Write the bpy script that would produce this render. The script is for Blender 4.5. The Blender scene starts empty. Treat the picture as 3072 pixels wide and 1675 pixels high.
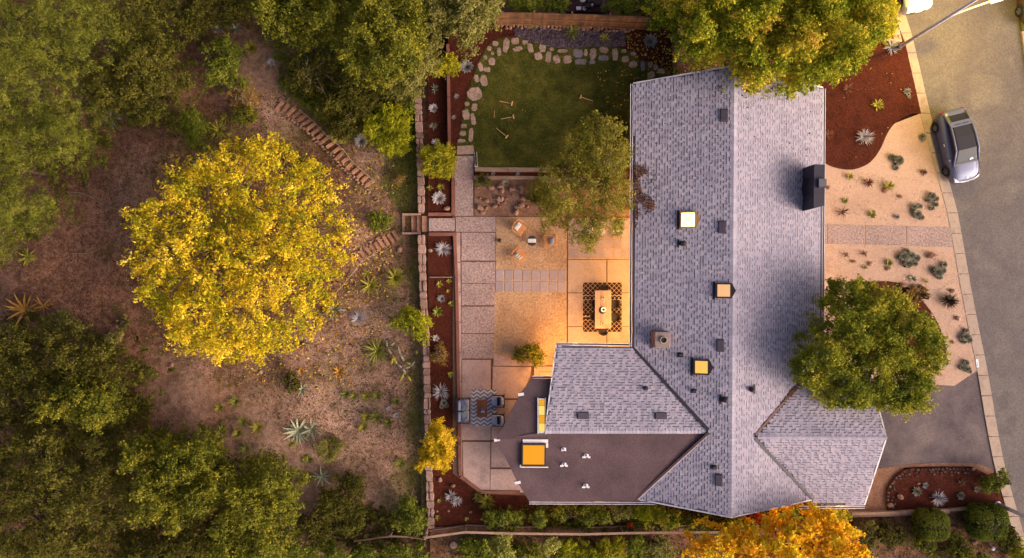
import bpy, math, random
import numpy as np
from mathutils import Vector, Matrix
sc = bpy.context.scene
C = sc.collection
R = math.radians
PI = math.pi
# ------------------------------------------------------------------ camera, sky, sun, exposure
CH = 42.7                      # drone height above the patio (m)
K = 0.021                      # metres per photo pixel on the patio plane
cam = bpy.data.cameras.new('camera'); camo = bpy.data.objects.new('camera', cam); C.objects.link(camo)
camo.location = (0, 0, CH); camo.rotation_euler = (0, 0, 0)
cam.sensor_width = 36; cam.lens = 18 * CH / (1536 * K); cam.clip_end = 2000; cam.clip_start = 0.5
sc.camera = camo
world = bpy.data.worlds.new('World'); sc.world = world; world.use_nodes = True
wn = world.node_tree.nodes; wl_ = world.node_tree.links; wn.clear()
sky = wn.new('ShaderNodeTexSky'); sky.sky_type = 'NISHITA'; sky.sun_disc = False
SUN_EL, SUN_AZ = 26.0, 112.0
sky.sun_elevation = R(SUN_EL); sky.sun_rotation = R(SUN_AZ); sky.air_density = 0.4; sky.dust_density = 5.0; sky.ozone_density = 0.0
bg = wn.new('ShaderNodeBackground'); bg.inputs['Strength'].default_value = 0.125
wo = wn.new('ShaderNodeOutputWorld')
wl_.new(sky.outputs[0], bg.inputs['Color']); wl_.new(bg.outputs[0], wo.inputs['Surface'])
sun = bpy.data.lights.new('sun', 'SUN'); suno = bpy.data.objects.new('sun', sun); C.objects.link(suno)
sun.energy = 0.55; sun.angle = R(40); sun.color = (1.0, 0.86, 0.84)
sd = Vector((math.sin(R(SUN_AZ)) * math.cos(R(SUN_EL)), math.cos(R(SUN_AZ)) * math.cos(R(SUN_EL)), math.sin(R(SUN_EL))))
suno.rotation_euler = sd.to_track_quat('Z', 'Y').to_euler()
sc.view_settings.view_transform = 'Standard'; sc.view_settings.look = 'None'
sc.view_settings.gamma = 1; sc.view_settings.use_curve_mapping = False
sc.view_settings.exposure = 1.5
sc.cycles.max_bounces = 6; sc.cycles.diffuse_bounces = 3; sc.cycles.transparent_max_bounces = 6
sc.cycles.sample_clamp_indirect = 4.0

# ------------------------------------------------------------------ helpers
rnd = random.Random(7)
NP = np.random.default_rng(7)
WL = {}

def W(px, py, z=0.0):
    f = (CH - z) / CH * K
    return Vector(((px - 1536) * f, (837.5 - py) * f, z))

def gz(x, y):
    if x > -5.75: return -0.30
    d = -5.75 - x
    return (-0.62 + 0.32 * min(1, max(0, (abs(y) - 17.8) / 5)) - 0.095 * d + 0.16 * math.sin(x * 0.7 + y * 0.35) * math.cos(y * 0.55 - x * 0.2)
            + 0.05 * math.sin(x * 2.1 + 1) * math.sin(y * 1.9))

def G(px, py, dz=0.0):
    z = -1.0
    for _ in range(6):
        p = W(px, py, z + dz); z = gz(p.x, p.y)
    return W(px, py, z + dz)

def s(r, g, b, k=0.62):
    def f(c):
        c /= 255.0
        return (c / 12.92 if c <= 0.04045 else ((c + 0.055) / 1.055) ** 2.4) * k
    return (f(r), f(g), f(b), 1.0)

def tag(o, label=None, cat=None, group=None, kind=None):
    if label: o['label'] = label
    if cat: o['category'] = cat
    if group: o['group'] = group
    if kind: o['kind'] = kind
    return o

def T(name, label, cat, loc=(0, 0, 0), group=None, kind=None):
    o = bpy.data.objects.new(name, None); C.objects.link(o); o.location = loc
    o.empty_display_size = 0.1
    WL[o.name] = Vector(loc)
    return tag(o, label, cat, group, kind)

def link(name, me, parent=None, loc=(0, 0, 0)):
    o = bpy.data.objects.new(name, me); C.objects.link(o); o.location = loc
    if parent is not None: o.parent = parent
    return o

def npmesh(name, V, F, mat, attr=None, smooth=False):
    """V (n,3) array; F (m,k) array of equal-size faces"""
    me = bpy.data.meshes.new(name)
    V = np.asarray(V, dtype=np.float32); F = np.asarray(F, dtype=np.int32)
    n, k = F.shape
    me.vertices.add(len(V)); me.vertices.foreach_set('co', V.ravel())
    me.loops.add(n * k); me.loops.foreach_set('vertex_index', F.ravel())
    me.polygons.add(n); me.polygons.foreach_set('loop_start', np.arange(0, n * k, k, dtype=np.int32))
    me.update(calc_edges=True)
    if attr is not None:
        a = me.attributes.new('rnd', 'FLOAT', 'FACE'); a.data.foreach_set('value', np.asarray(attr, dtype=np.float32))
    if smooth: me.polygons.foreach_set('use_smooth', np.ones(n, dtype=bool))
    me.materials.append(mat)
    return me

class MB:
    def __init__(s_): s_.v = []; s_.f = []; s_.a = []; s_.m = []; s_.cur = 0.5; s_.mi = 0
    def add(s_, vs, fs):
        n = len(s_.v); s_.v += [tuple(p) for p in vs]
        for f in fs: s_.f.append(tuple(i + n for i in f)); s_.a.append(s_.cur); s_.m.append(s_.mi)
        return s_
    def box(s_, c, size, rz=0.0, bev=0.0):
        hx, hy, hz = size[0] / 2, size[1] / 2, size[2] / 2
        ca, sa = math.cos(rz), math.sin(rz)
        def t(x, y, z): return (c[0] + x * ca - y * sa, c[1] + x * sa + y * ca, c[2] + z)
        if bev <= 0:
            vs = [t(x, y, z) for z in (-hz, hz) for x, y in ((-hx, -hy), (hx, -hy), (hx, hy), (-hx, hy))]
            return s_.add(vs, [(3, 2, 1, 0), (4, 5, 6, 7), (0, 1, 5, 4), (1, 2, 6, 5), (2, 3, 7, 6), (3, 0, 4, 7)])
        b = min(bev, hx * .9, hy * .9, hz * .9)
        rings = []
        for z, i in ((-hz, b), (-hz + b, 0), (hz - b, 0), (hz, b)):
            x, y = hx - i, hy - i
            rings.append([(-x, -y + b), (-x + b, -y), (x - b, -y), (x, -y + b), (x, y - b), (x - b, y), (-x + b, y), (-x, y - b), z])
        vs = []
        for r in rings: vs += [t(p[0], p[1], r[8]) for p in r[:8]]
        fs = [tuple(range(7, -1, -1)), tuple(range(24, 32))]
        for k in range(3):
            for j in range(8): fs.append((k * 8 + j, k * 8 + (j + 1) % 8, k * 8 + 8 + (j + 1) % 8, k * 8 + 8 + j))
        return s_.add(vs, fs)
    def prism(s_, pts, z0, z1, bev=0.0):
        n = len(pts)
        ar = sum(pts[i][0] * pts[(i + 1) % n][1] - pts[(i + 1) % n][0] * pts[i][1] for i in range(n))
        if ar < 0: pts = pts[::-1]
        if bev:
            cx = sum(p[0] for p in pts) / n; cy = sum(p[1] for p in pts) / n
            inn = []
            for p in pts:
                d = math.hypot(p[0] - cx, p[1] - cy) or 1; q = max(0, 1 - bev * 1.2 / d)
                inn.append((cx + (p[0] - cx) * q, cy + (p[1] - cy) * q))
            vs = [(p[0], p[1], z0) for p in pts] + [(p[0], p[1], z1 - bev) for p in pts] + [(p[0], p[1], z1) for p in inn]
            fs = [tuple(range(2 * n, 3 * n))]
            for k in range(2):
                for i in range(n): fs.append((k * n + i, k * n + (i + 1) % n, k * n + n + (i + 1) % n, k * n + n + i))
            return s_.add(vs, fs)
        vs = [(p[0], p[1], z0) for p in pts] + [(p[0], p[1], z1) for p in pts]
        fs = [tuple(range(n, 2 * n)), tuple(range(n - 1, -1, -1))] + [(i, (i + 1) % n, n + (i + 1) % n, n + i) for i in range(n)]
        return s_.add(vs, fs)
    def tube(s_, pts, r, n=6, cap=True):
        pts = [Vector(p) for p in pts]; m = len(pts)
        rs = r if isinstance(r, (list, tuple)) else [r] * m
        vs = []
        up = Vector((0.13, 0.21, 1)).normalized()
        for i, p in enumerate(pts):
            d = (pts[min(i + 1, m - 1)] - pts[max(i - 1, 0)]).normalized()
            a = d.cross(up)
            if a.length < 0.05: a = d.cross(Vector((1, 0, 0)))
            a.normalize(); b = d.cross(a)
            for k in range(n):
                t = 2 * PI * k / n; vs.append(p + (a * math.cos(t) + b * math.sin(t)) * rs[i])
        fs = [(i * n + k, i * n + (k + 1) % n, (i + 1) * n + (k + 1) % n, (i + 1) * n + k) for i in range(m - 1) for k in range(n)]
        if cap: fs += [tuple(range(n - 1, -1, -1)), tuple(range((m - 1) * n, m * n))]
        return s_.add(vs, fs)
    def lathe(s_, prof, c=(0, 0, 0), n=14):
        vs = []; m = len(prof)
        for r_, z in prof:
            for k in range(n): t = 2 * PI * k / n; vs.append((c[0] + r_ * math.cos(t), c[1] + r_ * math.sin(t), c[2] + z))
        fs = [(i * n + k, i * n + (k + 1) % n, (i + 1) * n + (k + 1) % n, (i + 1) * n + k) for i in range(m - 1) for k in range(n)]
        fs += [tuple(range(n - 1, -1, -1)), tuple(range((m - 1) * n, m * n))]
        return s_.add(vs, fs)
    def blob(s_, c, r, seed=0, n=8, m=5, rough=0.18, sq=1.0):
        q = random.Random(seed); vs = []; fs = []
        k1, k2, k3 = (q.random() * 6 for _ in range(3))
        for i in range(m + 1):
            ph = PI * i / m
            for j in range(n):
                th = 2 * PI * j / n
                w = 1 + rough * (math.sin(2 * th + k1) * math.sin(ph) + .6 * math.sin(3 * th + k2 + ph * 2)) + q.uniform(-1, 1) * rough * .5
                x, y, z = math.sin(ph) * math.cos(th), math.sin(ph) * math.sin(th), math.cos(ph)
                if sq != 1.0: x, y, z = (math.copysign(abs(t) ** sq, t) for t in (x, y, z))
                vs.append((c[0] + r[0] * w * x, c[1] + r[1] * w * y, c[2] + r[2] * w * z))
        for i in range(m):
            for j in range(n): fs.append((i * n + j, (i + 1) * n + j, (i + 1) * n + (j + 1) % n, i * n + (j + 1) % n))
        return s_.add(vs, fs)
    def leaf(s_, b, az, el, L, w, droop=0.3, seg=3, keel=0.25):
        """a tapering, channelled leaf blade"""
        b = Vector(b); side = Vector((-math.sin(az), math.cos(az), 0))
        vs = []; p = b.copy(); e = el
        for i in range(seg + 1):
            t = i / seg
            ww = w * (0.55 + 0.9 * t) if t < 0.4 else w * (1 - (t - 0.4) / 0.6) ** 0.8 * 0.95 + 0.002
            d = Vector((math.cos(az) * math.cos(e), math.sin(az) * math.cos(e), math.sin(e)))
            nrm = side.cross(d) * -1
            vs += [p + side * ww + nrm * ww * -keel * -1, p - nrm * ww * keel, p - side * ww + nrm * ww * keel]
            p = p + d * (L / seg); e -= droop
        fs = []
        for i in range(seg):
            a = 3 * i
            fs += [(a, a + 1, a + 4, a + 3), (a + 1, a + 2, a + 5, a + 4)]
        return s_.add(vs, fs)
    def build(s_, name, mat, parent=None, loc=None, smooth=False, kind=None, label=None):
        me = bpy.data.meshes.new(name)
        o_ = Vector((0, 0, 0))
        if parent is not None: o_ = WL.get(parent.name, Vector((0, 0, 0)))
        elif loc is not None: o_ = Vector(loc)
        me.from_pydata([(p[0] - o_.x, p[1] - o_.y, p[2] - o_.z) for p in s_.v], [], s_.f)
        a = me.attributes.new('rnd', 'FLOAT', 'FACE'); a.data.foreach_set('value', np.array(s_.a, dtype=np.float32))
        mats = mat if isinstance(mat, (list, tuple)) else [mat]
        for m in mats: me.materials.append(m)
        if len(mats) > 1: me.polygons.foreach_set('material_index', np.array(s_.m, dtype=np.int32))
        if smooth: me.polygons.foreach_set('use_smooth', np.ones(len(s_.f), dtype=bool))
        me.update()
        o = link(name, me, parent, loc if (parent is None and loc is not None) else (0, 0, 0))
        WL[o.name] = o_
        if kind: o['kind'] = kind
        if label: o['label'] = label
        return o

# ------------------------------------------------------------------ materials
def nodes(name, rough=0.8, spec=0.3, metal=0.0):
    m = bpy.data.materials.new(name); m.use_nodes = True
    nt = m.node_tree; b = nt.nodes['Principled BSDF']
    b.inputs['Roughness'].default_value = rough; b.inputs['Specular IOR Level'].default_value = spec; b.inputs['Metallic'].default_value = metal
    return m, nt, b

def ramp(nt, stops, fac):
    r = nt.nodes.new('ShaderNodeValToRGB'); e = r.color_ramp.elements
    while len(e) < len(stops): e.new(0.5)
    for i, (p, c) in enumerate(stops): e[i].position = p; e[i].color = c
    nt.links.new(fac, r.inputs[0]); return r.outputs[0]

def noise(nt, scale, detail=4, rough=0.6, vec=None, kind='n'):
    if kind == 'n':
        n = nt.nodes.new('ShaderNodeTexNoise'); n.inputs['Detail'].default_value = detail; n.inputs['Roughness'].default_value = rough
    else:
        n = nt.nodes.new('ShaderNodeTexVoronoi')
    n.inputs['Scale'].default_value = scale
    if vec is None:
        g = nt.nodes.new('ShaderNodeNewGeometry'); vec = g.outputs['Position']
    nt.links.new(vec, n.inputs['Vector'])
    return n.outputs[0]

def mixc(nt, a, b, fac, mode='MIX'):
    m = nt.nodes.new('ShaderNodeMix'); m.data_type = 'RGBA'; m.blend_type = mode
    for i, v in ((0, fac), (6, a), (7, b)):
        if hasattr(v, 'is_output'): nt.links.new(v, m.inputs[i])
        else: m.inputs[i].default_value = v
    return m.outputs[2]

def attr(nt, n='rnd'):
    a = nt.nodes.new('ShaderNodeAttribute'); a.attribute_name = n; return a.outputs['Fac']

def mul(nt, a, b, op='MULTIPLY'):
    m = nt.nodes.new('ShaderNodeMath'); m.operation = op
    for i, v in ((0, a), (1, b)):
        if hasattr(v, 'is_output'): nt.links.new(v, m.inputs[i])
        else: m.inputs[i].default_value = v
    return m.outputs[0]

def bump(nt, b, h, strength=0.5, dist=0.02):
    n = nt.nodes.new('ShaderNodeBump'); n.inputs['Strength'].default_value = strength; n.inputs['Distance'].default_value = dist
    nt.links.new(h, n.inputs['Height']); nt.links.new(n.outputs[0], b.inputs['Normal'])

GAIN = {'exposed_aggregate': 1.4, 'concrete': 1.2, 'weathered_concrete': 1.6, 'decomposed_granite': 1.25, 'lawn_turf': 2.0, 'bark_mulch': 1.0, 'dark_roof_felt': 1.1, 'wall_stone': 1.25, 'grey_paver': 1.2, 'kerb_concrete': 1.1, 'driveway_asphalt': 1.1, 'flagstone': 1.05, 'old_step_timber': 2.3, 'grey_green_succulent': 1.5, 'pink_gravel': 1.05, 'fence_board': 1.2, 'weathered_timber': 1.2, 'garden_rock': 1.2, 'road_asphalt': .98, 'blue_grey_fabric': 1.4, 'silver_rosette': 1.45, 'blue_agave_leaf': 1.2, 'aloe_leaf': 1.3, 'lime_leaf_blade': 1.1, 'orange_strap_leaf': 1.3, 'striped_agave_leaf': 1.35, 'grey_gravel': 1.3}
LGAIN = {'round_tree_leaf': 1.45, 'maple_leaf': 1.3, 'patio_tree_leaf': 1.3, 'hedge_leaf': 1.3, 'orange_leaf': 1.8, 'yellow_leaf': 1.18, 'dark_oak_leaf': .9, 'grass_blade': 1.25, 'fallen_leaf': .8, 'brown_litter': .8, 'dry_leaf': .8}
def M(name, stops, scale=3.0, fine=None, rough=0.85, spec=0.2, bmp=0.4, metal=0.0, rv=0.0, fk=0.5, lo=0.3, hi=0.7):
    """stops: colours spread over a broad noise; fine: scale of a second speckle; rv: per-piece value spread from attribute rnd"""
    gg = GAIN.get(name, 1.0); stops = [tuple(v * gg for v in c[:3]) + (1,) for c in stops]
    m, nt, b = nodes(name, rough, spec, metal)
    n1 = noise(nt, scale)
    k = len(stops)
    col = ramp(nt, [(lo + (hi - lo) * i / max(1, k - 1), c) for i, c in enumerate(stops)], n1)
    if fine:
        n2 = noise(nt, fine, 3, 0.7)
        r2 = ramp(nt, [(0.3, (1 - fk, 1 - fk, 1 - fk, 1)), (0.7, (1 + fk * .8, 1 + fk * .8, 1 + fk * .8, 1))], n2)
        col = mixc(nt, col, r2, 1.0, 'MULTIPLY')
        bump(nt, b, n2, bmp, 0.02)
    if rv:
        a = attr(nt); v = mul(nt, a, rv * 2); v = mul(nt, v, 1 - rv, 'ADD')
        cc = nt.nodes.new('ShaderNodeCombineColor')
        for i in range(3): nt.links.new(v, cc.inputs[i])
        col = mixc(nt, col, cc.outputs[0], 1.0, 'MULTIPLY')
    nt.links.new(col, b.inputs['Base Color'])
    return m

def P(name, c, rough=0.6, spec=0.3, metal=0.0):
    m, nt, b = nodes(name, rough, spec, metal); b.inputs['Base Color'].default_value = c; return m

def E(name, c, strength):
    m, nt, b = nodes(name, 0.4)
    b.inputs['Base Color'].default_value = (c[0] * .03, c[1] * .03, c[2] * .03, 1); b.inputs['Specular IOR Level'].default_value = 0.1
    b.inputs['Emission Color'].default_value = c; b.inputs['Emission Strength'].default_value = strength
    return m

LK = 1.9
def LEAF(name, stops, tr=0.25, nscale=0.8, rough=0.8):
    """leaf colour: per-leaf attribute plus slow drift through the crown"""
    m = bpy.data.materials.new(name); m.use_nodes = True; nt = m.node_tree; nt.nodes.clear()
    a = attr(nt); n1 = noise(nt, nscale, 2)
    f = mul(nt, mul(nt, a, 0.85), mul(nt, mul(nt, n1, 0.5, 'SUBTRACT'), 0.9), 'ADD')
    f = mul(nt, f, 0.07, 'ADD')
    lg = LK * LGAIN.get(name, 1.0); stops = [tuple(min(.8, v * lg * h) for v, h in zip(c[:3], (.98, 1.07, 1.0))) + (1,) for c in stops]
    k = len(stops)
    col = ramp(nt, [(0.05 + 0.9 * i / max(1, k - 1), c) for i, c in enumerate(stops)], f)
    d = nt.nodes.new('ShaderNodeBsdfPrincipled'); d.inputs['Roughness'].default_value = rough; d.inputs['Specular IOR Level'].default_value = 0.06
    t = nt.nodes.new('ShaderNodeBsdfTranslucent'); mx = nt.nodes.new('ShaderNodeMixShader'); mx.inputs[0].default_value = tr
    o = nt.nodes.new('ShaderNodeOutputMaterial')
    nt.links.new(col, d.inputs['Base Color']); nt.links.new(col, t.inputs['Color'])
    nt.links.new(d.outputs[0], mx.inputs[1]); nt.links.new(t.outputs[0], mx.inputs[2]); nt.links.new(mx.outputs[0], o.inputs['Surface'])
    return m

# ------------------------------------------------------------------ 2-D polygon tools
def inside(P_, X, Y):
    P_ = np.asarray(P_); r = np.zeros(len(X), bool); n = len(P_); j = n - 1
    for i in range(n):
        xi, yi = P_[i]; xj, yj = P_[j]
        c = ((yi > Y) != (yj > Y)) & (X < (xj - xi) * (Y - yi) / ((yj - yi) if yj != yi else 1e-9) + xi)
        r ^= c; j = i
    return r

def edged(P_, X, Y):
    P_ = np.asarray(P_, float); D = np.full(len(X), 1e9); n = len(P_)
    for i in range(n):
        a, b = P_[i], P_[(i + 1) % n]; d = b - a; L = d @ d + 1e-9
        t = np.clip(((X - a[0]) * d[0] + (Y - a[1]) * d[1]) / L, 0, 1)
        D = np.minimum(D, np.hypot(X - a[0] - t * d[0], Y - a[1] - t * d[1]))
    return D

def sample(P_, n, rng):
    P_ = np.asarray(P_); lo, hi = P_.min(0), P_.max(0); X = np.empty(0); Y = np.empty(0)
    while len(X) < n:
        x = rng.uniform(lo[0], hi[0], n * 2); y = rng.uniform(lo[1], hi[1], n * 2)
        k = inside(P_, x, y); X = np.r_[X, x[k]]; Y = np.r_[Y, y[k]]
    return X[:n], Y[:n]

def wp(pts, z, k=1.0):
    return [tuple(W(x * k, y * k, z)[:2]) for x, y in pts]

def curve(pts, n=6):
    """Catmull-Rom through points (any dimension)"""
    P_ = [np.array(p, float) for p in pts]; out = []
    for i in range(len(P_) - 1):
        p0, p1, p2, p3 = P_[max(i - 1, 0)], P_[i], P_[i + 1], P_[min(i + 2, len(P_) - 1)]
        for k in range(n):
            t = k / n
            out.append(tuple(0.5 * ((2 * p1) + (-p0 + p2) * t + (2 * p0 - 5 * p1 + 4 * p2 - p3) * t * t + (-p0 + 3 * p1 - 3 * p2 + p3) * t ** 3)))
    out.append(tuple(P_[-1])); return out

def slab(name, px, z, mat, z0=None, kind='structure', bev=0.0):
    return MB().prism(wp(px, z), (z - 0.3) if z0 is None else z0, z, bev).build(name, mat, kind=kind)

def scatter(name, px, z, n, size, mat, seed, flat=0.35, aspect=2.2, kind='stuff', parent=None, zf=None, edge=0.0, label=None):
    """small tilted chips / leaves over a polygon"""
    rng = np.random.default_rng(seed)
    pw = wp(px, z if zf is None else -1.5)
    X, Y = sample(pw, n, rng)
    Z = np.full(n, z) if zf is None else np.array([zf(x, y) for x, y in zip(X, Y)])
    L = size * rng.uniform(0.5, 1.3, n); az = rng.uniform(0, 2 * PI, n); ti = rng.normal(0, flat, n); ro = rng.normal(0, flat, n)
    U = np.c_[np.cos(az) * np.cos(ti), np.sin(az) * np.cos(ti), np.sin(ti)] * L[:, None] * .5
    S = np.c_[-np.sin(az) * np.cos(ro), np.cos(az) * np.cos(ro), np.sin(ro)] * (L / aspect)[:, None] * .5
    Cn = np.c_[X, Y, Z + np.abs(U[:, 2]) + np.abs(S[:, 2]) + 0.006]
    V = np.stack([Cn - U, Cn + S, Cn + U, Cn - S], 1).reshape(-1, 3)
    F = np.arange(4 * n).reshape(n, 4)
    o = link(name, npmesh(name, V, F, mat, rng.random(n)), parent)
    if kind: o['kind'] = kind
    return o
# ------------------------------------------------------------------ materials of the setting
m_dirt, nt, b_ = nodes('hill_dirt', 0.95, 0.1)
n1 = noise(nt, 0.35, 5, 0.65); n2 = noise(nt, 3.0, 5, 0.75); n3 = noise(nt, 14.0, 3, 0.8)
c1 = ramp(nt, [(0.32, s(102, 64, 52)), (0.5, s(147, 103, 79)), (0.66, s(170, 128, 100))], n2)
c2 = ramp(nt, [(0.30, s(170, 126, 104)), (0.48, s(214, 167, 140)), (0.66, s(236, 193, 165))], n2)
a_ = attr(nt, 'pale'); c3 = mixc(nt, c1, c2, a_)
gr = ramp(nt, [(0.3, s(108, 104, 44)), (0.6, s(142, 134, 66))], n2)
fg = mul(nt, mul(nt, attr(nt, 'green'), mul(nt, n2, 1.7)), 1.0, 'MINIMUM')
c4 = mixc(nt, c3, gr, fg)
sp = ramp(nt, [(0.28, (.45, .42, .42, 1)), (0.5, (1, 1, 1, 1)), (0.72, (1.55, 1.5, 1.4, 1))], n3)
c4 = mixc(nt, c4, ramp(nt, [(.34, (.66, .64, .62, 1)), (.5, (1, 1, 1, 1)), (.64, (1.22, 1.16, 1.16, 1))], n1), 1.0, 'MULTIPLY')
n5 = noise(nt, 0.9, 5, .7); c4 = mixc(nt, c4, s(92, 84, 40), mul(nt, ramp(nt, [(.52, (0, 0, 0, 1)), (.66, (.7, .7, .7, 1))], n5), 1.0))
c5 = mixc(nt, c4, sp, 1.0, 'MULTIPLY'); nt.links.new(c5, b_.inputs['Base Color']); bump(nt, b_, n3, 0.7, 0.05)

m_mulch = M('bark_mulch', [s(68, 32, 23), s(98, 46, 31), s(82, 40, 29)], 0.9, 12, 0.95, 0.1, 0.9, fk=0.45)
m_chip = M('mulch_chip', [s(84, 38, 25), s(124, 58, 36)], 3, None, 0.9, 0.1, rv=0.5)
m_lawn = M('lawn_turf', [s(40, 42, 12), s(66, 62, 20), s(92, 80, 32)], 0.9, 8, 0.95, 0.1, 0.8, fk=0.4)
m_grass = LEAF('grass_blade', [s(40, 46, 12), s(62, 66, 20), s(92, 88, 34)], 0.2, 0.5)
m_pinkgravel = M('pink_gravel', [s(204, 163, 138), s(218, 177, 150), s(210, 170, 147)], 0.5, 11, 0.95, 0.1, 0.5, fk=0.22)
m_gravelbit = M('pink_gravel_stone', [s(204, 160, 134), s(232, 194, 168)], 3, None, 0.9, 0.1, rv=0.35)
m_greygravel = M('grey_gravel', [s(92, 72, 80), s(112, 88, 92)], 0.8, 15, 0.95, 0.1, 0.7, fk=0.5)
m_greybit = M('grey_gravel_stone', [s(104, 84, 92), s(146, 122, 126)], 3, None, .9, .1, rv=.6)
m_dg = M('decomposed_granite', [s(176, 136, 102), s(196, 154, 116), s(206, 166, 128)], 0.6, 8, 0.95, 0.1, 0.6, fk=0.34)
m_aggr = M('exposed_aggregate', [s(150, 124, 116), s(170, 142, 132)], 0.5, 9, 0.9, 0.15, 0.5, fk=0.55)
m_conc = M('concrete', [s(178, 146, 126), s(196, 164, 140), s(170, 142, 126)], 0.7, 10, 0.9, 0.15, 0.3, fk=0.14)
m_conc2 = M('weathered_concrete', [s(158, 130, 122), s(176, 146, 134), s(140, 114, 108)], 0.7, 9, 0.9, 0.15, 0.3, fk=0.2)
m_paver = M('grey_paver', [s(164, 142, 140), s(178, 154, 150)], 2, 14, 0.9, 0.15, 0.3, rv=0.1, fk=0.12)
m_joint = M('joint_soil', [s(118, 84, 68), s(140, 102, 80)], 3, 20, 0.95, 0.1, fk=0.3)
m_road = M('road_asphalt', [s(112, 101, 97), s(134, 121, 113), s(122, 109, 105), s(140, 126, 116)], 0.28, 11, 0.9, 0.2, 0.6, fk=0.3)
m_drive = M('driveway_asphalt', [s(92, 78, 80), s(112, 96, 94), s(132, 114, 108)], 0.45, 14, 0.9, 0.2, 0.6, fk=0.3, lo=0.35, hi=0.65)
m_kerb = M('kerb_concrete', [s(176, 150, 132), s(192, 166, 146), s(168, 140, 126)], 0.9, 11, 0.9, 0.15, 0.3, fk=0.15)
m_flag = M('flagstone', [s(182, 142, 124), s(204, 164, 142), s(168, 132, 120)], 1.3, 8, 0.9, 0.15, 0.5, rv=0.12, fk=0.18)
m_blueflag = M('blue_grey_flagstone', [s(140, 126, 132), s(158, 142, 144)], 1.3, 8, 0.9, 0.15, 0.5, rv=0.08, fk=0.15)
m_wallstone = M('wall_stone', [s(138, 106, 92), s(166, 130, 114), s(148, 122, 112)], 1.5, 9, 0.95, 0.1, 0.9, rv=0.25, fk=0.35)
m_redwood = M('redwood_board', [s(140, 88, 74), s(166, 108, 90)], 1.2, 10, 0.85, 0.15, 0.4, rv=0.12, fk=0.2)
m_greywood = M('weathered_timber', [s(150, 118, 98), s(176, 142, 118)], 1.2, 10, 0.9, 0.1, 0.5, rv=0.15, fk=0.22)
m_brownwood = M('old_step_timber', [s(120, 82, 62), s(152, 110, 84)], 2.0, 12, 0.9, 0.1, 0.6, rv=0.25, fk=0.3)
m_fence = M('fence_board', [s(126, 88, 62), s(150, 106, 74), s(110, 80, 62)], 0.8, 12, 0.9, 0.1, 0.4, rv=0.22, fk=0.2)
m_rock = M('garden_rock', [s(150, 108, 88), s(182, 140, 116)], 2, 9, 0.95, 0.1, 0.7, rv=0.15, fk=0.3)
m_soil = M('pale_soil', [s(140, 98, 78), s(170, 126, 100)], 1.5, 11, 0.95, 0.1, 0.7, fk=0.4)
m_fallen = LEAF('fallen_leaf', [s(150, 96, 40), s(206, 150, 54), s(226, 186, 96)], 0.1, 0.6)
m_litter = LEAF('brown_litter', [s(58, 36, 28), s(92, 56, 40), s(128, 80, 54)], 0.1, 0.6)

# ------------------------------------------------------------------ ground sheet
xs = np.r_[np.array([-300, -150, -80, -50]), np.arange(-38, -5.7, 0.5), -5.76, -5.74, np.arange(-5, 40, 5), np.array([60, 120, 300])]
ys = np.r_[np.array([-300, -120, -60, -35]), np.arange(-24, 24.1, 0.5), np.array([35, 60, 120, 300])]
V = [(x, y, gz(max(x, -45), min(max(y, -30), 30)) if x < -5.75 else -0.30) for y in ys for x in xs]
nx = len(xs); F = [(j * nx + i, j * nx + i + 1, (j + 1) * nx + i + 1, (j + 1) * nx + i) for j in range(len(ys) - 1) for i in range(nx - 1)]
me = npmesh('ground', V, F, m_dirt)
def blobs(lst):
    out = np.zeros(len(V))
    for px, py, r, a in lst:
        c = W(px, py, -1.8); d = np.array([math.hypot(v[0] - c.x, v[1] - c.y) for v in V]) / (r * K)
        out = np.maximum(out, a * np.clip(1.3 - d, 0, 1))
    return np.clip(out, 0, 1)
pale = blobs([(1000, 1250, 330, 1), (1150, 1000, 190, .8), (820, 1330, 170, 1), (950, 1480, 150, .9), (560, 1170, 150, .5), (1100, 700, 160, .5), (1120, 480, 90, .8),
              (840, 330, 120, .7), (760, 230, 120, .6), (420, 590, 160, .25), (900, 1450, 200, 1), (1180, 1450, 150, .8)])
green = blobs([(1235, 480, 75, 1), (1240, 560, 60, .9), (1250, 820, 50, .9), (1245, 950, 50, .8), (1250, 1250, 45, .9), (1240, 1420, 60, .9), (1180, 700, 50, .6), (1120, 560, 60, .5),
               (1265, 640, 30, .8), (1000, 330, 120, .6), (930, 250, 120, .4), (590, 430, 80, .5), (1170, 880, 50, .6), (870, 430, 60, .5), (1000, 1130, 60, .3), (1190, 1480, 60, .6)])
for nm, arr in (('pale', pale), ('green', green)):
    a = me.attributes.new(nm, 'FLOAT', 'POINT'); a.data.foreach_set('value', arr.astype(np.float32))
me.polygons.foreach_set('use_smooth', np.ones(len(F), bool))
link('ground', me)['kind'] = 'structure'

LAWN = 0.5
lawn_px = [(1368, 468), (1368, 440), (1378, 412), (1388, 350), (1398, 300), (1415, 240), (1430, 200), (1445, 168), (1462, 138), (1490, 118), (1515, 110), (1560, 113), (1600, 128), (1640, 138), (1700, 146),
           (1760, 140), (1840, 140), (1880, 148), (1915, 178), (1960, 190), (2010, 212), (2010, 250), (1892, 262), (1890, 506), (1425, 504), (1422, 468)]
slab('upper_terrace', [(1345, 60), (2020, 60), (2020, 262), (1892, 262), (1890, 506), (1425, 504), (1422, 468), (1362, 468), (1345, 468)], LAWN - 0.02, m_mulch, -0.3)
slab('lawn', lawn_px, LAWN, m_lawn, LAWN - 0.1)
scatter('grass', lawn_px, LAWN, 30000, 0.09, m_grass, 3, flat=0.9, aspect=3.5)
scatter('mulch_chips', [(1345, 70), (1545, 80), (1545, 120), (1440, 170), (1380, 400), (1366, 465), (1348, 465)], LAWN - 0.015, 4000, 0.07, m_chip, 4)
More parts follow.
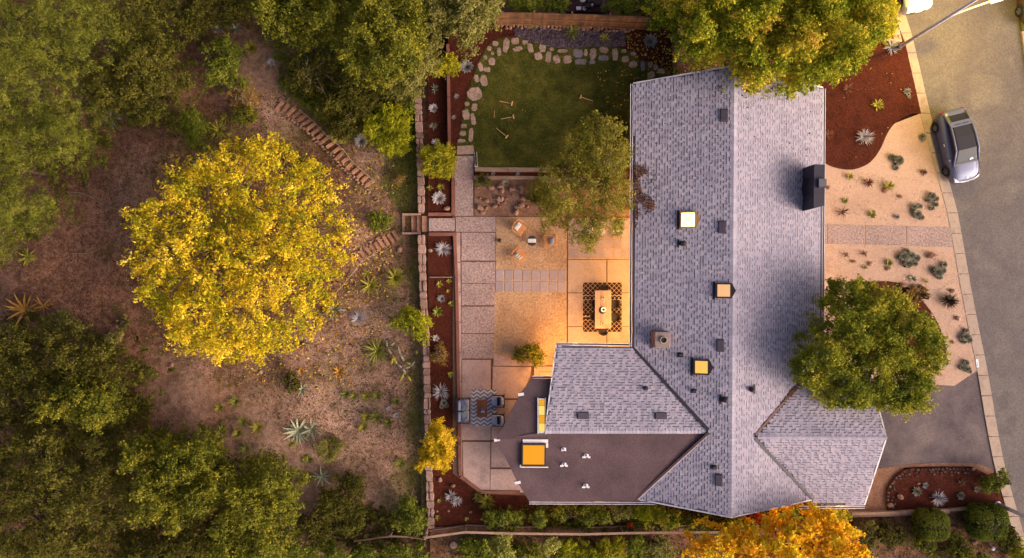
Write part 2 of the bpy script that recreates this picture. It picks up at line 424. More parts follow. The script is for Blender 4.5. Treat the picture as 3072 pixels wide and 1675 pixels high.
gravel_px = [(1545, 84), (1876, 92), (1876, 138), (1840, 140), (1760, 140), (1700, 146), (1640, 138), (1600, 128), (1560, 113), (1545, 110)]
slab('grey_gravel_bed', gravel_px, LAWN - 0.005, m_greygravel, 0.2)
scatter('grey_gravel', gravel_px, LAWN - 0.003, 9000, 0.085, m_greybit, 5, aspect=1.3, flat=0.5)
scatter('fallen_leaves', [(1876, 95), (2015, 100), (2015, 215), (1960, 195), (1915, 180), (1880, 150)], LAWN - 0.01, 200, 0.13, m_fallen, 6, aspect=1.5)
scatter('fallen_leaves', [(1800, 190), (2000, 215), (1892, 260), (1888, 400), (1840, 420), (1780, 250)], LAWN + 0.02, 75, 0.12, m_fallen, 8, aspect=1.5)
scatter('mulch_chips', [(1878, 95), (2015, 100), (2015, 215), (1960, 193), (1915, 180), (1880, 146)], LAWN - 0.012, 1500, 0.08, m_litter, 61)

# planter beds along the retaining wall
slab('planter_bed', [(1284, 60), (1342, 60), (1345, 440), (1352, 540), (1352, 650), (1366, 652), (1352, 656), (1376, 1420), (1440, 1482), (1600, 1482), (1600, 1580), (1290, 1580), (1284, 700)], -0.06, m_mulch, -0.4)
scatter('mulch_chips', [(1286, 270), (1342, 270), (1352, 540), (1356, 1400), (1440, 1485), (1600, 1490), (1600, 1570), (1296, 1570)], -0.055, 9000, 0.07, m_chip, 9)
slab('south_bed', [(1440, 1486), (2560, 1486), (2560, 1580), (1440, 1580)], -0.08, m_mulch, -0.4)
slab('south_garden', [(1290, 1582), (2560, 1582), (2560, 1545), (2990, 1524), (3080, 1760), (1290, 1760)], -0.14, m_dirt, -0.4)

# patio surfaces
slab('patio_base', [(1358, 640), (1900, 545), (1900, 1500), (1440, 1482), (1358, 1420)], -0.012, m_joint, -0.5)
slab('rock_garden_soil', [(1423, 538), (1896, 538), (1896, 650), (1423, 648)], 0.04, m_soil, -0.3)
dg1 = [(1489, 651), (1701, 653), (1700, 808), (1487, 808)]; dg2 = [(1484, 878), (1700, 878), (1700, 1096), (1480, 1096)]
slab('gravel_patio', dg1, 0.0, m_dg); slab('gravel_patio', dg2, 0.0, m_dg); slab('gravel_patio', [(1487, 808), (1700, 808), (1700, 878), (1485, 878)], -0.002, m_dg)
scatter('patio_gravel', dg1, 0.003, 3500, 0.055, m_dg, 10, aspect=1.5); scatter('patio_gravel', dg2, 0.003, 4500, 0.055, m_dg, 11, aspect=1.5)

patio = T('patio', None, None, kind='structure')
def pslab(pts, m, z=0.02, par=None, nm='slab', bev=0.012):
    b = MB(); b.cur = rnd.random(); b.prism(wp(pts, z), z - 0.1, z, bev); return b.build(nm, m, par if par is not None else patio)
def rect(x0, y0, x1, y1, skew=0): return [(x0, y0), (x1, y0), (x1 + skew, y1), (x0 + skew, y1)]
for q in (rect(1365, 536, 1420, 648), rect(1286, 655, 1364, 694), rect(1367, 651, 1487, 696), rect(1384, 698, 1486, 782), rect(1384, 786, 1485, 850), rect(1384, 851.5, 1484, 916), rect(1384, 920, 1484, 1000), rect(1384, 1002, 1482, 1076)):
    pslab(q, m_aggr)
for k in range(8): pslab(rect(1368 + k * 0.8, 698 + k * 90, 1381 + k * 0.8, 786 + k * 90), m_conc2)
for q in (rect(1386, 1080, 1472, 1196), rect(1386, 1199, 1472, 1321), [(1388, 1326), (1471, 1326), (1469, 1476), (1432, 1470), (1390, 1436)]): pslab(q, m_conc2)
for q in ([(1478, 1100), (1594, 1102), (1590, 1130), (1562, 1196), (1476, 1196)], [(1476, 1201), (1560, 1201), (1500, 1320), (1474, 1320)], [(1474, 1326), (1700, 1326), (1700, 1402), (1473, 1402)],
          [(1472, 1408), (1700, 1408), (1700, 1478), (1470, 1478)], [(1480, 1062), (1640, 1098), (1600, 1098), (1480, 1098)]): pslab(q, m_conc2)
slab('gravel_patio', [(1704, 655), (1930, 655), (1930, 778), (1704, 778)], 0.006, m_dg)
pslab([(1602, 1100), (1700, 1100), (1700, 1200), (1602, 1200)], m_conc, 0.10); pslab([(1620, 1116), (1700, 1116), (1700, 1200), (1620, 1200)], m_conc, 0.2)
for q in (rect(1704, 780, 1819, 878), rect(1822, 780, 1940, 878), rect(1704, 880, 1819, 979), rect(1822, 880, 1940, 979), rect(1704, 981, 1819, 1120), rect(1822, 981, 1940, 1120)): pslab(q, m_conc, bev=0.006)
for i in range(8):
    for j in range(2): pslab(rect(1488 + i * 26.6 - j, 810.5 + j * 34.5, 1488 + 23.0 + i * 26.6 - j, 842 + j * 34.5), m_paver, nm='paver')
for i in range(8):
    for j in range(4): pslab(rect(1706 + i * 26.4, 658 + j * 29.6, 1706 + 24.6 + i * 26.4, 686 + j * 29.6), m_paver, nm='paver')
# concrete steps up from the walkway to the lawn
steps = T('garden_steps', 'exposed aggregate steps climbing from the walkway to the lawn', 'steps', tuple(W(1392, 500)))
for k in range(4):
    z = 0.12 + 0.12 * k; MB().prism(wp(rect(1363, 537 - k * 17.5 - 19, 1421, 537 - k * 17.5), z), -0.1, z, 0.015).build('step', m_aggr, steps)

# flagstones set in the lawn edge
stone_path = T('stone_path', None, None, kind='structure')
FL = [(497,950,36,105,3),(440,937,50,38,0),(448,884,46,34,0),(513,838,40,88,-12),(463,805,56,82,-10),(521,752,44,58,10),(470,731,38,34,0),(526,660,105,95,-8),(538,553,38,60,-12),(588,566,54,80,-14),(565,470,38,75,-20),(611,488,54,40,5),(645,433,54,54,0),(598,400,28,38,-20),(649,375,24,32,0),(695,362,32,66,-5),(627,341,38,38,0),(670,306,48,38,10),(745,318,48,110,10),(808,287,60,50,-10),(826,343,74,40,-15),(877,298,48,34,-10),(916,338,42,76,-15),(1000,338,60,58,0),(972,394,62,60,-20),(1040,402,44,86,5),(1066,346,32,28,0),(1100,418,52,66,-15),(1142,358,78,28,0),(1176,416,62,60,0),(1249,373,76,66,0),(1305,370,26,54,0),(1356,376,50,88,3),(1271,434,88,44,0),(1351,434,52,36,-10),(1432,350,76,46,8),(1431,408,80,42,3),(1511,382,44,90,0),(1573,358,36,30,0),(1583,415,52,48,0),(1640,378,46,30,0),(1638,452,62,46,-10),(1705,465,34,76,0),(1757,455,30,44,0),(1795,472,36,48,-10),(1765,530,62,54,-20),(1835,500,60,44,0),(432,990,60,28,0)]
for i, (cx, cy, w, h, r) in enumerate(FL):
    q = random.Random(i * 7 + 1); pts = []
    n = q.choice([6, 7, 7, 8]); ph = q.random() * 6
    for k in range(n):
        t = 2 * PI * k / n + ph + q.uniform(-.2, .2)
        ct, st = math.cos(t), math.sin(t); e = 0.62
        x = math.copysign(abs(ct) ** e, ct) * w / 2 * q.uniform(.86, 1.08); y = math.copysign(abs(st) ** e, st) * h / 2 * q.uniform(.86, 1.08)
        a = R(r); pts.append((1200 + .4271 * (cx + x * math.cos(a) - y * math.sin(a)), .4271 * (cy + x * math.sin(a) + y * math.cos(a))))
    b = MB(); b.cur = q.random(); z = LAWN + q.uniform(0.02, 0.035); b.prism(wp(pts, z), LAWN - 0.05, z, 0.02)
    b.build('flagstone', m_blueflag if i in (30, 33, 34, 42, 36) else m_flag, stone_path)
b = MB(); b.prism(wp([(1371, 438), (1419, 436), (1423, 462), (1370, 464)], LAWN + .05), LAWN - .1, LAWN + .05, .02); b.build('flagstone', m_flag, stone_path)

# ------------------------------------------------------------------ front yard, kerb, road
kl = [(2655, -80), (2680, 17), (2714, 128), (2763, 340), (2820, 547), (2846, 642), (2884, 856), (2906, 971), (2936, 1118), (2961, 1267), (2987, 1400), (3021, 1523), (3064, 1673), (3095, 1780)]
fy = [(2462, 240)] + kl[2:10] + [(2931, 1112), (2863, 1158), (2793, 1154), (2660, 1130), (2462, 1150)]
slab('front_gravel_yard', [(2400, 480)] + [kl[3]] + kl[4:9] + [(2931, 1112), (2863, 1158), (2793, 1154), (2660, 1150), (2400, 1150)], -0.02, m_pinkgravel, -0.35)
scatter('pink_gravel', [(2466, 500)] + kl[4:9] + [(2863, 1150), (2660, 1130), (2466, 1100)], -0.018, 9000, 0.055, m_gravelbit, 12, aspect=1.4, flat=.4)
mb_px = [(2400, 230), (2560, 100), (2706, 104), (2716, 130), (2763, 338)] + curve([(2763, 340), (2726, 344), (2688, 367), (2662, 401), (2641, 448), (2611, 487), (2575, 505), (2543, 509), (2500, 501), (2464, 483)], 4) + [(2400, 480)]
slab('front_mulch_bed', mb_px, 0.02, m_mulch, -0.3)
scatter('mulch_chips', mb_px, 0.024, 9000, 0.075, m_chip, 13)
scatter('fallen_leaves', [(2470, 260), (2700, 200), (2740, 320), (2560, 480), (2470, 460)], 0.05, 14, 0.08, m_fallen, 14, aspect=1.5)
# small mulch ring by the round tree
slab('tree_bed', curve([(2560, 850), (2700, 850), (2790, 930), (2835, 1030), (2810, 1090), (2600, 1090), (2560, 850)], 4), 0.015, m_mulch, -0.3)
walk = T('front_walk', None, None, kind='structure')
for q in ([(2420, 673), (2480, 673), (2480, 733), (2420, 733)], [(2483, 674), (2594, 676), (2594, 734), (2483, 732)], [(2597, 676), (2717, 679), (2718, 737), (2597, 735)], [(2720, 679), (2851, 682), (2860, 742), (2721, 738)]): pslab(q, m_aggr, 0.0, walk)
slab('driveway', [(2580, 1080), (2660, 1140), (2793, 1154), (2863, 1158), (2931, 1112), (2961, 1267), (2990, 1412), (2960, 1420), (2919, 1396), (2799, 1396), (2714, 1400), (2632, 1408), (2560, 1408)], -0.05, m_drive, -0.35)
slab('side_path', [(2540, 1407), (2632, 1409), (2714, 1402), (2690, 1432), (2664, 1470), (2664, 1534), (2540, 1542)], -0.035, m_soil, -0.35)
isl = curve([(2664, 1528), (2662, 1472), (2682, 1436), (2716, 1410), (2780, 1404), (2906, 1404), (2955, 1420), (2990, 1440)], 4) + [(3012, 1520), (2830, 1529), (2664, 1537)]
slab('island_bed', isl, 0.08, m_mulch, -0.3)
scatter('mulch_chips', isl, 0.083, 4500, 0.07, m_chip, 15)
slab('road', [(p[0] + 24, p[1]) for p in kl] + [(4300, 1780), (4300, -400), (2600, -400)], -0.15, m_road, -0.6)

kerb = T('kerb', None, None, kind='structure')
kc = curve(kl, 5)
def along(pts, step):
    P_ = [np.array(p, float) for p in pts]; out = [P_[0]]; acc = 0
    for a, c in zip(P_[:-1], P_[1:]):
        L = np.linalg.norm(c - a); t = step - acc
        while t <= L: out.append(a + (c - a) * t / L); t += step
        acc = L - (t - step)
    return out
kp = along(kc, 62)
for i in range(len(kp) - 1):
    a, c = kp[i], kp[i + 1]; d = (c - a) / np.linalg.norm(c - a); a = a + d * .7; c = c - d * .7
    top = [(a[0] - 3, a[1]), (a[0] + 9, a[1]), (c[0] + 9, c[1]), (c[0] - 3, c[1])]
    b = MB(); b.prism(wp(top, 0.0), -0.4, 0.0, 0.025)
    b.prism(wp([(a[0] + 9, a[1]), (a[0] + 28, a[1]), (c[0] + 28, c[1]), (c[0] + 9, c[1])], -0.12), -0.4, -0.125)
    b.build('kerb_segment', m_kerb, kerb)
# opposite kerb corner, far right
slab('far_verge', [(3058, 56), (3400, 20), (3400, 90), (3066, 92)], -0.05, m_lawn, -0.4)
slab('far_pavement', [(3066, 94), (3400, 90), (3400, 400), (3098, 320)], -0.03, m_kerb, -0.4)
# pad by the lamp, light concrete
pslab([(2674, 84), (2696, 80), (2706, 118), (2682, 118)], m_kerb, 0.03, walk, 'utility_pad')
slab('neighbour_lawn', [(2560, -80), (2652, -80), (2700, 100), (2560, 112)], 0.0, m_lawn, -0.3)
# house number plate on the kerb
slab('driveway_apron', curve([(2632, 1406), (2714, 1396), (2800, 1390), (2919, 1391), (2965, 1404), (2985, 1418)], 4) + [(2960, 1424), (2916, 1400), (2780, 1400), (2714, 1404), (2640, 1412)], -0.03, m_soil, -0.3)
np_ = T('address_plate', 'small white house number plate painted on the kerb', 'plate', tuple(W(2932, 1091, 0.0)))
bm = MB(); bm.prism(wp([(2927, 1079), (2934, 1078), (2937, 1102), (2930, 1103)], 0.0), 0.001, 0.006); bm.build('plate', P('white_paint', (.75, .72, .72, 1)), np_)
for i, (x, y) in enumerate(((2931, 1086.5), (2931.8, 1090.5), (2932.6, 1094.5), (2933.2, 1098))):
    bm = MB(); c = W(x, y, 0.008); bm.box(c, (0.07 if i % 2 else .09, 0.03, 0.004), R(8)); bm.box((c.x, c.y - .03, c.z), (0.03, .05, .004), R(8)); bm.build('digit', P('faded_ink', (.2, .19, .2, 1)), np_)
# ------------------------------------------------------------------ the house
ZE, ZR = 2.7, 4.1
house = T('house', 'single storey house under grey shingle roofs with lit skylights', 'house', tuple(W(2200, 900)))
m_sh = bpy.data.materials.new('roof_shingle'); m_sh.use_nodes = True; nt = m_sh.node_tree; b_ = nt.nodes['Principled BSDF']
b_.inputs['Roughness'].default_value = 0.92; b_.inputs['Specular IOR Level'].default_value = 0.12
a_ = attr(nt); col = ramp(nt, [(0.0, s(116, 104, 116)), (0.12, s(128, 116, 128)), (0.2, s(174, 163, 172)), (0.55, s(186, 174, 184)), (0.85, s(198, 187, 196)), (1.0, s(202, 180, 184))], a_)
n2 = noise(nt, 16, 3, .8); sp = ramp(nt, [(.3, (.86, .86, .86, 1)), (.7, (1.14, 1.14, 1.14, 1))], n2)
n4 = noise(nt, .5, 3, .6); sp2 = ramp(nt, [(.35, (.92, .92, .95, 1)), (.65, (1.06, 1.05, 1.04, 1))], n4)
col = mixc(nt, mixc(nt, col, sp, 1, 'MULTIPLY'), sp2, 1, 'MULTIPLY'); nt.links.new(col, b_.inputs['Base Color']); bump(nt, b_, n2, .4, .01)
m_deck = P('roof_felt', s(110, 100, 112), .95, .1)
m_flat = M('dark_roof_felt', [s(88, 70, 72), s(104, 82, 83), s(114, 92, 92)], 0.4, 14, 0.95, 0.1, 0.5, fk=0.3)
m_stucco = M('stucco_wall', [s(196, 176, 156), s(206, 186, 166)], 1, 20, .9, .1, .3)
m_white = P('white_metal', s(225, 212, 210, .8), .5, .3); m_dark = P('dark_metal', s(52, 42, 46), .6, .3)
m_valley = P('valley_metal', s(72, 62, 70), .6, .3); m_brown = P('brown_trim', s(120, 84, 74), .7, .2)
m_vent = M('vent_metal', [s(92, 80, 90), s(100, 88, 96)], 3, 18, .7, .2, .2, fk=.15)
m_black = M('charcoal_panel', [s(64, 56, 66), s(76, 68, 78)], 1.2, 14, .7, .2, .2, fk=.2)

D = Vector((W(2462, 1512, ZE).x - W(2470, 263, ZE).x, W(2462, 1512, ZE).y - W(2470, 263, ZE).y, 0)).normalized()   # along the ridge, down the picture
def plane(p, q, r_):
    n = (q - p).cross(r_ - p).normalized()
    if n.z < 0: n = -n
    return p, n
def RP(px, py, pl):
    d = W(px, py, 0) - Vector((0, 0, CH)); o = Vector((0, 0, CH)); t = (pl[0] - o).dot(pl[1]) / d.dot(pl[1]); return o + d * t
eL, eR, rg = W(1900, 900, ZE), W(2466, 900, ZE), W(2198, 900, ZR)
rgT = rg
plL = plane(eL, eL + D, rg); plR = plane(eR, eR + D, rg)
wx = Vector((1, -0.006, 0)).normalized()
wE, wR = W(1780, 1039, ZE), W(1880, 1292, 3.70)
plWN = plane(wE, wE + wx, wR)
dS, dR_, dN = W(1750, 1504, 2.78), W(1750, 1300, 3.58), W(1625, 1137, 2.78)
plDS = plane(dS, dS + wx, dR_)
tip = W(1490, 1319, 3.55); plDN = plane(tip, RP(1640, 1314, plane(tip, tip + wx, dR_)), dN)
gR, gN, gS = W(2460, 1312, 3.78), W(2550, 1089, ZE), W(2520, 1515, ZE)
plGN = plane(gR, gR + wx, gN); plGS = plane(gR, gR + wx, gS)

def deck(pts, pl, name, mat, drop=0.012, th=0.12, parent=None):
    P3 = [RP(x, y, pl) - pl[1] * drop for x, y in pts]; n = len(P3)
    ar = sum(P3[i].x * P3[(i + 1) % n].y - P3[(i + 1) % n].x * P3[i].y for i in range(n))
    if ar < 0: P3 = P3[::-1]
    b = MB(); b.add([tuple(p) for p in P3] + [(p.x, p.y, p.z - th) for p in P3],
                    [tuple(range(n)), tuple(range(2 * n - 1, n - 1, -1))] + [(i, n + i, n + (i + 1) % n, (i + 1) % n) for i in range(n)])
    return b.build(name, mat, parent or house)

EXP = 0.156
TABW = [0.13, 0.18, 0.24, 0.31]
def tabverts(w, th, gap=0.004):
    L = EXP * 1.4
    return [(gap, 0, th), (w - gap, 0, th), (w - gap, L, 0.004), (gap, L, 0.004), (gap, 0, -0.004), (w - gap, 0, -0.004)], [(0, 1, 2, 3), (4, 5, 1, 0), (4, 0, 3), (5, 2, 1)]
_tabmesh = {}
def tabmesh(wi, tooth, sh):
    k = (wi, tooth, sh)
    if k not in _tabmesh:
        b = MB(); b.cur = 0.2 + 0.8 * (sh + .5) / 6; v, f = tabverts(TABW[wi], 0.026 if tooth else 0.010); b.add(v, f)
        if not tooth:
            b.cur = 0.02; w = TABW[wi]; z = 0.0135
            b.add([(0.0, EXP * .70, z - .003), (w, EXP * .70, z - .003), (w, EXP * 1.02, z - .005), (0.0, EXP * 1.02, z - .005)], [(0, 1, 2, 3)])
        me = bpy.data.meshes.new('shingle'); me.from_pydata(b.v, [], b.f)
        a = me.attributes.new('rnd', 'FLOAT', 'FACE'); a.data.foreach_set('value', np.array(b.a, dtype=np.float32)); me.materials.append(m_sh); _tabmesh[k] = me
    return _tabmesh[k]
def shingles(pts, pl, eave_pt, U, roof, seed, n_single=0, single_rows=()):
    """rows of laminated shingle tabs from the eave up, clipped to the slope's outline"""
    q = random.Random(seed); N = pl[1]; U = (U - N * U.dot(N)).normalized(); Vv = N.cross(U).normalized()
    if Vv.z < 0: Vv = -Vv
    P3 = [RP(x, y, pl) for x, y in pts]; O = eave_pt
    uv = [((p - O).dot(U), (p - O).dot(Vv)) for p in P3]
    u0, u1 = min(a[0] for a in uv), max(a[0] for a in uv); v0, v1 = min(a[1] for a in uv), max(a[1] for a in uv)
    inset = 0.0
    tabs = []; i = 0; v = v0 - 0.0
    while v < v1:
        u = u0 - q.random() * .3; tooth = q.random() < .5
        while u < u1:
            wi = q.choice([0, 1, 1, 2, 2, 3]) if tooth else q.choice([0, 1, 1, 2])
            tabs.append((u, v, wi, tooth, q.randrange(6), i)); u += TABW[wi]; tooth = not tooth if q.random() < .82 else tooth
        v += EXP; i += 1
    uc = np.array([t[0] + TABW[t[2]] / 2 for t in tabs]); vc = np.array([t[1] + EXP * .5 for t in tabs])
    ok = inside(uv, uc, vc) & ((edged(uv, uc, vc) > 0.07))
    keep = [t for t, k in zip(tabs, ok) if k]
    M3 = Matrix((U, Vv, N)).transposed()
    single = set()
    if n_single:
        cand = sorted(range(len(keep)), key=lambda k: -(keep[k][1]) - 0 * k)
        cand = [k for k in cand if keep[k][1] < v1 - .35][:n_single * 1]; single = set(cand)
    b = MB(); hl = WL[house.name]
    for k, t in enumerate(keep):
        p = O + U * t[0] + Vv * t[1]
        if k in single:
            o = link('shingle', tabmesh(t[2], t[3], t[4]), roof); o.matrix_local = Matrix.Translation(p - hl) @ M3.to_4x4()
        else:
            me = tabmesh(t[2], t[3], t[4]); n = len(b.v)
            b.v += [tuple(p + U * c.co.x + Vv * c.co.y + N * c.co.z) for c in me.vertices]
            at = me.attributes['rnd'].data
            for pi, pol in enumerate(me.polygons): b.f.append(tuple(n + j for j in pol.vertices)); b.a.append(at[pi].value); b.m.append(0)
    b.build('shingle_courses', m_sh, roof, kind='stuff')

# outlines (photo pixels) of the slopes
oL = [(1900, 250), (2203, 197), (2194, 1553), (1906, 1497), (2126, 1296), (1897, 1042)]
oR = [(2203, 197), (2470, 263), (2464, 1072), (2264, 1308), (2438, 1500), (2420, 1506), (2194, 1553)]
oWN = [(1669, 1036), (1897, 1042), (2126, 1293), (1635, 1293)]
oDS = [(1490, 1319), (1640, 1296), (2127, 1296), (1906, 1497), (1966, 1504), (1588, 1505), (1552, 1447)]
oDN = [(1490, 1319), (1645, 1313), (1672, 1137), (1595, 1137), (1560, 1183)]
oGN = [(2266, 1309), (2660, 1314), (2600, 1089), (2455, 1089)]
oGS = [(2266, 1312), (2660, 1314), (2594, 1516), (2430, 1514), (2440, 1502)]
main_roof = T('roof', None, None, tuple(WL[house.name])); main_roof.location = (0, 0, 0); main_roof.parent = house
WL[main_roof.name] = WL[house.name]
wing_roof = T('roof', None, None); wing_roof.parent = house; WL[wing_roof.name] = WL[house.name]
garage_roof = T('roof', None, None); garage_roof.parent = house; WL[garage_roof.name] = WL[house.name]
felt_roof = T('roof', None, None); felt_roof.parent = house; WL[felt_roof.name] = WL[house.name]
felt_roof['label'] = 'flat brown felt roof over the rear addition'
deck(oL, plL, 'deck', m_deck, parent=main_roof); deck(oR, plR, 'deck', m_deck, parent=main_roof)
deck(oWN, plWN, 'deck', m_deck, parent=wing_roof)
deck(oGN, plGN, 'deck', m_deck, parent=garage_roof); deck(oGS, plGS, 'deck', m_deck, parent=garage_roof)
deck(oDS, plDS, 'felt', m_flat, 0, parent=felt_roof); deck(oDN, plDN, 'felt', m_flat, 0, parent=felt_roof)
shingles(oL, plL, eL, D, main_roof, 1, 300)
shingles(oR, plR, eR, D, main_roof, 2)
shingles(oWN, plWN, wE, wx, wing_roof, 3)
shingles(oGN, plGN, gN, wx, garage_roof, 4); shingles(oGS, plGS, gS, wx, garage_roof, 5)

def caps(a, c, dz, roof, wdt=.3, pitch=.21, th=.03, slope=.28, seed=0):
    """folded ridge-cap shingles"""
    q = random.Random(seed); d = (c - a); L = d.length; d.normalize(); sd_ = Vector((-d.y, d.x, 0)); b = MB()
    for i in range(int(L / pitch)):
        p = a + d * i * pitch; b.cur = .35 + .5 * q.random(); e = p + d * (pitch * 1.25)
        for sg in (-1, 1):
            o0 = p + Vector((0, 0, dz + th)); o1 = e + Vector((0, 0, dz + .006)); dn = Vector((0, 0, -slope * wdt / 2))
            vs = [o0, o0 + sd_ * sg * wdt / 2 + dn, o1 + sd_ * sg * wdt / 2 + dn, o1]
            b.add([tuple(v) for v in vs] + [tuple(v - Vector((0, 0, .03))) for v in vs[:2]], [(0, 1, 2, 3), (0, 4, 5, 1)] if sg > 0 else [(3, 2, 1, 0), (1, 5, 4, 0)])
    b.build('ridge_cap', m_sh, roof)
caps(RP(2203, 199, plL), RP(2194, 1551, plL), .0, main_roof, .34, seed=1)
caps(RP(1636, 1293, plWN), RP(2120, 1293, plWN), .0, wing_roof, .34, seed=2)
caps(RP(2660, 1314, plGS), RP(2270, 1311, plGS), .0, garage_roof, .30, seed=3)
def strip(pts, pl, w, mat, name, parent, h=.03, th=.02):
    P3 = [RP(x, y, pl) + pl[1] * h for x, y in pts]; b = MB()
    for a, c in zip(P3[:-1], P3[1:]):
        d = (c - a).normalized(); n = pl[1].cross(d).normalized() * w / 2; u = pl[1] * th
        vs = [a - n, c - n, c + n, a + n]; b.add([tuple(v) for v in vs] + [tuple(v + u) for v in vs], [(3, 2, 1, 0), (4, 5, 6, 7), (0, 1, 5, 4), (1, 2, 6, 5), (2, 3, 7, 6), (3, 0, 4, 7)])
    return b.build(name, mat, parent)
strip([(1900, 1045), (2126, 1290)], plL, .17, m_valley, 'valley', main_roof)
strip([(2127, 1298), (1906, 1498)], plL, .12, m_brown, 'valley', main_roof, .05)
strip([(2123, 1306), (1914, 1499)], plL, .05, m_white, 'drip_edge', main_roof, .045)
strip([(2266, 1305), (2458, 1080)], plR, .13, m_brown, 'valley', main_roof)
strip([(2264, 1316), (2438, 1499)], plR, .15, m_valley, 'valley', main_roof)
def gutter(p0, p1, z, name='gutter', out=1):
    a, c = W(*p0, z), W(*p1, z); d = (c - a).normalized(); n = Vector((d.y, -d.x, 0)) * out; b = MB(); r_ = .13
    for off, hgt, wd in ((0.02, .10, .03), (.13, .10, .03)):
        m_ = (a + c) / 2 + n * off; b.box((m_.x, m_.y, z - .05), ((c - a).length, wd, hgt), math.atan2(d.y, d.x))
    o = b.build(name, m_white, house)
    b = MB(); m_ = (a + c) / 2 + n * .075; b.box((m_.x, m_.y, z - .075), ((c - a).length, .078, .02), math.atan2(d.y, d.x)); b.build('channel', m_dark, o)
gutter((1899, 252), (1895, 1042), ZE - .03, out=1)
gutter((1669, 1036), (1896, 1038), ZE - .03, out=-1)
gutter((2470, 266), (2465, 1072), ZE - .03, out=-1)
gutter((1588, 1506), (1966, 1507), 2.72, out=1)
gutter((1597, 1136), (1654, 1136), 2.72, out=-1)
gutter((2400, 1519), (2594, 1519), ZE - .03, out=1)
for pts, pl in ((oL[0:2], plL), (oR[0:2], plR), ([oL[2], oL[3]], plL), ([oR[6], oR[4]], plR), ([oWN[0], oWN[3]], plWN), ([oGN[1], oGN[2]], plGN), ([oGS[1], oGS[2]], plGS)):
    strip(pts, pl, .08, m_white, 'rake_trim', house, -.055, .05)
for x, y, z in ((1491, 1319, 3.4), (1563, 1183, 2.95), (1553, 1447, 2.95)):
    b = MB(); c = W(x, y, z); b.box((c.x, c.y, c.z), (.34, .16, .2), R(10)); b.build('beam_end', m_white, house)

# walls, lit windows and doors below the eaves
def wall(px, z1, zz=ZE): return MB().prism([tuple(W(x, y, zz)[:2]) for x, y in px], -0.3, z1).build('wall', m_stucco, house)
wall([(1925, 290), (2440, 300), (2436, 1480), (1930, 1470)], 2.62)
wall([(1690, 1064), (1932, 1064), (1932, 1480), (1640, 1480), (1580, 1420), (1560, 1319), (1600, 1190), (1690, 1160)], 2.55)
wall([(2434, 1115), (2580, 1115), (2640, 1314), (2575, 1490), (2434, 1490)], 2.62)
m_lit = E('lit_window', (1.0, .62, .26, 1), 1.0)
m_bronze = P('bronze_frame', s(60, 48, 44), .5, .3)
def window(cx, cy, w, h, zb, ax):
    """ax: 'x' faces -x, 'y' faces +y"""
    c = W(cx, cy, ZE); f = MB(); n = 0.04
    sz = (.06, w, h) if ax == 'x' else (w, .06, h); off = Vector((-.035, 0, 0)) if ax == 'x' else Vector((0, .035, 0))
    p = MB(); ctr = Vector((c.x, c.y, zb + h / 2)) + off
    for t in (-1, 1):
        if ax == 'x':
            f.box((ctr.x, ctr.y + t * (w / 2 + .03), ctr.z), (.1, .06, h + .12)); f.box((ctr.x, ctr.y, ctr.z + t * (h / 2 + .03)), (.098, w, .06))
        else:
            f.box((ctr.x + t * (w / 2 + .03), ctr.y, ctr.z), (.06, .1, h + .12)); f.box((ctr.x, ctr.y, ctr.z + t * (h / 2 + .03)), (w, .098, .06))
    f.box(tuple(ctr), (.09, .05, h) if ax == 'x' else (.05, .09, h))
    o = f.build('window', m_bronze, house); p.box(tuple(ctr), sz); p.build('pane', m_lit, o)
for cy, w, h, zb in ((585, 1.2, 1.1, 1.0), (660, 1.8, 2.0, .1), (760, 2.4, 2.0, .1), (880, 2.4, 2.0, .1), (985, 1.6, 2.0, .1)): window(1925, cy, w, h, zb, 'x')
window(1740, 1064, 1.8, 2.0, .1, 'y'); window(1850, 1064, 1.6, 1.2, .9, 'y')

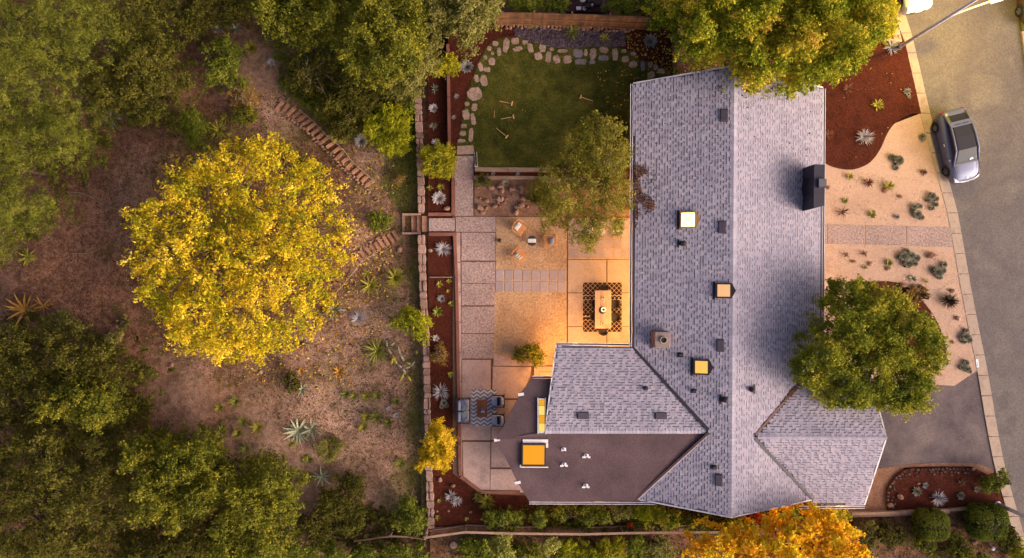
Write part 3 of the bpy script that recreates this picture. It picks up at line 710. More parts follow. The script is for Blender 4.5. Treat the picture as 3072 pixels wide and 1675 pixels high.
# ------------------------------------------------------------------ skylights and everything that pokes through the roof
def frame_on(pl, px, py):
    p = RP(px, py, pl); N = pl[1]; U = D - N * D.dot(N); U.normalize(); Vv = N.cross(U).normalized()
    return p, U, Vv, N
def obox(b, p, U, Vv, N, su, sv, sn, du=0, dv=0, dn=0, taper=1.0):
    vs = []
    for z, k in ((dn, 1.0), (dn + sn, taper)):
        for a, c in ((-1, -1), (1, -1), (1, 1), (-1, 1)): vs.append(tuple(p + U * (du + a * su / 2 * k) + Vv * (dv + c * sv / 2 * k) + N * z))
    b.add(vs, [(3, 2, 1, 0), (4, 5, 6, 7), (0, 1, 5, 4), (1, 2, 6, 5), (2, 3, 7, 6), (3, 0, 4, 7)])
PX = K * (CH - 3.5) / CH
def skylight(px, py, wx_, wy_, pl, emis, label, fr=m_bronze, dome=.12, tail=True, cross=False):
    p, U, Vv, N = frame_on(pl, px, py); su, sv = wy_ * PX, wx_ * PX
    t = T('skylight', None, None, tuple(p)); t.parent = house; t.location = p - WL[house.name]; t['label'] = label
    b = MB()
    for sg in (-1, 1):
        obox(b, p, U, Vv, N, su + .16, .08, .2, dv=sg * (sv / 2 + .04)); obox(b, p, U, Vv, N, .08, sv, .2, du=sg * (su / 2 + .04))
    b.build('curb', fr, t)
    left = -1 if Vv.x > 0 else 1
    if tail:
        b = MB(); obox(b, p, U, Vv, N, su + .34, .15, .035, dv=left * (sv / 2 + .19)); b.build('flashing', m_dark, t)
        b = MB(); r_ = -left
        q = [p + Vv * r_ * (sv / 2 + .08) + U * (su / 2 + .1) + N * .03, p + Vv * r_ * (sv / 2 + .08) - U * (su / 2 + .1) + N * .03, p + Vv * r_ * (sv / 2 + .32) + N * .03]
        b.add([tuple(v) for v in q] + [tuple(v + N * .05) for v in q], [(0, 1, 2), (3, 4, 5), (0, 3, 4, 1), (1, 4, 5, 2), (2, 5, 3, 0)]); b.build('cricket', fr, t)
    b = MB(); vs = []; n = 4
    for i in range(n + 1):
        for j in range(n + 1):
            a, c = i / n * 2 - 1, j / n * 2 - 1; z = .1 + dome * (1 - a ** 4) * (1 - c ** 4)
            vs.append(tuple(p + U * a * su / 2 + Vv * c * sv / 2 + N * z))
    b.add(vs, [(i * 5 + j, i * 5 + j + 1, i * 5 + j + 6, i * 5 + j + 5) for i in range(n) for j in range(n)])
    b.build('pane', emis, t, smooth=True)
    if cross:
        for sg in (-1, 1):
            bb = MB(); d1 = (U * su + Vv * sv * sg).normalized(); d2 = N.cross(d1); obox(bb, p, d1, d2, N, math.hypot(su, sv) * .8, .075, .02, dn=.1 + dome + .01); bb.build('glazing_bar', m_bar, t)
    return t
m_bar = E('lit_bar', (1, .72, .38, 1), .34)  # emission makes the bars look lit by the pane beneath
skylight(2064, 660, 38, 40, plL, E('bright_skylight', (1, .75, .25, 1), 2.8), 'brightest square skylight with an X of bars, glowing white', fr=P('lit_tan_curb', s(190, 140, 90)), dome=.2, cross=True)  # curb coloured lighter tan to carry the amber glow of its pane
skylight(2171, 872, 36, 36, plL, E('peach_skylight', (1.0, .54, .25, 1), .335), 'pale peach square skylight close to the main ridge')
skylight(2104, 1101, 36, 37, plL, E('amber_skylight', (1.0, .56, .12, 1), .36), 'amber square skylight above the valley')
sk = skylight(1601, 1362, 64, 64, plDS, E('orange_skylight', (1.0, .39, .018, 1), .34), 'large orange square skylight on the brown felt roof', dome=.05, tail=False)
p, U, Vv, N = frame_on(plDS, 1601, 1362)
for (x, y, w, h) in ((1606, 1323, 76, 11), (1602, 1401, 86, 3), (1561, 1398, 3, 9), (1641, 1336, 7, 14)):
    q, U, Vv, N = frame_on(plDS, x, y); b = MB(); obox(b, q, U, Vv, N, h * PX, w * PX, .04, dn=.01); b.build('flashing', m_white, sk)
m_panes = [E('long_pane_deep', (1, .44, .02, 1), .31), E('long_pane_bright', (1, .70, .17, 1), .37)]
q, U, Vv, N = frame_on(plDN, 1625, 1248)
t = T('skylight', None, None, tuple(q)); t.parent = house; t.location = q - WL[house.name]; t['label'] = 'long narrow skylight with four bright and deep orange panes'
b = MB(); Lg, Wd = 96 * PX, 17 * PX
for sg in (-1, 1): obox(b, q, U, Vv, N, Lg + .2, .06, .16, dv=sg * (Wd / 2 + .05)); obox(b, q, U, Vv, N, .06, Wd, .16, du=sg * (Lg / 2 + .03))
b.build('curb', m_white, t)
e0 = -Lg / 2
for i, fr_ in enumerate((.19, .29, .25, .27)):
    b = MB(); obox(b, q, U, Vv, N, Lg * fr_ - .02, Wd, .06, du=e0 + Lg * fr_ / 2, dn=.06); b.build('pane', m_panes[i % 2], t); e0 += Lg * fr_
q2, U, Vv, N = frame_on(plDN, 1624, 1196); b = MB(); obox(b, q2, U, Vv, N, .1, .5, .05); b.build('flashing', m_vent, t)

def low_vent(px, py, w, h, pl, lab):
    p, U, Vv, N = frame_on(pl, px, py); b = MB(); obox(b, p, U, Vv, N, h * PX, w * PX, .10, dn=.02, taper=.9); obox(b, p, U, Vv, N, h * PX + .05, w * PX + .06, .012, dn=.024)
    o = b.build('roof_vent', m_vent, house, label=lab)
for v in ((2172, 347, 20, 36, plL, 'low grey roof vent near the tree end of the ridge'), (2166, 682, 19, 35, plL, 'low grey roof vent right of the brightest skylight'), (2161, 1037, 19, 35, plL, 'low grey roof vent above the amber skylight'), (2156, 1440, 19, 34, plL, 'low grey roof vent near the bottom gable'),
          (1749, 1247, 34, 18, plWN, 'low grey roof vent on the wing, nearer the patio'), (1982, 1248, 34, 18, plWN, 'low grey roof vent on the wing, nearer the valley')): low_vent(*v)
def hood(px, py, w, h, pl, lab, flip=1):
    p, U, Vv, N = frame_on(pl, px, py); b = MB(); fx = flip * (1 if Vv.x > 0 else -1)
    obox(b, p, U, Vv, N, h * PX, .10, .02, dv=-fx * w * PX * .42, dn=.03)
    b.lathe([(w * PX * .30, 0), (w * PX * .30, .2), (w * PX * .36, .22), (w * PX * .30, .34), (.02, .38)], tuple(p + Vv * fx * w * PX * .1 + N * .02), 12)
    obox(b, p, U, Vv, N, h * PX * .5, w * PX * .7, .16, dn=.02)
    b.build('flue_hood', m_dark, house, label=lab)
for v in ((2046, 731, 26, 24, plL, 'dark round flue hood just below the brightest skylight'), (2171, 1198, 24, 28, plL, 'dark flue hood beside the main ridge'), (2255, 1168, 20, 28, plR, 'dark flue hood on the street side slope', -1)): hood(*v)
def boot(px, py, r_, pl, mat, base=True, lab=None, tab=0):
    p, U, Vv, N = frame_on(pl, px, py); b = MB()
    b.lathe([(r_ * PX * 1.0, 0), (r_ * PX * .55, .06), (r_ * PX * .5, .32), (r_ * PX * .3, .32)], tuple(p + N * .02), 10)
    if base: obox(b, p, U, Vv, N, r_ * 2.0 * PX, r_ * 2.6 * PX, .016, du=.02, dn=.03)
    if tab: obox(b, p, U, Vv, N, .11, tab * PX, .03, du=r_ * PX * 1.0, dn=.02)
    o = b.build('vent_pipe', mat, house, label=lab)
    b = MB(); b.lathe([(r_ * PX * .44, 0), (r_ * PX * .44, .01)], tuple(p + N * .342), 10); b.build('opening', m_dark, o)
for x, y, r_ in ((2041, 1064, 7), (1936, 1164, 5.5), (2081, 1172, 6), (2141, 1400, 6.5)): boot(x, y, r_, plL if x > 1990 else plWN, m_dark)
for x, y, tb in ((1691, 1347, 0), (1759, 1366, 24), (1692, 1392, 23), (1757, 1456, 23)): boot(x, y, 5.5, plDS, m_white, True, None, tb)

# brick chimney
p = RP(1984, 1020, plL); t = T('chimney', None, None, tuple(p)); t.parent = house; t.location = p - WL[house.name]; t['label'] = 'brick chimney with concrete cap and round flue'
m_brick = M('chimney_brick', [s(150, 100, 90), s(172, 120, 106)], 3, 14, .9, .1, .4, rv=.2, fk=.2)
zt = p.z + 0.95; cc = W(1987, 1020, zt); hw, hd = .40, .42
MB().box((cc.x, cc.y, (p.z - .2 + zt - .1) / 2), (hw * 2 - .06, hd * 2 - .06, zt - .1 - p.z + .2)).build('core', P('mortar', s(170, 140, 130), .95), t)
for k in range(11):
    z = p.z - .15 + k * .095
    for sd_ in range(4):
        for j in range(4):
            o_ = (j - 1.5) * .2 + (.05 if k % 2 else -.05)
            b = MB(); b.cur = rnd.random(); x, y = ((o_, -hd), (hw, o_), (o_, hd), (-hw, o_))[sd_]
            b.box((cc.x + x, cc.y + y, z + .045), (.19, .07, .08) if sd_ % 2 == 0 else (.07, .19, .08)); b.build('brick', m_brick, t)
b = MB(); b.box((cc.x, cc.y, zt - .02), (.88, .92, .12), 0, .03); b.build('cap', P('cap_concrete', s(158, 136, 128), .9, .1), t)
b = MB(); b.lathe([(.2, 0), (.2, .14), (.165, .14), (.165, .02)], (cc.x + .05, cc.y, zt + .03), 16); b.build('flue', m_conc, t)
b = MB(); b.lathe([(.16, 0), (.16, .02)], (cc.x + .05, cc.y, zt + .085), 16); b.build('flue_opening', P('soot', (.02, .02, .022, 1), .9), t)
pq, U, Vv, N = frame_on(plL, 1956, 1017); b = MB(); obox(b, pq, U, Vv, N, 54 * PX, 7 * PX, .04, dn=.03); b.build('flashing', m_dark, t)

# dark clad chimney chase with saddle on the street side
p = RP(2440, 560, plR); t = T('chimney', None, None, tuple(p)); t.parent = house; t.location = p - WL[house.name]; t['label'] = 'charcoal clad chimney chase with a sloping saddle on the street side'
zt = 4.5
b = MB(); b.prism([tuple(W(x, y, zt)[:2]) for x, y in ((2443, 493), (2475, 494), (2474, 617), (2441, 626))], 0.0, zt); b.build('chase', m_black, t)
b = MB(); q = [W(2442, 496, zt - .35), W(2441, 626, zt - .35), RP(2413, 624, plR) + Vector((0, 0, .35)), RP(2404, 566, plR) + Vector((0, 0, .85)), RP(2414, 508, plR) + Vector((0, 0, .35))]
lo = [Vector((v.x, v.y, v.z - 1.3)) for v in q]; n = 5
b.add([tuple(v) for v in q] + [tuple(v) for v in lo], [(0, 1, 3), (1, 2, 3), (0, 3, 4)] + [(i, (i + 1) % n, n + (i + 1) % n, n + i) for i in range(n)])
b.build('saddle', P('saddle_metal', s(44, 36, 42), .6, .3), t)
b = MB(); c = W(2465, 551, zt); b.box((c.x, c.y, zt + .08), (.42, .5, .14)); b.build('flue_cover', P('flue_metal', s(104, 96, 104), .5, .4), t)
b = MB(); c = W(2467, 562.5, zt); b.box((c.x, c.y, zt + .09), (.36, .035, .12)); b.build('flashing', m_white, t)
# leaf litter caught on the roof
def roof_litter(px, pl, n, size, seed):
    rng = np.random.default_rng(seed); X, Y = sample(px, n, rng); V = []; 
    for x, y in zip(X, Y):
        p = RP(x, y, pl) + pl[1] * (.03 + .03 * rng.random()); a = rng.random() * 6.3; u = Vector((math.cos(a), math.sin(a), rng.normal(0, .3))) * size * rng.uniform(.5, 1.2) * .5; w = Vector((-u.y, u.x, rng.normal(0, .02))) * .6
        V += [p - u, p + w, p + u, p - w]
    o = link('leaf_litter', npmesh('leaf_litter', [tuple(v) for v in V], np.arange(4 * n).reshape(n, 4), m_litter, rng.random(n))); o['kind'] = 'stuff'
lit = curve([(1903, 500), (1918, 496), (1940, 508), (1946, 520), (1924, 530), (1922, 560), (1934, 580), (1950, 590), (1966, 608), (1962, 624), (1940, 640), (1930, 620), (1922, 600), (1914, 620), (1916, 650), (1910, 684), (1903, 684)], 3)
roof_litter(lit, plL, 560, .12, 1); roof_litter([(1903, 490), (1965, 500), (1985, 600), (1950, 650), (1903, 700)], plL, 90, .12, 2)
roof_litter([(2372, 1172), (2386, 1158), (2392, 1166), (2376, 1182), (2352, 1206), (2346, 1206)], plR, 160, .13, 3)
for pl, pg, sd_ in ((plL, [(1903, 260), (2190, 220), (2190, 600), (1903, 480)], 5), (plR, [(2210, 220), (2460, 280), (2460, 480), (2210, 420)], 6)): roof_litter(pg, pl, 40, .12, sd_)

# ------------------------------------------------------------------ unseen lamps added under the eaves, mostly standing in for window and door light
m_globe = E('lamp_globe', (1, .62, .25, 1), 5)
def unseen_wall_lamp(px, py, z, power, ax, size=.25, zz=ZE):
    c = W(px, py, zz); c.z = z; o = {'x': Vector((-.16, 0, 0)), 'y': Vector((0, .16, 0)), '-y': Vector((0, -.16, 0)), '+x': Vector((.16, 0, 0))}[ax]
    t = MB(); t.box((c.x + o.x * .2, c.y + o.y * .2, c.z), (.08, .1, .2)); t.lathe([(.03, .1), (.09, .06), (.09, .04)], (c.x + o.x, c.y + o.y, c.z), 10)
    b = t.build('unseen_wall_lamp', m_bronze, house); g = MB(); g.lathe([(.05, -.1), (.07, -.05), (.07, .04)], (c.x + o.x, c.y + o.y, c.z), 10); g.build('globe', m_globe, b)
    l = bpy.data.lights.new('lamp', 'POINT'); l.energy = power; l.color = (1, .55, .18); l.shadow_soft_size = size
    lo_ = bpy.data.objects.new('lamp', l); C.objects.link(lo_); lo_.location = (c.x + o.x * 3.0, c.y + o.y * 3.0, c.z)
LP = 0.62
for py, pw in ((575, 170), (680, 110), (790, 120), (890, 130), (985, 150)): unseen_wall_lamp(1925, py, 2.3, pw * LP, 'x', .35)
unseen_wall_lamp(1830, 1064, 2.3, 150 * LP, 'y', .35); unseen_wall_lamp(1730, 1064, 2.3, 210 * LP, 'y', .35); unseen_wall_lamp(1640, 1166, 2.2, 170 * LP, 'y')
unseen_wall_lamp(1690, 1100, 2.2, 130 * LP, 'x')
unseen_wall_lamp(2440, 860, 2.0, 90 * LP, '+x'); unseen_wall_lamp(2440, 640, 2.0, 14 * LP, '+x')
unseen_wall_lamp(1800, 1480, 2.0, 25 * LP, '-y', zz=2.6); unseen_wall_lamp(2340, 1482, 2.0, 90 * LP, '-y'); unseen_wall_lamp(2540, 1490, 2.0, 60 * LP, '-y'); unseen_wall_lamp(1600, 1480, 2.0, 18 * LP, '-y')
# ------------------------------------------------------------------ retaining wall, borders, hillside steps
rw = T('retaining_wall', 'long rough stone retaining wall between hillside and planter beds', 'wall', tuple(W(1272, 900)))
cl = [(1252, 262), (1258, 420), (1262, 560), (1264, 640)]; cl2 = [(1264, 704), (1268, 860), (1276, 1000), (1280, 1160), (1284, 1330), (1290, 1500), (1292, 1590)]
for part in (cl, cl2):
    core = [(x - 8, y) for x, y in part] + [(x + 8, y) for x, y in part][::-1]
    MB().prism(wp(core, 0.0), -2.2, -0.04).build('wall_core', m_wallstone, rw)
    ps = along(curve(part, 4), 1.0); i = 0; q = random.Random(5 + len(part))
    while i < len(ps) - 8:
        n = q.randint(15, 34); j = min(i + n, len(ps) - 1); a, c = ps[i], ps[j]
        split = q.random() < .45; xs_ = [(-11, q.uniform(-3, 3)), (None, 11)] if split else [(-11, 11)]
        px_ = -11 + q.uniform(-1.5, 1.5)
        segs = [(px_, xs_[0][1]), (xs_[0][1] + 1, 11 + q.uniform(-1, 1))] if split else [(px_, 11 + q.uniform(-1, 1))]
        for u0, u1 in segs:
            ex = lambda: q.uniform(-1.3, 1.3)
            z = 0.05 + q.uniform(-.03, .06)
            um = (u0 + u1) / 2; my = (a[1] + c[1]) / 2; mx = (a[0] + c[0]) / 2
            pts = [(a[0] + u0 + 2 + ex(), a[1] + 1 + ex() * .5), (a[0] + um, a[1] + .6), (a[0] + u1 - 1.5, a[1] + 1), (mx + u1 + ex() * .7, my), (c[0] + u1 - 1.5 + ex() * .6, c[1] - .6), (c[0] + um, c[1] - .4), (c[0] + u0 + 1.5 + ex(), c[1] - 1), (mx + u0 + ex(), my)]
            b = MB(); b.cur = q.random(); b.prism(wp(pts, z), -.12, z, .025); b.build('stone', m_wallstone, rw)
        i = j
def board(px0, px1, w, z, h, mat, par, nm='board', cur=None):
    a, c = W(*px0, z), W(*px1, z); d = c - a; b = MB(); b.cur = rnd.random() if cur is None else cur
    b.box(((a.x + c.x) / 2, (a.y + c.y) / 2, z - h / 2), (d.length, w, h), math.atan2(d.y, d.x), .008); return b.build(nm, mat, par)
bd = T('planter_border', 'reddish redwood board border framing the mulch planter beds', 'border', tuple(W(1360, 900)))
for a, c, w, z in (((1343, 132), (1346, 290), .19, .55), ((1346, 292), (1348, 441), .19, .55), ((1357, 470), (1359, 540), .2, .1), ((1359, 541), (1359, 646), .2, .1), ((1284, 643), (1354, 643), .2, .1),
                   ((1286, 703), (1370, 703), .22, .1), ((1364, 708), (1369, 830), .2, .1), ((1369, 832), (1372, 960), .2, .1), ((1372, 962), (1374, 1090), .2, .1), ((1374, 1092), (1377, 1220), .2, .1), ((1377, 1222), (1379, 1330), .2, .1), ((1379, 1332), (1381, 1428), .2, .1),
                   ((1382, 1430), (1440, 1474), .2, .1), ((1441, 1477), (1560, 1479), .2, .1)): board(a, c, w, z, .5, m_redwood, bd)
board((1288, 832), (1355, 832), .06, .06, .2, m_greywood, bd)
tp = T('raised_planter', 'narrow timber planter trough along the bottom edge of the lawn', 'planter', tuple(W(1560, 520)))
for i in range(3):
    board((1424 + i * 100, 507.5 + i * .7), (1523 + i * 100, 508.2 + i * .7), .24, .56, .5, m_greywood, tp, 'timber'); board((1421 + i * 100, 532 + i * .7), (1520 + i * 100, 532.7 + i * .7), .2, .32, .35, m_greywood, tp, 'timber')
MB().prism(wp([(1424, 512), (1724, 514), (1724, 530), (1424, 529)], .22), -.1, .22).build('soil', m_mulch, tp)

m_palerail = P('pale_rail', s(190, 160, 130), .8)
def treads(name, label, rows, rail, edge, seed, f, ox, oy):
    t0 = rows[len(rows) // 2]; t = T(name, label, 'steps', tuple(G(ox + f * t0[0][0], oy + f * t0[0][1])))
    q = random.Random(seed)
    for k, (a, c) in enumerate(rows):
        A, Cc = G(ox + f * a[0], oy + f * a[1]), G(ox + f * c[0], oy + f * c[1]); d = Cc - A; z = max(A.z, Cc.z) + .07 + q.uniform(0, .04)
        b = MB(); b.cur = q.random(); b.box(((A.x + Cc.x) / 2, (A.y + Cc.y) / 2, z - .1), (d.length * .97, .215, .22), math.atan2(d.y, d.x) + q.uniform(-.04, .04), .015); b.build('tread', m_brownwood, t)
    pts = [G(ox + f * x, oy + f * y, .26) for x, y in rail]; MB().tube(pts, .03, 5).build('edge_rail', m_palerail, t)
    for i, p in enumerate(along([(ox + f * x, oy + f * y) for x, y in edge], 11)):
        g = G(p[0] + q.uniform(-2, 2), p[1] + q.uniform(-2, 2)); b = MB(); b.cur = q.random(); b.blob((g.x, g.y, g.z + .04), (q.uniform(.08, .17), q.uniform(.07, .13), .1), i + seed, 7, 4); b.build('edging_stone', m_rock, t)
Lp = [(150,250),(235,270),(285,310),(350,335),(405,375),(470,425),(525,480),(580,540),(640,590),(700,640),(760,700),(840,760),(880,830),(950,880),(1000,950),(1070,1010),(1130,1060),(1180,1110),(1230,1165)]
Rp = [(240,140),(315,170),(390,210),(460,260),(520,310),(585,355),(640,400),(700,450),(750,510),(800,560),(860,630),(930,690),(980,740),(1040,810),(1090,870),(1160,930),(1210,990),(1260,1040),(1330,1090)]
treads('hillside_steps', 'long flight of timber steps curving down past the big yellow tree', list(zip(Lp, Rp)), [(430,235),(600,375),(740,530),(860,625),(980,740),(1050,840),(1150,940),(1345,1105)], [(270,320),(500,480),(700,680),(830,790),(960,950),(1100,1070),(1250,1200),(1400,1360)], 21, .2491, 790, 270)
rows = [((960,400),(1050,545)),((890,450),(985,590)),((820,470),(905,610)),((735,500),(835,640)),((700,570),(775,690)),((630,600),(710,710)),((560,640),(640,740)),((480,690),(570,800)),((430,750),(515,850)),((370,800),(450,890)),((140,1080),(250,1150)),((100,1150),(210,1210))]
treads('hillside_steps', 'short flight of timber steps from the wall gap down under the yellow tree', rows, [(745,705),(600,790),(480,880),(400,990),(220,1210),(90,1340)], [(330,800),(530,630),(680,530),(960,400)], 31, .2064, 980, 610)
ws = T('garden_steps', 'timber and concrete steps through the gap in the stone wall', 'steps', tuple(W(1250, 672, -.5)))
for x0, x1, z in ((1266, 1284, -.14), (1251, 1265, -.36), (1234, 1250, -.58), (1212, 1233, -.8)):
    b = MB(); b.cur = rnd.random(); b.prism(wp(rect(x0, 648, x1, 696), z), -2, z, .015); b.build('step', m_brownwood, ws)
for y in (643, 700): board((1206, y), (1262, y), .11, -.1, .9, m_greywood, ws, 'cheek_board')
board((1209, 645), (1209, 700), .13, -.72, .3, m_greywood, ws, 'cheek_board')
# low timber walls on the right
lw = T('low_wall', 'low timber wall below the stone edged island bed', 'wall', tuple(W(2770, 1532)))
for a, c in (((2556, 1543), (2700, 1539)), ((2701, 1538), (2850, 1532)), ((2851, 1531), (2988, 1523))): board(a, c, .17, .3, .6, m_greywood, lw, 'timber')
for a, c in (((2556, 1549), (2700, 1545)), ((2701, 1544), (2850, 1538))): board(a, c, .16, .22, .6, m_greywood, lw, 'timber')
lw = T('low_wall', 'short low concrete wall beside the upper street lamp', 'wall', tuple(W(2640, 120)))
board((2598, 116), (2706, 122), .16, .2, .5, m_kerb, lw, 'segment')
# stones edging the island bed and under the top fence: each one a part of its edging
m_darkrock = M('dark_fieldstone', [s(84, 68, 62), s(122, 100, 90), s(150, 124, 112)], 4, 9, .95, .1, .7, rv=.35, fk=.3)
ie = T('stone_edging', 'dark fieldstone edging round the curved end of the island bed', 'edging', tuple(W(2700, 1430)))
q = random.Random(3)
for k, off in enumerate((0, 9, 17)):
    for i, p in enumerate(along(curve([(2667 + off, 1522), (2665 + off, 1474), (2685 + off, 1440 + off * .5), (2717 + off * .5, 1414 + off), (2780, 1409 + off), (2906, 1409 + off), (2950, 1424 + off)], 5), 10.5)):
        if q.random() < (.1, .4, .7)[k]: continue
        g = W(p[0] + q.uniform(-2, 2), p[1] + q.uniform(-2, 2), .1); b = MB(); b.cur = q.random(); b.blob((g.x, g.y, .1), (q.uniform(.06, .11), q.uniform(.06, .09), .07), i + k * 100, 7, 4); b.build('stone', m_darkrock, ie)
te = T('stone_edging', 'row of round tan stones along the foot of the top fence', 'edging', tuple(W(1700, 80, LAWN)))
for k in range(2):
    for i, p in enumerate(along([(1484, 78 + k * 7), (1600, 79 + k * 7), (1760, 84 + k * 7), (1900, 89 + k * 6)], 11.5)):
        if k and q.random() < .4: continue
        g = W(p[0] + q.uniform(-2, 2), p[1] + q.uniform(-2, 2), LAWN); b = MB(); b.cur = q.random(); b.blob((g.x, g.y, LAWN + .04), (q.uniform(.09, .15), q.uniform(.08, .12), .1), i + k * 50, 7, 4); b.build('stone', m_rock, te)

# ------------------------------------------------------------------ fences
fe = T('board_fence', 'brown vertical board fence along the top of the lawn', 'fence', tuple(W(1700, 78, LAWN)))
base = along([(1484, 73), (1600, 74), (1760, 79), (1950, 87)], 7.2)
for a, c in zip(base[:-1], base[1:]):
    A, Cc = W(a[0], a[1], LAWN), W(c[0], c[1], LAWN); d = Cc - A; b = MB(); b.cur = rnd.random(); h = 1.78 + rnd.uniform(-.02, .02)
    b.box(((A.x + Cc.x) / 2, (A.y + Cc.y) / 2 + rnd.uniform(-.006, .006), LAWN + h / 2 - .1), (d.length - .008, .022, h + .2), math.atan2(d.y, d.x)); b.build('board', m_fence, fe)
for z in (.12, .95, 1.65):
    pts = [W(x, y, LAWN) + Vector((0, -.06 if z < 1.6 else .05, z)) for x, y in ((1484, 73), (1600, 74), (1760, 79), (1950, 87))]
    for a, c in zip(pts[:-1], pts[1:]):
        b = MB(); d = c - a; b.cur = .8; m_ = (a + c) / 2; b.box(tuple(m_), (d.length, .06, .09), math.atan2(d.y, d.x)); b.build('rail', m_fence, fe)
for x, y in ((1490, 73), (1600, 74), (1709, 77), (1818, 81), (1935, 86)):
    g = W(x, y, LAWN); b = MB(); b.box((g.x, g.y + .09, LAWN + .9), (.1, .1, 1.9)); b.build('post', m_fence, fe)
fe = T('board_fence', 'dark side fence between the lawn corner and the big tree', 'fence', tuple(W(2018, 160, LAWN)))
base = along([(2014, 94), (2016, 214)], 7.2)
for a, c in zip(base[:-1], base[1:]):
    A, Cc = W(a[0], a[1], .4), W(c[0], c[1], .4); d = Cc - A; b = MB(); b.cur = rnd.random() * .5
    b.box(((A.x + Cc.x) / 2, (A.y + Cc.y) / 2, 1.1), (d.length - .008, .022, 1.6), math.atan2(d.y, d.x)); b.build('board', m_fence, fe)
a, c = W(2015, 94, .4), W(2017, 214, .4); d = c - a; b = MB(); b.box(((a.x + c.x) / 2 + .03, (a.y + c.y) / 2, 1.94), (d.length, .13, .05), math.atan2(d.y, d.x)); b.build('cap_rail', m_greywood, fe)

fe = T('rail_fence', 'long low rail fence with slanting posts along the bottom boundary', 'fence', tuple(W(1700, 1580)))
FH = 1.15
top_ = [(1276, 1613), (1395, 1597), (1500, 1600), (1627, 1602), (1760, 1603), (1870, 1600), (1985, 1598), (2100, 1597), (2170, 1597)]
bs = [W(x, y, FH) for x, y in top_]
for i, (a, c) in enumerate(zip(bs[:-1], bs[1:])):
    d = c - a; m_ = (a + c) / 2; an = math.atan2(d.y, d.x)
    b = MB(); b.cur = .3 + .3 * rnd.random(); b.box((m_.x, m_.y, FH), (d.length, .14, .05), an); b.build('rail', m_greywood, fe)
    b = MB(); b.cur = .2 + .3 * rnd.random(); b.box((m_.x, m_.y + .035, .06), (d.length, .03, .2), an); b.build('kick_board', m_greywood, fe)
for i, p in enumerate(bs):
    b = MB(); b.cur = .5; b.box((p.x, p.y + .02, FH / 2 - .08), (.1, .1, FH + .1)); b.build('post', m_greywood, fe)
for i in range(15):
    p = W(1643 + i * 7.2, 1603, FH); b = MB(); b.cur = rnd.random(); b.box((p.x, p.y + .03, .54 + rnd.uniform(-.03, .03)), (.13, .02, .96)); b.build('board', m_greywood, fe)
fe = T('rail_fence', 'weathered lower rail fence running onto the hillside from the stone wall', 'fence', tuple(G(1170, 1600)))
top_ = [(1064, 1624), (1170, 1609), (1222, 1610), (1276, 1614)]
bs = [G(x, y, 1.0) for x, y in top_]; bs[-1].z = .9
for a, c in zip(bs[:-1], bs[1:]):
    d = c - a; m_ = (a + c) / 2; b = MB(); b.cur = .6; b.tube([tuple(a), tuple(c)], .055, 5); b.build('rail', m_greywood, fe)
    b = MB(); b.tube([tuple(a - Vector((0, 0, .8))), tuple(c - Vector((0, 0, .8)))], .03, 5); b.build('rail', m_greywood, fe)
for p in bs: b = MB(); b.box((p.x, p.y, p.z - .45), (.1, .1, 1.0)); b.build('post', m_greywood, fe)
b = MB(); a = W(1283, 1585, .1); c = W(1273, 1612, 1.15); b.tube([tuple(a), tuple(c)], .06, 5); b.build('brace', m_greywood, fe)

# ------------------------------------------------------------------ street lamps
m_galv = P('galvanised_steel', s(214, 204, 212, .85), .55, .3)
lp = T('street_lamp', 'tall grey street lamp with a lit arm leaning over the road by the low wall', 'street lamp', tuple(W(2692, 145, 0)))
B = W(2692, 145, 0); b = MB(); b.tube([B, B + Vector((0.02, .03, 4.0)), B + Vector((.05, .12, 9.0))], [.11, .09, .06], 10); b.build('pole', m_galv, lp, smooth=True)
b = MB(); b.lathe([(.17, 0), (.17, .25), (.12, .3)], B, 10); b.build('base', m_dark, lp)
j = B + Vector((.02, .04, 4.9)); e_ = W(2972, 4, 5.9)
b = MB(); b.tube(curve([tuple(j), tuple(j * .6 + e_ * .4 + Vector((0, 0, .2))), tuple(e_)], 5), [.05] * 11, 8); b.build('arm', m_galv, lp, smooth=True)
ld = (e_ - j); ld.z = 0; ld.normalize()
b = MB(); hh = e_ + ld * .3; b.box((hh.x, hh.y, hh.z), (.75, .3, .14), math.atan2(ld.y, ld.x), .05); hd = b.build('lamp_head', m_galv, lp)
b = MB(); b.box((hh.x + ld.x * .12, hh.y + ld.y * .12, hh.z - .085), (.42, .22, .03), math.atan2(ld.y, ld.x)); b.build('lens', E('street_lens', (1, .78, .35, 1), 30), hd)
b = MB(); e2 = hh + ld * .36; b.box((e2.x, e2.y, e2.z - .05), (.08, .2, .07), math.atan2(ld.y, ld.x)); b.build('lens', E('street_lens_edge', (1, .66, .3, 1), 4), hd)
b = MB(); b.lathe([(.07, 0), (.07, .1), (.03, .13)], tuple(hh - ld * .05 + Vector((0, .03, .08))), 8); b.build('photocell', P('blue_plastic', s(60, 60, 150), .5), hd)
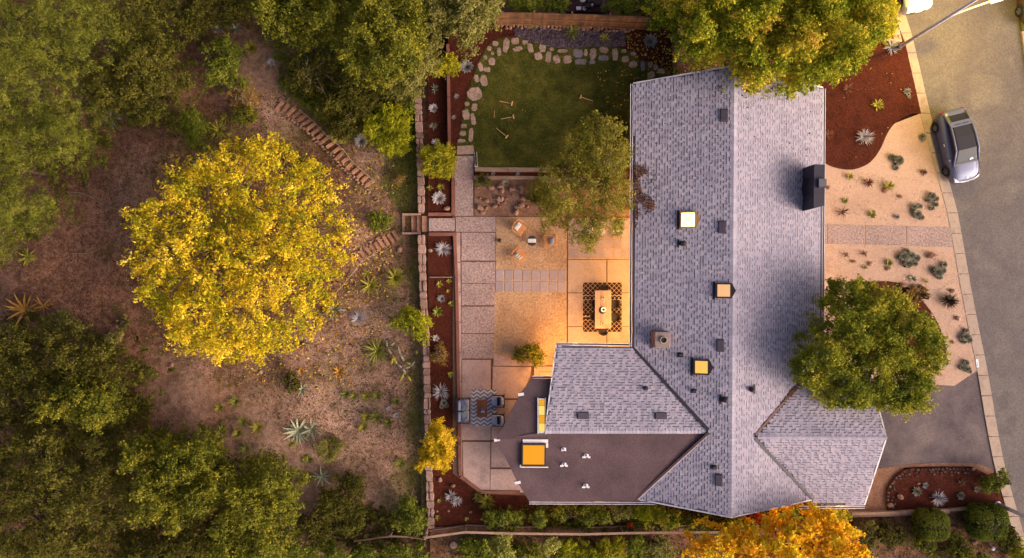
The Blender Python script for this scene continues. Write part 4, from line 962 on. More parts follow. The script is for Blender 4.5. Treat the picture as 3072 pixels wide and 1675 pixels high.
# main luminaire on the upper mast arm (just outside the picture)
top = B + Vector((.05, .12, 9.0)); out = Vector((.80, .30, 0)).normalized()
b = MB(); b.tube([tuple(top - Vector((0, 0, .3))), tuple(top + out * .9 + Vector((0, 0, .1))), tuple(top + out * 2.0 + Vector((0, 0, .2)))], .045, 8); b.build('arm', m_galv, lp, smooth=True)
h2 = top + out * 2.3 + Vector((0, 0, .2)); b = MB(); b.box(tuple(h2), (.7, .3, .14), math.atan2(out.y, out.x), .05); hd = b.build('lamp_head', m_galv, lp)
b = MB(); b.box((h2.x, h2.y, h2.z - .085), (.42, .22, .03), math.atan2(out.y, out.x)); b.build('lens', E('street_lens_top', (1, .78, .35, 1), 30), hd)
SLP = 1.6
for pos, pw in ((h2, 900 * SLP), (hh + ld * .1, 420 * SLP)):
    l = bpy.data.lights.new('street_light', 'SPOT'); l.energy = pw; l.color = (1, .70, .07); l.spot_size = R(150); l.spot_blend = .6; l.shadow_soft_size = .15
    o = bpy.data.objects.new('street_light', l); C.objects.link(o); o.location = (pos.x, pos.y, pos.z - .16)
lp = T('street_lamp', 'pale lamp post rising over the kerb at the lower corner', 'street lamp', tuple(W(2990, 1511, 0)))
B = W(2990, 1511, 0); b = MB(); b.tube([B, B + Vector((.02, 0, 4)), B + Vector((.05, -.05, 8))], [.13, .105, .07], 10); b.build('pole', m_galv, lp, smooth=True)
b = MB(); b.lathe([(.19, 0), (.19, .12), (.13, .16)], B, 10); b.build('base', m_galv, lp)
t8 = B + Vector((.05, -.05, 8)); b = MB(); b.tube([tuple(t8), tuple(t8 + Vector((1.5, -.3, .3)))], .045, 7); b.build('arm', m_galv, lp)
b = MB(); b.box(tuple(t8 + Vector((1.8, -.36, .3))), (.7, .28, .14), -.2, .05); b.build('lamp_head', m_galv, lp)

# ------------------------------------------------------------------ cars
m_tyre = P('tyre_rubber', (.02, .02, .022, 1), .85); m_rim = P('alloy_rim', (.25, .24, .26, 1), .35, .5, .7)
m_glass = P('car_glass', (.03, .027, .034, 1), .3, .12); m_trim = P('black_trim', (.02, .02, .022, 1), .5)
m_hl = P('headlight_glass', (.75, .75, .8, 1), .1, .6); m_tl = P('tail_light_red', (.35, .02, .02, 1), .2, .5)
def car(name, label, paint, loc, rz, group):
    """front towards -y"""
    t = T(name, label, 'car', (0, 0, 0), group)
    # body: lofted stations y, half width, bottom z, shoulder z, deck z
    st = [(-2.27, .60, .34, .46, .50), (-2.20, .76, .26, .62, .68), (-2.0, .86, .22, .74, .82), (-1.6, .91, .22, .82, .93), (-1.05, .925, .20, .86, 1.02), (-.75, .925, .19, .88, 1.05), (0, .93, .19, .91, 1.06), (.9, .93, .19, .95, 1.08), (1.4, .925, .21, .98, 1.10), (1.85, .88, .26, .98, 1.12), (2.13, .78, .34, .92, 1.08), (2.26, .62, .42, .78, .9)]
    b = MB(); n = 0
    for y, w, zb, zs, zd in st:
        b.v += [(-w * .9, y, zb), (-w, y, zb + .14), (-w * 1.0, y, zs - .12), (-w * .95, y, zs), (-w * .80, y, zd - .03), (-w * .45, y, zd), (w * .45, y, zd), (w * .80, y, zd - .03), (w * .95, y, zs), (w, y, zs - .12), (w, y, zb + .14), (w * .9, y, zb)]
    k = 12
    for i in range(len(st) - 1):
        for j in range(k): b.f.append((i * k + j, i * k + (j + 1) % k, (i + 1) * k + (j + 1) % k, (i + 1) * k + j)); b.a.append(.5); b.m.append(0)
    b.f.append(tuple(range(k - 1, -1, -1))); b.f.append(tuple(range((len(st) - 1) * k, len(st) * k))); b.a += [.5, .5]; b.m += [0, 0]
    bo = b.build('body', paint, t, smooth=True)
    # cabin glass with painted roof frame
    cb = [(-1.18, .76, 1.0, .55), (-.35, .66, 1.43, .60), (.45, .64, 1.46, .60), (1.25, .61, 1.40, .56), (2.0, .62, 1.06, .50)]
    b = MB()
    for y, w, z, wt in cb: b.v += [(-w * 1.09, y, min(z, 1.02)), (-w, y, z - .04 if z > 1.05 else z - .02), (-w * .8, y, z), (w * .8, y, z), (w, y, z - .04 if z > 1.05 else z - .02), (w * 1.09, y, min(z, 1.02))]
    for i in range(len(cb) - 1):
        for j in range(5): b.f.append((i * 6 + j, i * 6 + j + 1, (i + 1) * 6 + j + 1, (i + 1) * 6 + j)); b.a.append(.5); b.m.append(0)
    b.build('cabin_glass', m_glass, t, smooth=False)
    b = MB()
    for sx in (-1, 1):
        b.tube([(sx * .80, -1.22, .985), (sx * .70, -.35, 1.42), (sx * .685, .45, 1.45), (sx * .66, 1.25, 1.39), (sx * .68, 2.0, 1.05)], [.05, .055, .06, .06, .06], 6)
    b.build('roof_rail', paint, t, smooth=True)
    b = MB(); b.add([(-.62, 1.10, 1.455), (.62, 1.10, 1.455), (.60, 1.44, 1.39), (-.60, 1.44, 1.39), (-.62, 1.10, 1.40), (.62, 1.10, 1.40), (.60, 1.44, 1.34), (-.60, 1.44, 1.34)], [(0, 1, 2, 3), (4, 7, 6, 5), (0, 4, 5, 1), (1, 5, 6, 2), (2, 6, 7, 3), (3, 7, 4, 0)]); b.build('spoiler', paint, t)
    b = MB(); b.box((-.25, 1.24, 1.445), (.4, .04, .01)); b.box((.25, 1.24, 1.445), (.4, .04, .01)); b.build('spoiler_seam', m_trim, t)
    b = MB(); b.add([(-.74, -1.21, 1.012), (.74, -1.21, 1.012), (.70, -1.10, 1.07), (-.70, -1.10, 1.07)], [(0, 1, 2, 3)]); b.build('wiper_cowl', m_trim, t)
    for sx in (-1, 1):
        for y in (-1.38, 1.42):
            b = MB(); rr, hw = .335, .11; vs = []; m = 18
            for rad, x in ((.20, -hw), (rr - .03, -hw), (rr, -hw + .03), (rr, hw - .03), (rr - .03, hw), (.20, hw)):
                for q_ in range(m): a = 2 * PI * q_ / m; vs.append((sx * .84 + x, y + rad * math.cos(a), .335 + rad * math.sin(a)))
            b.add(vs, [(i * m + q_, i * m + (q_ + 1) % m, (i + 1) * m + (q_ + 1) % m, (i + 1) * m + q_) for i in range(5) for q_ in range(m)]); w_ = b.build('wheel', m_tyre, t, smooth=True)
            b = MB()
            for q_ in range(5): a = 2 * PI * q_ / 5; b.box((sx * (.84 + .095), y + .11 * math.cos(a), .335 + .11 * math.sin(a)), (.03, .07 + .14 * abs(math.cos(a)), .07 + .14 * abs(math.sin(a))))
            b.lathe([(.02, 0)] * 2, (0, 0, -5), 4) if False else None
            b.build('rim', m_rim, w_)
            b = MB(); pts = [(sx * .935, y + .40 * math.cos(a), .335 + .40 * math.sin(a)) for a in [PI * j_ / 10 for j_ in range(11)]]; b.tube(pts, .025, 5); b.build('arch_trim', m_trim, t)
        b = MB(); b.box((sx * 1.02, -.78, 1.06), (.2, .1, .13), 0, .04); b.build('mirror', paint, t)
        b = MB(); b.add([(sx * .50, -2.225, .62), (sx * .74, -2.14, .66), (sx * .84, -1.86, .80), (sx * .74, -1.98, .83), (sx * .52, -2.16, .70)], [(0, 1, 2, 3, 4) if sx > 0 else (4, 3, 2, 1, 0)])
        for i in range(len(b.v)): x, y, z = b.v[i]; b.v[i] = (x * 1.02, y - .03, z + .025)
        b.build('headlight', m_hl, t)
        b = MB(); b.box((sx * .66, 2.17, .93), (.32, .1, .1), sx * -.35, .03); b.build('tail_light', m_tl, t)
    b = MB(); b.tube([(-.80, -2.06, .74), (-.5, -2.235, .655), (0, -2.275, .60), (.5, -2.235, .655), (.80, -2.06, .74)], .028, 5); b.build('bumper_strip', P('bright_strip', (.7, .66, .66, 1), .3, .5), t, smooth=True)
    b = MB(); b.box((0, -2.275, .42), (1.0, .05, .16), 0, .02); b.build('grille', m_trim, t)
    b = MB(); b.lathe([(.07, 0), (.07, .02)], (0, -2.06, .815), 10); b.build('badge', m_hl, t)
    b = MB(); b.box((0, -2.30, .5), (.42, .02, .12)); b.build('licence_plate', m_hl, t)
    b = MB(); b.box((.28, -.98, 1.145), (.22, .1, .01), .2); b.build('windscreen_sticker', m_hl, t) if name == 'parked_car' and 'grey' in label else None
    b = MB(); b.tube([(-.80, -1.24, 1.02), (-.74, -1.6, .97), (-.66, -2.05, .86)], .012, 4); b.tube([(.80, -1.24, 1.02), (.74, -1.6, .97), (.66, -2.05, .86)], .012, 4); b.build('bonnet_seam', m_trim, t)
    for sx in (-1, 1):
        b = MB(); b.tube([(sx * .93, -.62, .45), (sx * .925, -.66, .95)], .012, 4); b.tube([(sx * .94, .38, .45), (sx * .93, .36, .98)], .012, 4); b.build('door_seam', m_trim, t)
        b = MB(); b.box((sx * .945, .2, .82), (.03, .18, .03)); b.build('door_handle', m_hl, t)
    t.location = loc; t.rotation_euler = (0, 0, rz); return t
m_cgrey = P('grey_car_paint', s(112, 114, 140, .75), .32, .32, .15); m_cwhite = P('white_car_paint', (.66, .62, .58, 1), .3, .5); m_cbronze = P('bronze_car_paint', s(110, 86, 60, .7), .3, .5, .3)
c0 = W(2858, 442, 0); car('parked_car', 'grey hatchback with a dark glass roof parked against the kerb', m_cgrey, (c0.x, c0.y, -.15), R(13.6), 'cars parked in the street')
c0 = W(2722, -64, 0); car('parked_car', 'white car whose bonnet pokes in above the kerb', m_cwhite, (c0.x, c0.y, -.15), R(12), 'cars parked in the street')
c0 = W(3083, -34, 0); car('parked_car', 'bronze car whose front corner shows across the road', m_cbronze, (c0.x, c0.y, -.15), R(9), 'cars parked in the street')

# ------------------------------------------------------------------ patio furniture
m_rattan = M('rattan', [s(214, 138, 84), s(236, 164, 106)], 6, 40, .7, .2, .3, fk=.15); m_cush = M('cream_cushion', [s(214, 196, 176), s(226, 210, 190)], 5, None, .95, .1)
m_bluegrey = M('blue_grey_fabric', [s(150, 150, 168), s(166, 164, 180)], 4, 30, .95, .1, .2, fk=.08); m_blackm = P('black_metal', (.025, .022, .026, 1), .5, .3)
m_brownpil = M('dark_brown_fabric', [s(44, 28, 26), s(58, 36, 32)], 4, None, .95, .1); m_tabletop = M('bleached_table_wood', [s(196, 160, 138), s(210, 174, 150), s(184, 146, 126)], 1.5, 14, .8, .15, .2, rv=.08, fk=.08)
m_teak = M('teak_table', [s(122, 70, 52), s(146, 86, 62)], 2, 18, .6, .2, .2, rv=.12, fk=.12); m_cream = P('cream_ceramic', s(226, 206, 170, .8), .5); m_greyst = M('striped_cushion', [s(190, 184, 184), s(220, 210, 200)], 9, None, .95, .1)
m_stripe = P('olive_stripe', s(120, 110, 80), .95, .1)
def pillow(b, c, sx, sy, sz, rz=0, tilt=0):
    vs = []; n = 6
    for sgn in (1, -1):
        for i in range(n + 1):
            for j in range(n + 1):
                u, v = i / n * 2 - 1, j / n * 2 - 1; h = sgn * sz * .5 * ((1 - u ** 4) * (1 - v ** 4)) ** .6; k = 1 - .06 * (1 - abs(u)) * abs(v) - .06 * (1 - abs(v)) * abs(u)
                x, y, z = u * sx / 2 * k, v * sy / 2 * k, h
                y, z = y * math.cos(tilt) - z * math.sin(tilt), y * math.sin(tilt) + z * math.cos(tilt)
                vs.append((c[0] + x * math.cos(rz) - y * math.sin(rz), c[1] + x * math.sin(rz) + y * math.cos(rz), c[2] + z))
    m = (n + 1) ** 2; fs = []
    for i in range(n):
        for j in range(n):
            a = i * (n + 1) + j; fs += [(a, a + n + 1, a + n + 2, a + 1), (m + a, m + a + 1, m + a + n + 2, m + a + n + 1)]
    b.add(vs, fs); return b
def put(t, px, py, rz, z=0.02):
    p = W(px, py, z); t.location = p; t.rotation_euler = (0, 0, rz); WL[t.name] = p; return t
def armchair(label):
    """front towards -y"""
    t = T('armchair', label, 'armchair', group='rattan armchairs round the black fire table')
    b = MB(); b.box((0, -.02, .36), (.60, .60, .05), 0, .02); b.build('seat', m_rattan, t)
    b = MB()
    for k in range(7): b.box((-.27 + k * .09, .34 + .03, .60), (.025, .03, .5))
    b.tube([(-.37, .30, .74), (-.25, .38, .86), (0, .41, .88), (.25, .38, .86), (.37, .30, .74)], .028, 7); b.build('backrest', m_rattan, t)
    for sx in (-1, 1):
        b = MB(); b.tube([(sx * .37, .30, .74), (sx * .40, .0, .62), (sx * .36, -.36, .60)], .027, 7); b.build('arm', m_rattan, t)
        for y in (-.34, .32): b = MB(); b.tube([(sx * .35, y, .62 if y < 0 else .70), (sx * .36, y * 1.08, 0)], .022, 6); b.build('leg', m_rattan, t)
    b = MB(); b.tube([(-.36, -.36, .34), (.36, -.36, .34)], .02, 6); b.build('front_rail', m_rattan, t)
    return t
def cushion(label, mat, c, px, py, rz, sz=(.50, .34, .16), tilt=.5, stripes=0):
    t = T('cushion', label, 'cushion'); pillow(MB(), (0, 0, 0), sz[0], sz[1], sz[2], 0, tilt).build('cover', mat, t, smooth=True)
    for k in range(stripes):
        b = MB(); x = (-.5 + (k + .5) / stripes) * sz[0] * .9; n = 6; vs = []
        for i in range(n + 1):
            v = (i / n * 2 - 1) * .86; u = x / (sz[0] / 2)
            for du in (-.018, .018):
                uu = u + du / (sz[0] / 2) * 1.0; h = sz[2] * .5 * max(0, (1 - uu ** 4) * (1 - v ** 4)) ** .6 + .006; y = v * sz[1] / 2
                vs.append((x + du, y * math.cos(tilt) - h * math.sin(tilt), y * math.sin(tilt) + h * math.cos(tilt)))
        b.add(vs, [(2 * i, 2 * i + 1, 2 * i + 3, 2 * i + 2) for i in range(n)]); b.build('stripe', m_stripe, t)
    t.location = c; t.rotation_euler = (0, 0, rz); return t
def onchair(t, lx, ly, z):
    a = t.rotation_euler.z; return (t.location.x + lx * math.cos(a) - ly * math.sin(a), t.location.y + lx * math.sin(a) + ly * math.cos(a), t.location.z + z)
a1 = put(armchair('rattan armchair with a mottled grey cushion, above left of the black table'), 1558, 685, R(52)); cushion('mottled grey and white cushion on an armchair', m_greyst, onchair(a1, 0, .13, .50), 0, 0, a1.rotation_euler.z)
a2 = put(armchair('rattan armchair with a striped cream cushion, below left of the black table'), 1557, 765, R(140)); cushion('cream cushion with olive stripes on an armchair', m_cush, onchair(a2, 0, .13, .50), 0, 0, a2.rotation_euler.z, stripes=3)
a3 = put(armchair('rattan armchair half hidden under the tree branches'), 1647, 725, R(-88)); cushion('pale cushion on the armchair under the branches', m_greyst, onchair(a3, 0, .13, .50), 0, 0, a3.rotation_euler.z)
ft = T('fire_table', 'round black side table between the rattan armchairs', 'table', tuple(W(1595, 724, .02))); c0 = W(1595, 724, .02)
b = MB(); b.lathe([(.30, .44), (.315, .45), (.315, .49), (.30, .50)], c0, 24); b.build('tabletop', m_blackm, ft)
b = MB(); b.lathe([(.2, 0), (.2, .03), (.05, .06), (.05, .44)], c0, 14); b.build('pedestal', m_blackm, ft)
b = MB(); b.tube([(c0.x, c0.y - .3, .46), (c0.x + .02, c0.y - .38, .40)], .02, 5); b.build('handle', m_blackm, ft)
bk = T('book', 'open white book lying across the round black table', 'book', tuple(c0 + Vector((0, 0, .5))))
m_page = M('page_print', [s(190, 178, 170, .8), s(226, 216, 206, .8)], 26, None, .9, .1)
for sx in (-1, 1):
    b = MB(); b.add([(c0.x + sx * x, c0.y + y, .523 + h) for x, h in ((0, .012), (.08, .028), (.26, .010)) for y in (-.12, .12)], [(0, 1, 3, 2) if sx < 0 else (0, 2, 3, 1), (2, 3, 5, 4) if sx < 0 else (2, 4, 5, 3)]); b.build('page', m_page, bk)
b = MB(); b.box((c0.x, c0.y, .525), (.54, .26, .008)); b.build('cover', m_blackm, bk)
pp = T('pot_plant', 'small potted plant on the edge of the gravel patio', 'plant', tuple(W(1497, 723, .02))); c0 = W(1497, 723, .02)
b = MB(); b.lathe([(.08, 0), (.11, .2), (.09, .2)], c0, 10); b.build('pot', m_brown, pp)

def bistro(label, group='small black chairs under the tree'):
    t = T('garden_chair', label, 'chair', group=group)
    b = MB(); b.lathe([(.22, .43), (.23, .45), (.22, .46)], (0, 0, 0), 14); b.build('seat', m_blackm, t)
    b = MB(); b.tube([(-.21, .10, .44), (-.2, .2, .72), (0, .25, .80), (.2, .2, .72), (.21, .10, .44)], .018, 6); b.tube([(0, .22, .45), (0, .25, .8)], .012, 5); b.build('backrest', m_blackm, t)
    for a in (45, 135, 225, 315): b = MB(); b.tube([(.17 * math.cos(R(a)), .17 * math.sin(R(a)), .44), (.22 * math.cos(R(a)), .22 * math.sin(R(a)), 0)], .014, 5); b.build('leg', m_blackm, t)
    return t
b1 = put(bistro('small black garden chair left of the little round table under the tree'), 1769, 694, R(80)); cushion('cream patterned cushion on the left garden chair', m_cush, onchair(b1, 0, 0, .52), 0, 0, .3, (.4, .36, .12), .25)
b2 = put(bistro('small black garden chair nearest the house wall under the tree'), 1843, 696, R(-70)); cushion('cream cushion on the garden chair nearest the house', m_cush, onchair(b2, 0, .02, .52), 0, 0, -.1, (.42, .34, .12), .25)
st_ = T('side_table', 'little round wire side table between two black chairs', 'table', tuple(W(1803, 698, .02))); c0 = W(1803, 698, .02)
b = MB(); b.lathe([(.19, .48), (.20, .49), (.20, .51), (.19, .51)], c0, 18); b.build('tabletop', m_greyst, st_)
for a in range(3): b = MB(); b.tube([(c0.x + .1 * math.cos(a * 2.1), c0.y + .1 * math.sin(a * 2.1), .5), (c0.x + .19 * math.cos(a * 2.1), c0.y + .19 * math.sin(a * 2.1), .02)], .012, 5); b.build('leg', m_blackm, st_)

# rugs: woven colour pattern as material
def rugmat(name, fn):
    m, nt, b = nodes(name, .95, .1); tc = nt.nodes.new('ShaderNodeTexCoord'); sx = nt.nodes.new('ShaderNodeSeparateXYZ'); nt.links.new(tc.outputs['Object'], sx.inputs[0])
    nt.links.new(fn(nt, sx.outputs[0], sx.outputs[1]), b.inputs['Base Color']); return m
def tri(nt, v, per): return mul(nt, v, per / 2, 'PINGPONG')
def lattice(nt, x, y):
    p = .30
    a = tri(nt, mul(nt, x, y, 'ADD'), p); c = tri(nt, mul(nt, x, y, 'SUBTRACT'), p)
    l = mul(nt, mul(nt, a, .016, 'LESS_THAN'), mul(nt, c, .016, 'LESS_THAN'), 'MAXIMUM')
    zz = mul(nt, mul(nt, y, mul(nt, tri(nt, x, .26), .7), 'ADD'), .13, 'PINGPONG'); z1 = mul(nt, zz, .03, 'LESS_THAN')
    dx = mul(nt, mul(nt, tri(nt, x, .26), 2.0, 'POWER'), mul(nt, tri(nt, y, .30), 2.0, 'POWER'), 'ADD'); d1 = mul(nt, dx, .0016, 'LESS_THAN')
    z1 = mul(nt, z1, d1, 'MAXIMUM')
    band = mul(nt, mul(nt, y, .62, 'PINGPONG'), .40, 'GREATER_THAN')
    f = mixc(nt, l, z1, band)
    r = nt.nodes.new('ShaderNodeMix'); r.data_type = 'RGBA'; nt.links.new(f, r.inputs[0]); r.inputs[6].default_value = s(64, 40, 34); r.inputs[7].default_value = s(214, 176, 140); return r.outputs[2]
def chevron(nt, x, y):
    col = mul(nt, x, .22, 'PINGPONG'); v = mul(nt, y, mul(nt, col, .75), 'ADD'); w = mul(nt, v, .12, 'PINGPONG'); f = mul(nt, w, .06, 'LESS_THAN')
    r = nt.nodes.new('ShaderNodeMix'); r.data_type = 'RGBA'; nt.links.new(f, r.inputs[0]); r.inputs[6].default_value = s(236, 226, 228); r.inputs[7].default_value = s(138, 136, 146); return r.outputs[2]
def rug(px, label, fn, nm):
    P_ = wp(px, .03); cx = sum(p[0] for p in P_) / 4; cy = sum(p[1] for p in P_) / 4
    b = MB(); b.prism(P_, .022, .034); return tag(b.build('rug', rugmat(nm, fn), loc=(cx, cy, .022)), label, 'rug')
rug([(1749, 848), (1865, 848), (1865, 996), (1749, 996)], 'dark brown rug with cream diamond lattice under the dining table', lattice, 'diamond_rug_weave')
rug([(1414, 1169), (1490, 1169), (1490, 1278), (1414, 1278)], 'grey and white chevron rug between the loveseat and two chairs', chevron, 'chevron_rug_weave')
dt = T('dining_table', 'long bleached wood dining table on the diamond rug', 'table', tuple(W(1810, 929, .03)))
P_ = [W(1785, 872, .76), W(1834, 986, .76)]
for k in range(6):
    x0 = P_[0].x + (P_[1].x - P_[0].x) * k / 6; x1 = P_[0].x + (P_[1].x - P_[0].x) * (k + 1) / 6; b = MB(); b.cur = rnd.random(); b.box(((x0 + x1) / 2, (P_[0].y + P_[1].y) / 2, .745), (x1 - x0 - .006, P_[0].y - P_[1].y, .035), 0, .004); b.build('plank', m_tabletop, dt)
for i in (0, 1):
    for j in (0, 1): b = MB(); b.box((P_[i].x + (.07 if i == 0 else -.07), P_[j].y + (-.09 if j == 0 else .09), .385), (.08, .08, .69)); b.build('leg', m_tabletop, dt)
def dchair(label):
    """seat towards -y"""
    t = T('dining_chair', label, 'chair', group='dark woven chairs round the dining table')
    b = MB(); b.box((0, 0, .44), (.50, .46, .05), 0, .02); b.build('seat', m_dkw, t)
    b = MB(); vs = []; n = 8
    for i in range(n + 1):
        a = PI * i / n; 
        for z in (.46, .84): vs.append((-.265 * math.cos(a) * (1.0 if z < .5 else 1.04), .10 + .17 * math.sin(a) * (1 if z < .5 else 1.25), z - (.10 * abs(math.cos(a)) if z > .5 else 0)))
    vs += [(x * .93, y - .035, z) for x, y, z in vs]; m = 2 * (n + 1)
    fs = []
    for i in range(n): a = 2 * i; fs += [(a, a + 2, a + 3, a + 1), (m + a, m + a + 1, m + a + 3, m + a + 2), (a + 1, a + 3, m + a + 3, m + a + 1)]
    b.add(vs, fs); b.build('backrest', m_dkw, t)
    for sx in (-.21, .21):
        for y in (-.19, .19): b = MB(); b.tube([(sx, y, .43), (sx * 1.08, y * 1.1, 0)], .018, 5); b.build('leg', m_blackm, t)
    return t
m_dkw = M('dark_woven_seat', [s(48, 38, 34), s(78, 62, 50), s(60, 48, 42)], 12, 30, .8, .2, .4, fk=.3)
for x, y, a, lb in ((1810, 868, 0, 'dark woven dining chair at the top end of the table'), (1806, 990, 180, 'dark woven dining chair at the bottom end of the table'), (1783, 911, 90, 'dark woven dining chair on the patio side nearer the top end'), (1780, 948, 90, 'dark woven dining chair on the patio side nearer the bottom end'), (1839, 911, -90, 'dark woven dining chair on the house side nearer the top end'), (1841, 950, -90, 'dark woven dining chair on the house side nearer the bottom end')):
    put(dchair(lb), x, y, R(a), .034)
for x, y, lb in ((1809, 893, 'small round cream vase near the top end of the dining table'), (1806, 970, 'small round cream vase near the bottom end of the dining table')):
    v = T('vase', lb, 'vase', tuple(W(x, y, .763))); c0 = W(x, y, .763); b = MB(); b.lathe([(.04, 0), (.09, .05), (.1, .1), (.06, .17), (.045, .19)], c0, 14); b.build('body', m_cream, v, smooth=True)
    b = MB()
    for k in range(9): b.leaf((c0.x, c0.y, c0.z + .17), k * .7, 1.0, .16, .012, .3, 2)
    b.build('dried_stems', m_grass, v)
v = T('bowl', 'dark tray with a white and blue bowl at the centre of the dining table', 'bowl', tuple(W(1807, 930, .763))); c0 = W(1807, 931, .763)
b = MB(); b.lathe([(.22, 0), (.23, .03), (.2, .03)], c0, 20); b.build('tray', m_blackm, v)
c1 = W(1810, 929, .80); b = MB(); b.lathe([(.07, 0), (.15, .10), (.16, .13), (.135, .13), (.08, .06)], c1, 18); b.build('bowl_body', P('white_ceramic', (.75, .72, .72, 1), .3, .5), v, smooth=True)
b = MB(); b.lathe([(.085, .062), (.085, .07)], c1, 14); b.build('blue_glaze', P('blue_glaze', s(70, 70, 140), .3, .5), v)

# sofa group
lv = T('loveseat', 'pale blue grey loveseat with its back to the planter border', 'sofa', (0, 0, 0))
for sy in (-1, 1):
    b = MB(); b.box((.03, sy * .345, .40), (.58, .67, .18), 0, .05); b.build('seat_cushion', m_bluegrey, lv)
    b = MB(); pillow(b, (-.27, sy * .345, .66), .22, .66, .46); b.build('back_cushion', m_bluegrey, lv, smooth=True)
    b = MB(); b.tube([(.36, sy * .76, .02), (.36, sy * .76, .60), (-.42, sy * .76, .64), (-.42, sy * .76, .02)], .03, 6); b.build('arm_frame', m_blackm, lv)
b = MB(); b.box((0, 0, .27), (.76, 1.46, .06)); b.box((-.41, 0, .6), (.05, 1.46, .5)); b.build('frame', m_blackm, lv)
put(lv, 1393, 1228, 0)
for i, (dx, dy, rz, m, lb) in enumerate(((.02, .50, .6, s(120, 124, 170), 'violet blue pillow at the top corner of the loveseat'), (.10, .18, -.5, s(128, 142, 160), 'slate blue pillow leaning in the upper half of the loveseat'), (.08, -.22, .4, s(140, 160, 170), 'pale teal pillow in the lower half of the loveseat'), (.04, -.52, -.4, s(104, 116, 150), 'deep blue pillow at the bottom corner of the loveseat'))):
    t = T('pillow', lb, 'pillow', group='pillows on the loveseat'); pillow(MB(), (0, 0, 0), .42, .40, .16, 0, .55).build('cover', M('pillow_fabric_%s' % 'abcd'[i], [m, tuple(c * .75 for c in m[:3]) + (1,)], 6, None, .95, .1), t, smooth=True)
    p = lv.location; t.location = (p.x + dx - .08, p.y + dy, .66); t.rotation_euler = (0, 0, R(90) + rz)
ct = T('coffee_table', 'teak slatted coffee table on the chevron rug', 'table', tuple(W(1446, 1226, .034))); c0 = W(1446, 1226, .42)
for k in range(4): b = MB(); b.cur = rnd.random(); b.box((c0.x - .21 + k * .14, c0.y, .40), (.134, 1.06, .035), 0, .004); b.build('slat', m_teak, ct)
for i in (-1, 1):
    b = MB(); b.cur = .9; b.box((c0.x + i * .295, c0.y, .40), (.04, 1.1, .06)); b.build('side_rail', m_teak, ct)
    for j in (-1, 1): b = MB(); b.box((c0.x + i * .26, c0.y + j * .5, .205), (.06, .06, .34)); b.build('leg', m_teak, ct)
t = T('tray', 'blue grey tray with glasses on the teak coffee table', 'tray', tuple(c0)); b = MB(); b.box((c0.x + .03, c0.y - .12, .43), (.24, .30, .02), 0, .008); b.build('tray_base', P('slate_tray', s(96, 92, 124), .5), t)
for i in range(3): b = MB(); b.lathe([(.03, 0), (.035, .1), (.03, .1)], (c0.x - .02 + .07 * i, c0.y - .2 + .05 * (i % 2), .44), 8); b.build('glass', P('clear_glass', (.5, .5, .52, 1), .1, .6), t)
t = T('small_plant', 'tiny green potted plant on the teak coffee table', 'plant', tuple(c0 + Vector((-.06, .13, 0)))); b = MB()
for k in range(10): b.leaf((c0.x - .06, c0.y + .13, .47), k * .65, .6, .11, .015, .2, 2)
b.build('leaves', m_grass, t); b = MB(); b.lathe([(.03, 0), (.045, .06)], (c0.x - .06, c0.y + .13, .42), 8); b.build('pot', m_cream, t)
def lounge(label):
    """front towards -x"""
    t = T('lounge_chair', label, 'armchair', group='blue grey lounge chairs facing the loveseat')
    b = MB(); b.box((-.06, 0, .38), (.64, .62, .16), 0, .05); b.build('seat_cushion', m_bluegrey, t)
    b = MB(); pillow(b, (.27, 0, .62), .2, .6, .44); b.build('back_cushion', m_bluegrey, t, smooth=True)
    for sy in (-1, 1): b = MB(); b.tube([(-.36, sy * .36, 0), (-.36, sy * .36, .56), (.38, sy * .36, .60), (.44, sy * .36, 0)], .028, 6); b.build('arm_frame', m_blackm, t)
    b = MB(); b.tube([(.38, -.36, .60), (.43, 0, .78), (.38, .36, .60)], .03, 6); b.box((0, 0, .27), (.72, .7, .05)); b.build('frame', m_blackm, t)
    return t
for y, lb, pl_ in ((1200, 'blue grey lounge chair at the top of the chevron rug', 'dark brown lumbar pillow on the upper lounge chair'), (1256, 'blue grey lounge chair at the bottom of the chevron rug', 'dark brown lumbar pillow on the lower lounge chair')):
    t = put(lounge(lb), 1494, y, 0); p = T('pillow', pl_, 'pillow'); pillow(MB(), (0, 0, 0), .17, .52, .2).build('cover', m_brownpil, p, smooth=True); p.location = (t.location.x + .04, t.location.y, .56)

# croquet set on the lawn
m_cq = P('croquet_wood', s(214, 160, 104, .8), .6)
def mallet(x0, y0, x1, y1, lb):
    a, c = W(x0, y0, LAWN), W(x1, y1, LAWN); d = (c - a).normalized(); t = T('croquet_mallet', lb, 'mallet', tuple((a + c) / 2), 'croquet mallets lying on the lawn')
    b = MB(); b.tube([a + Vector((0, 0, .04)), c + Vector((0, 0, .06))], .022, 6); b.build('handle', m_cq, t)
    n = Vector((-d.y, d.x, 0)); b = MB(); b.tube([c - n * .13 + Vector((0, 0, .07)), c + n * .13 + Vector((0, 0, .07))], .045, 8); b.build('head', m_cq, t)
A3 = lambda x, y: (1200 + .4271 * x, .4271 * y)
for a, c, lb in (((697, 712), (785, 730), 'croquet mallet nearest the stone path, pointing right'), ((708, 838), (797, 823), 'croquet mallet in the middle of the left group'), ((678, 903), (750, 962), 'croquet mallet lying diagonally, lowest on the lawn'), ((1356, 712), (1268, 683), 'croquet mallet lying alone near the leaf strewn side'), ((1415, 829), (1327, 838), 'croquet mallet half under the tree edge')):
    mallet(*A3(*a), *A3(*c), lb)
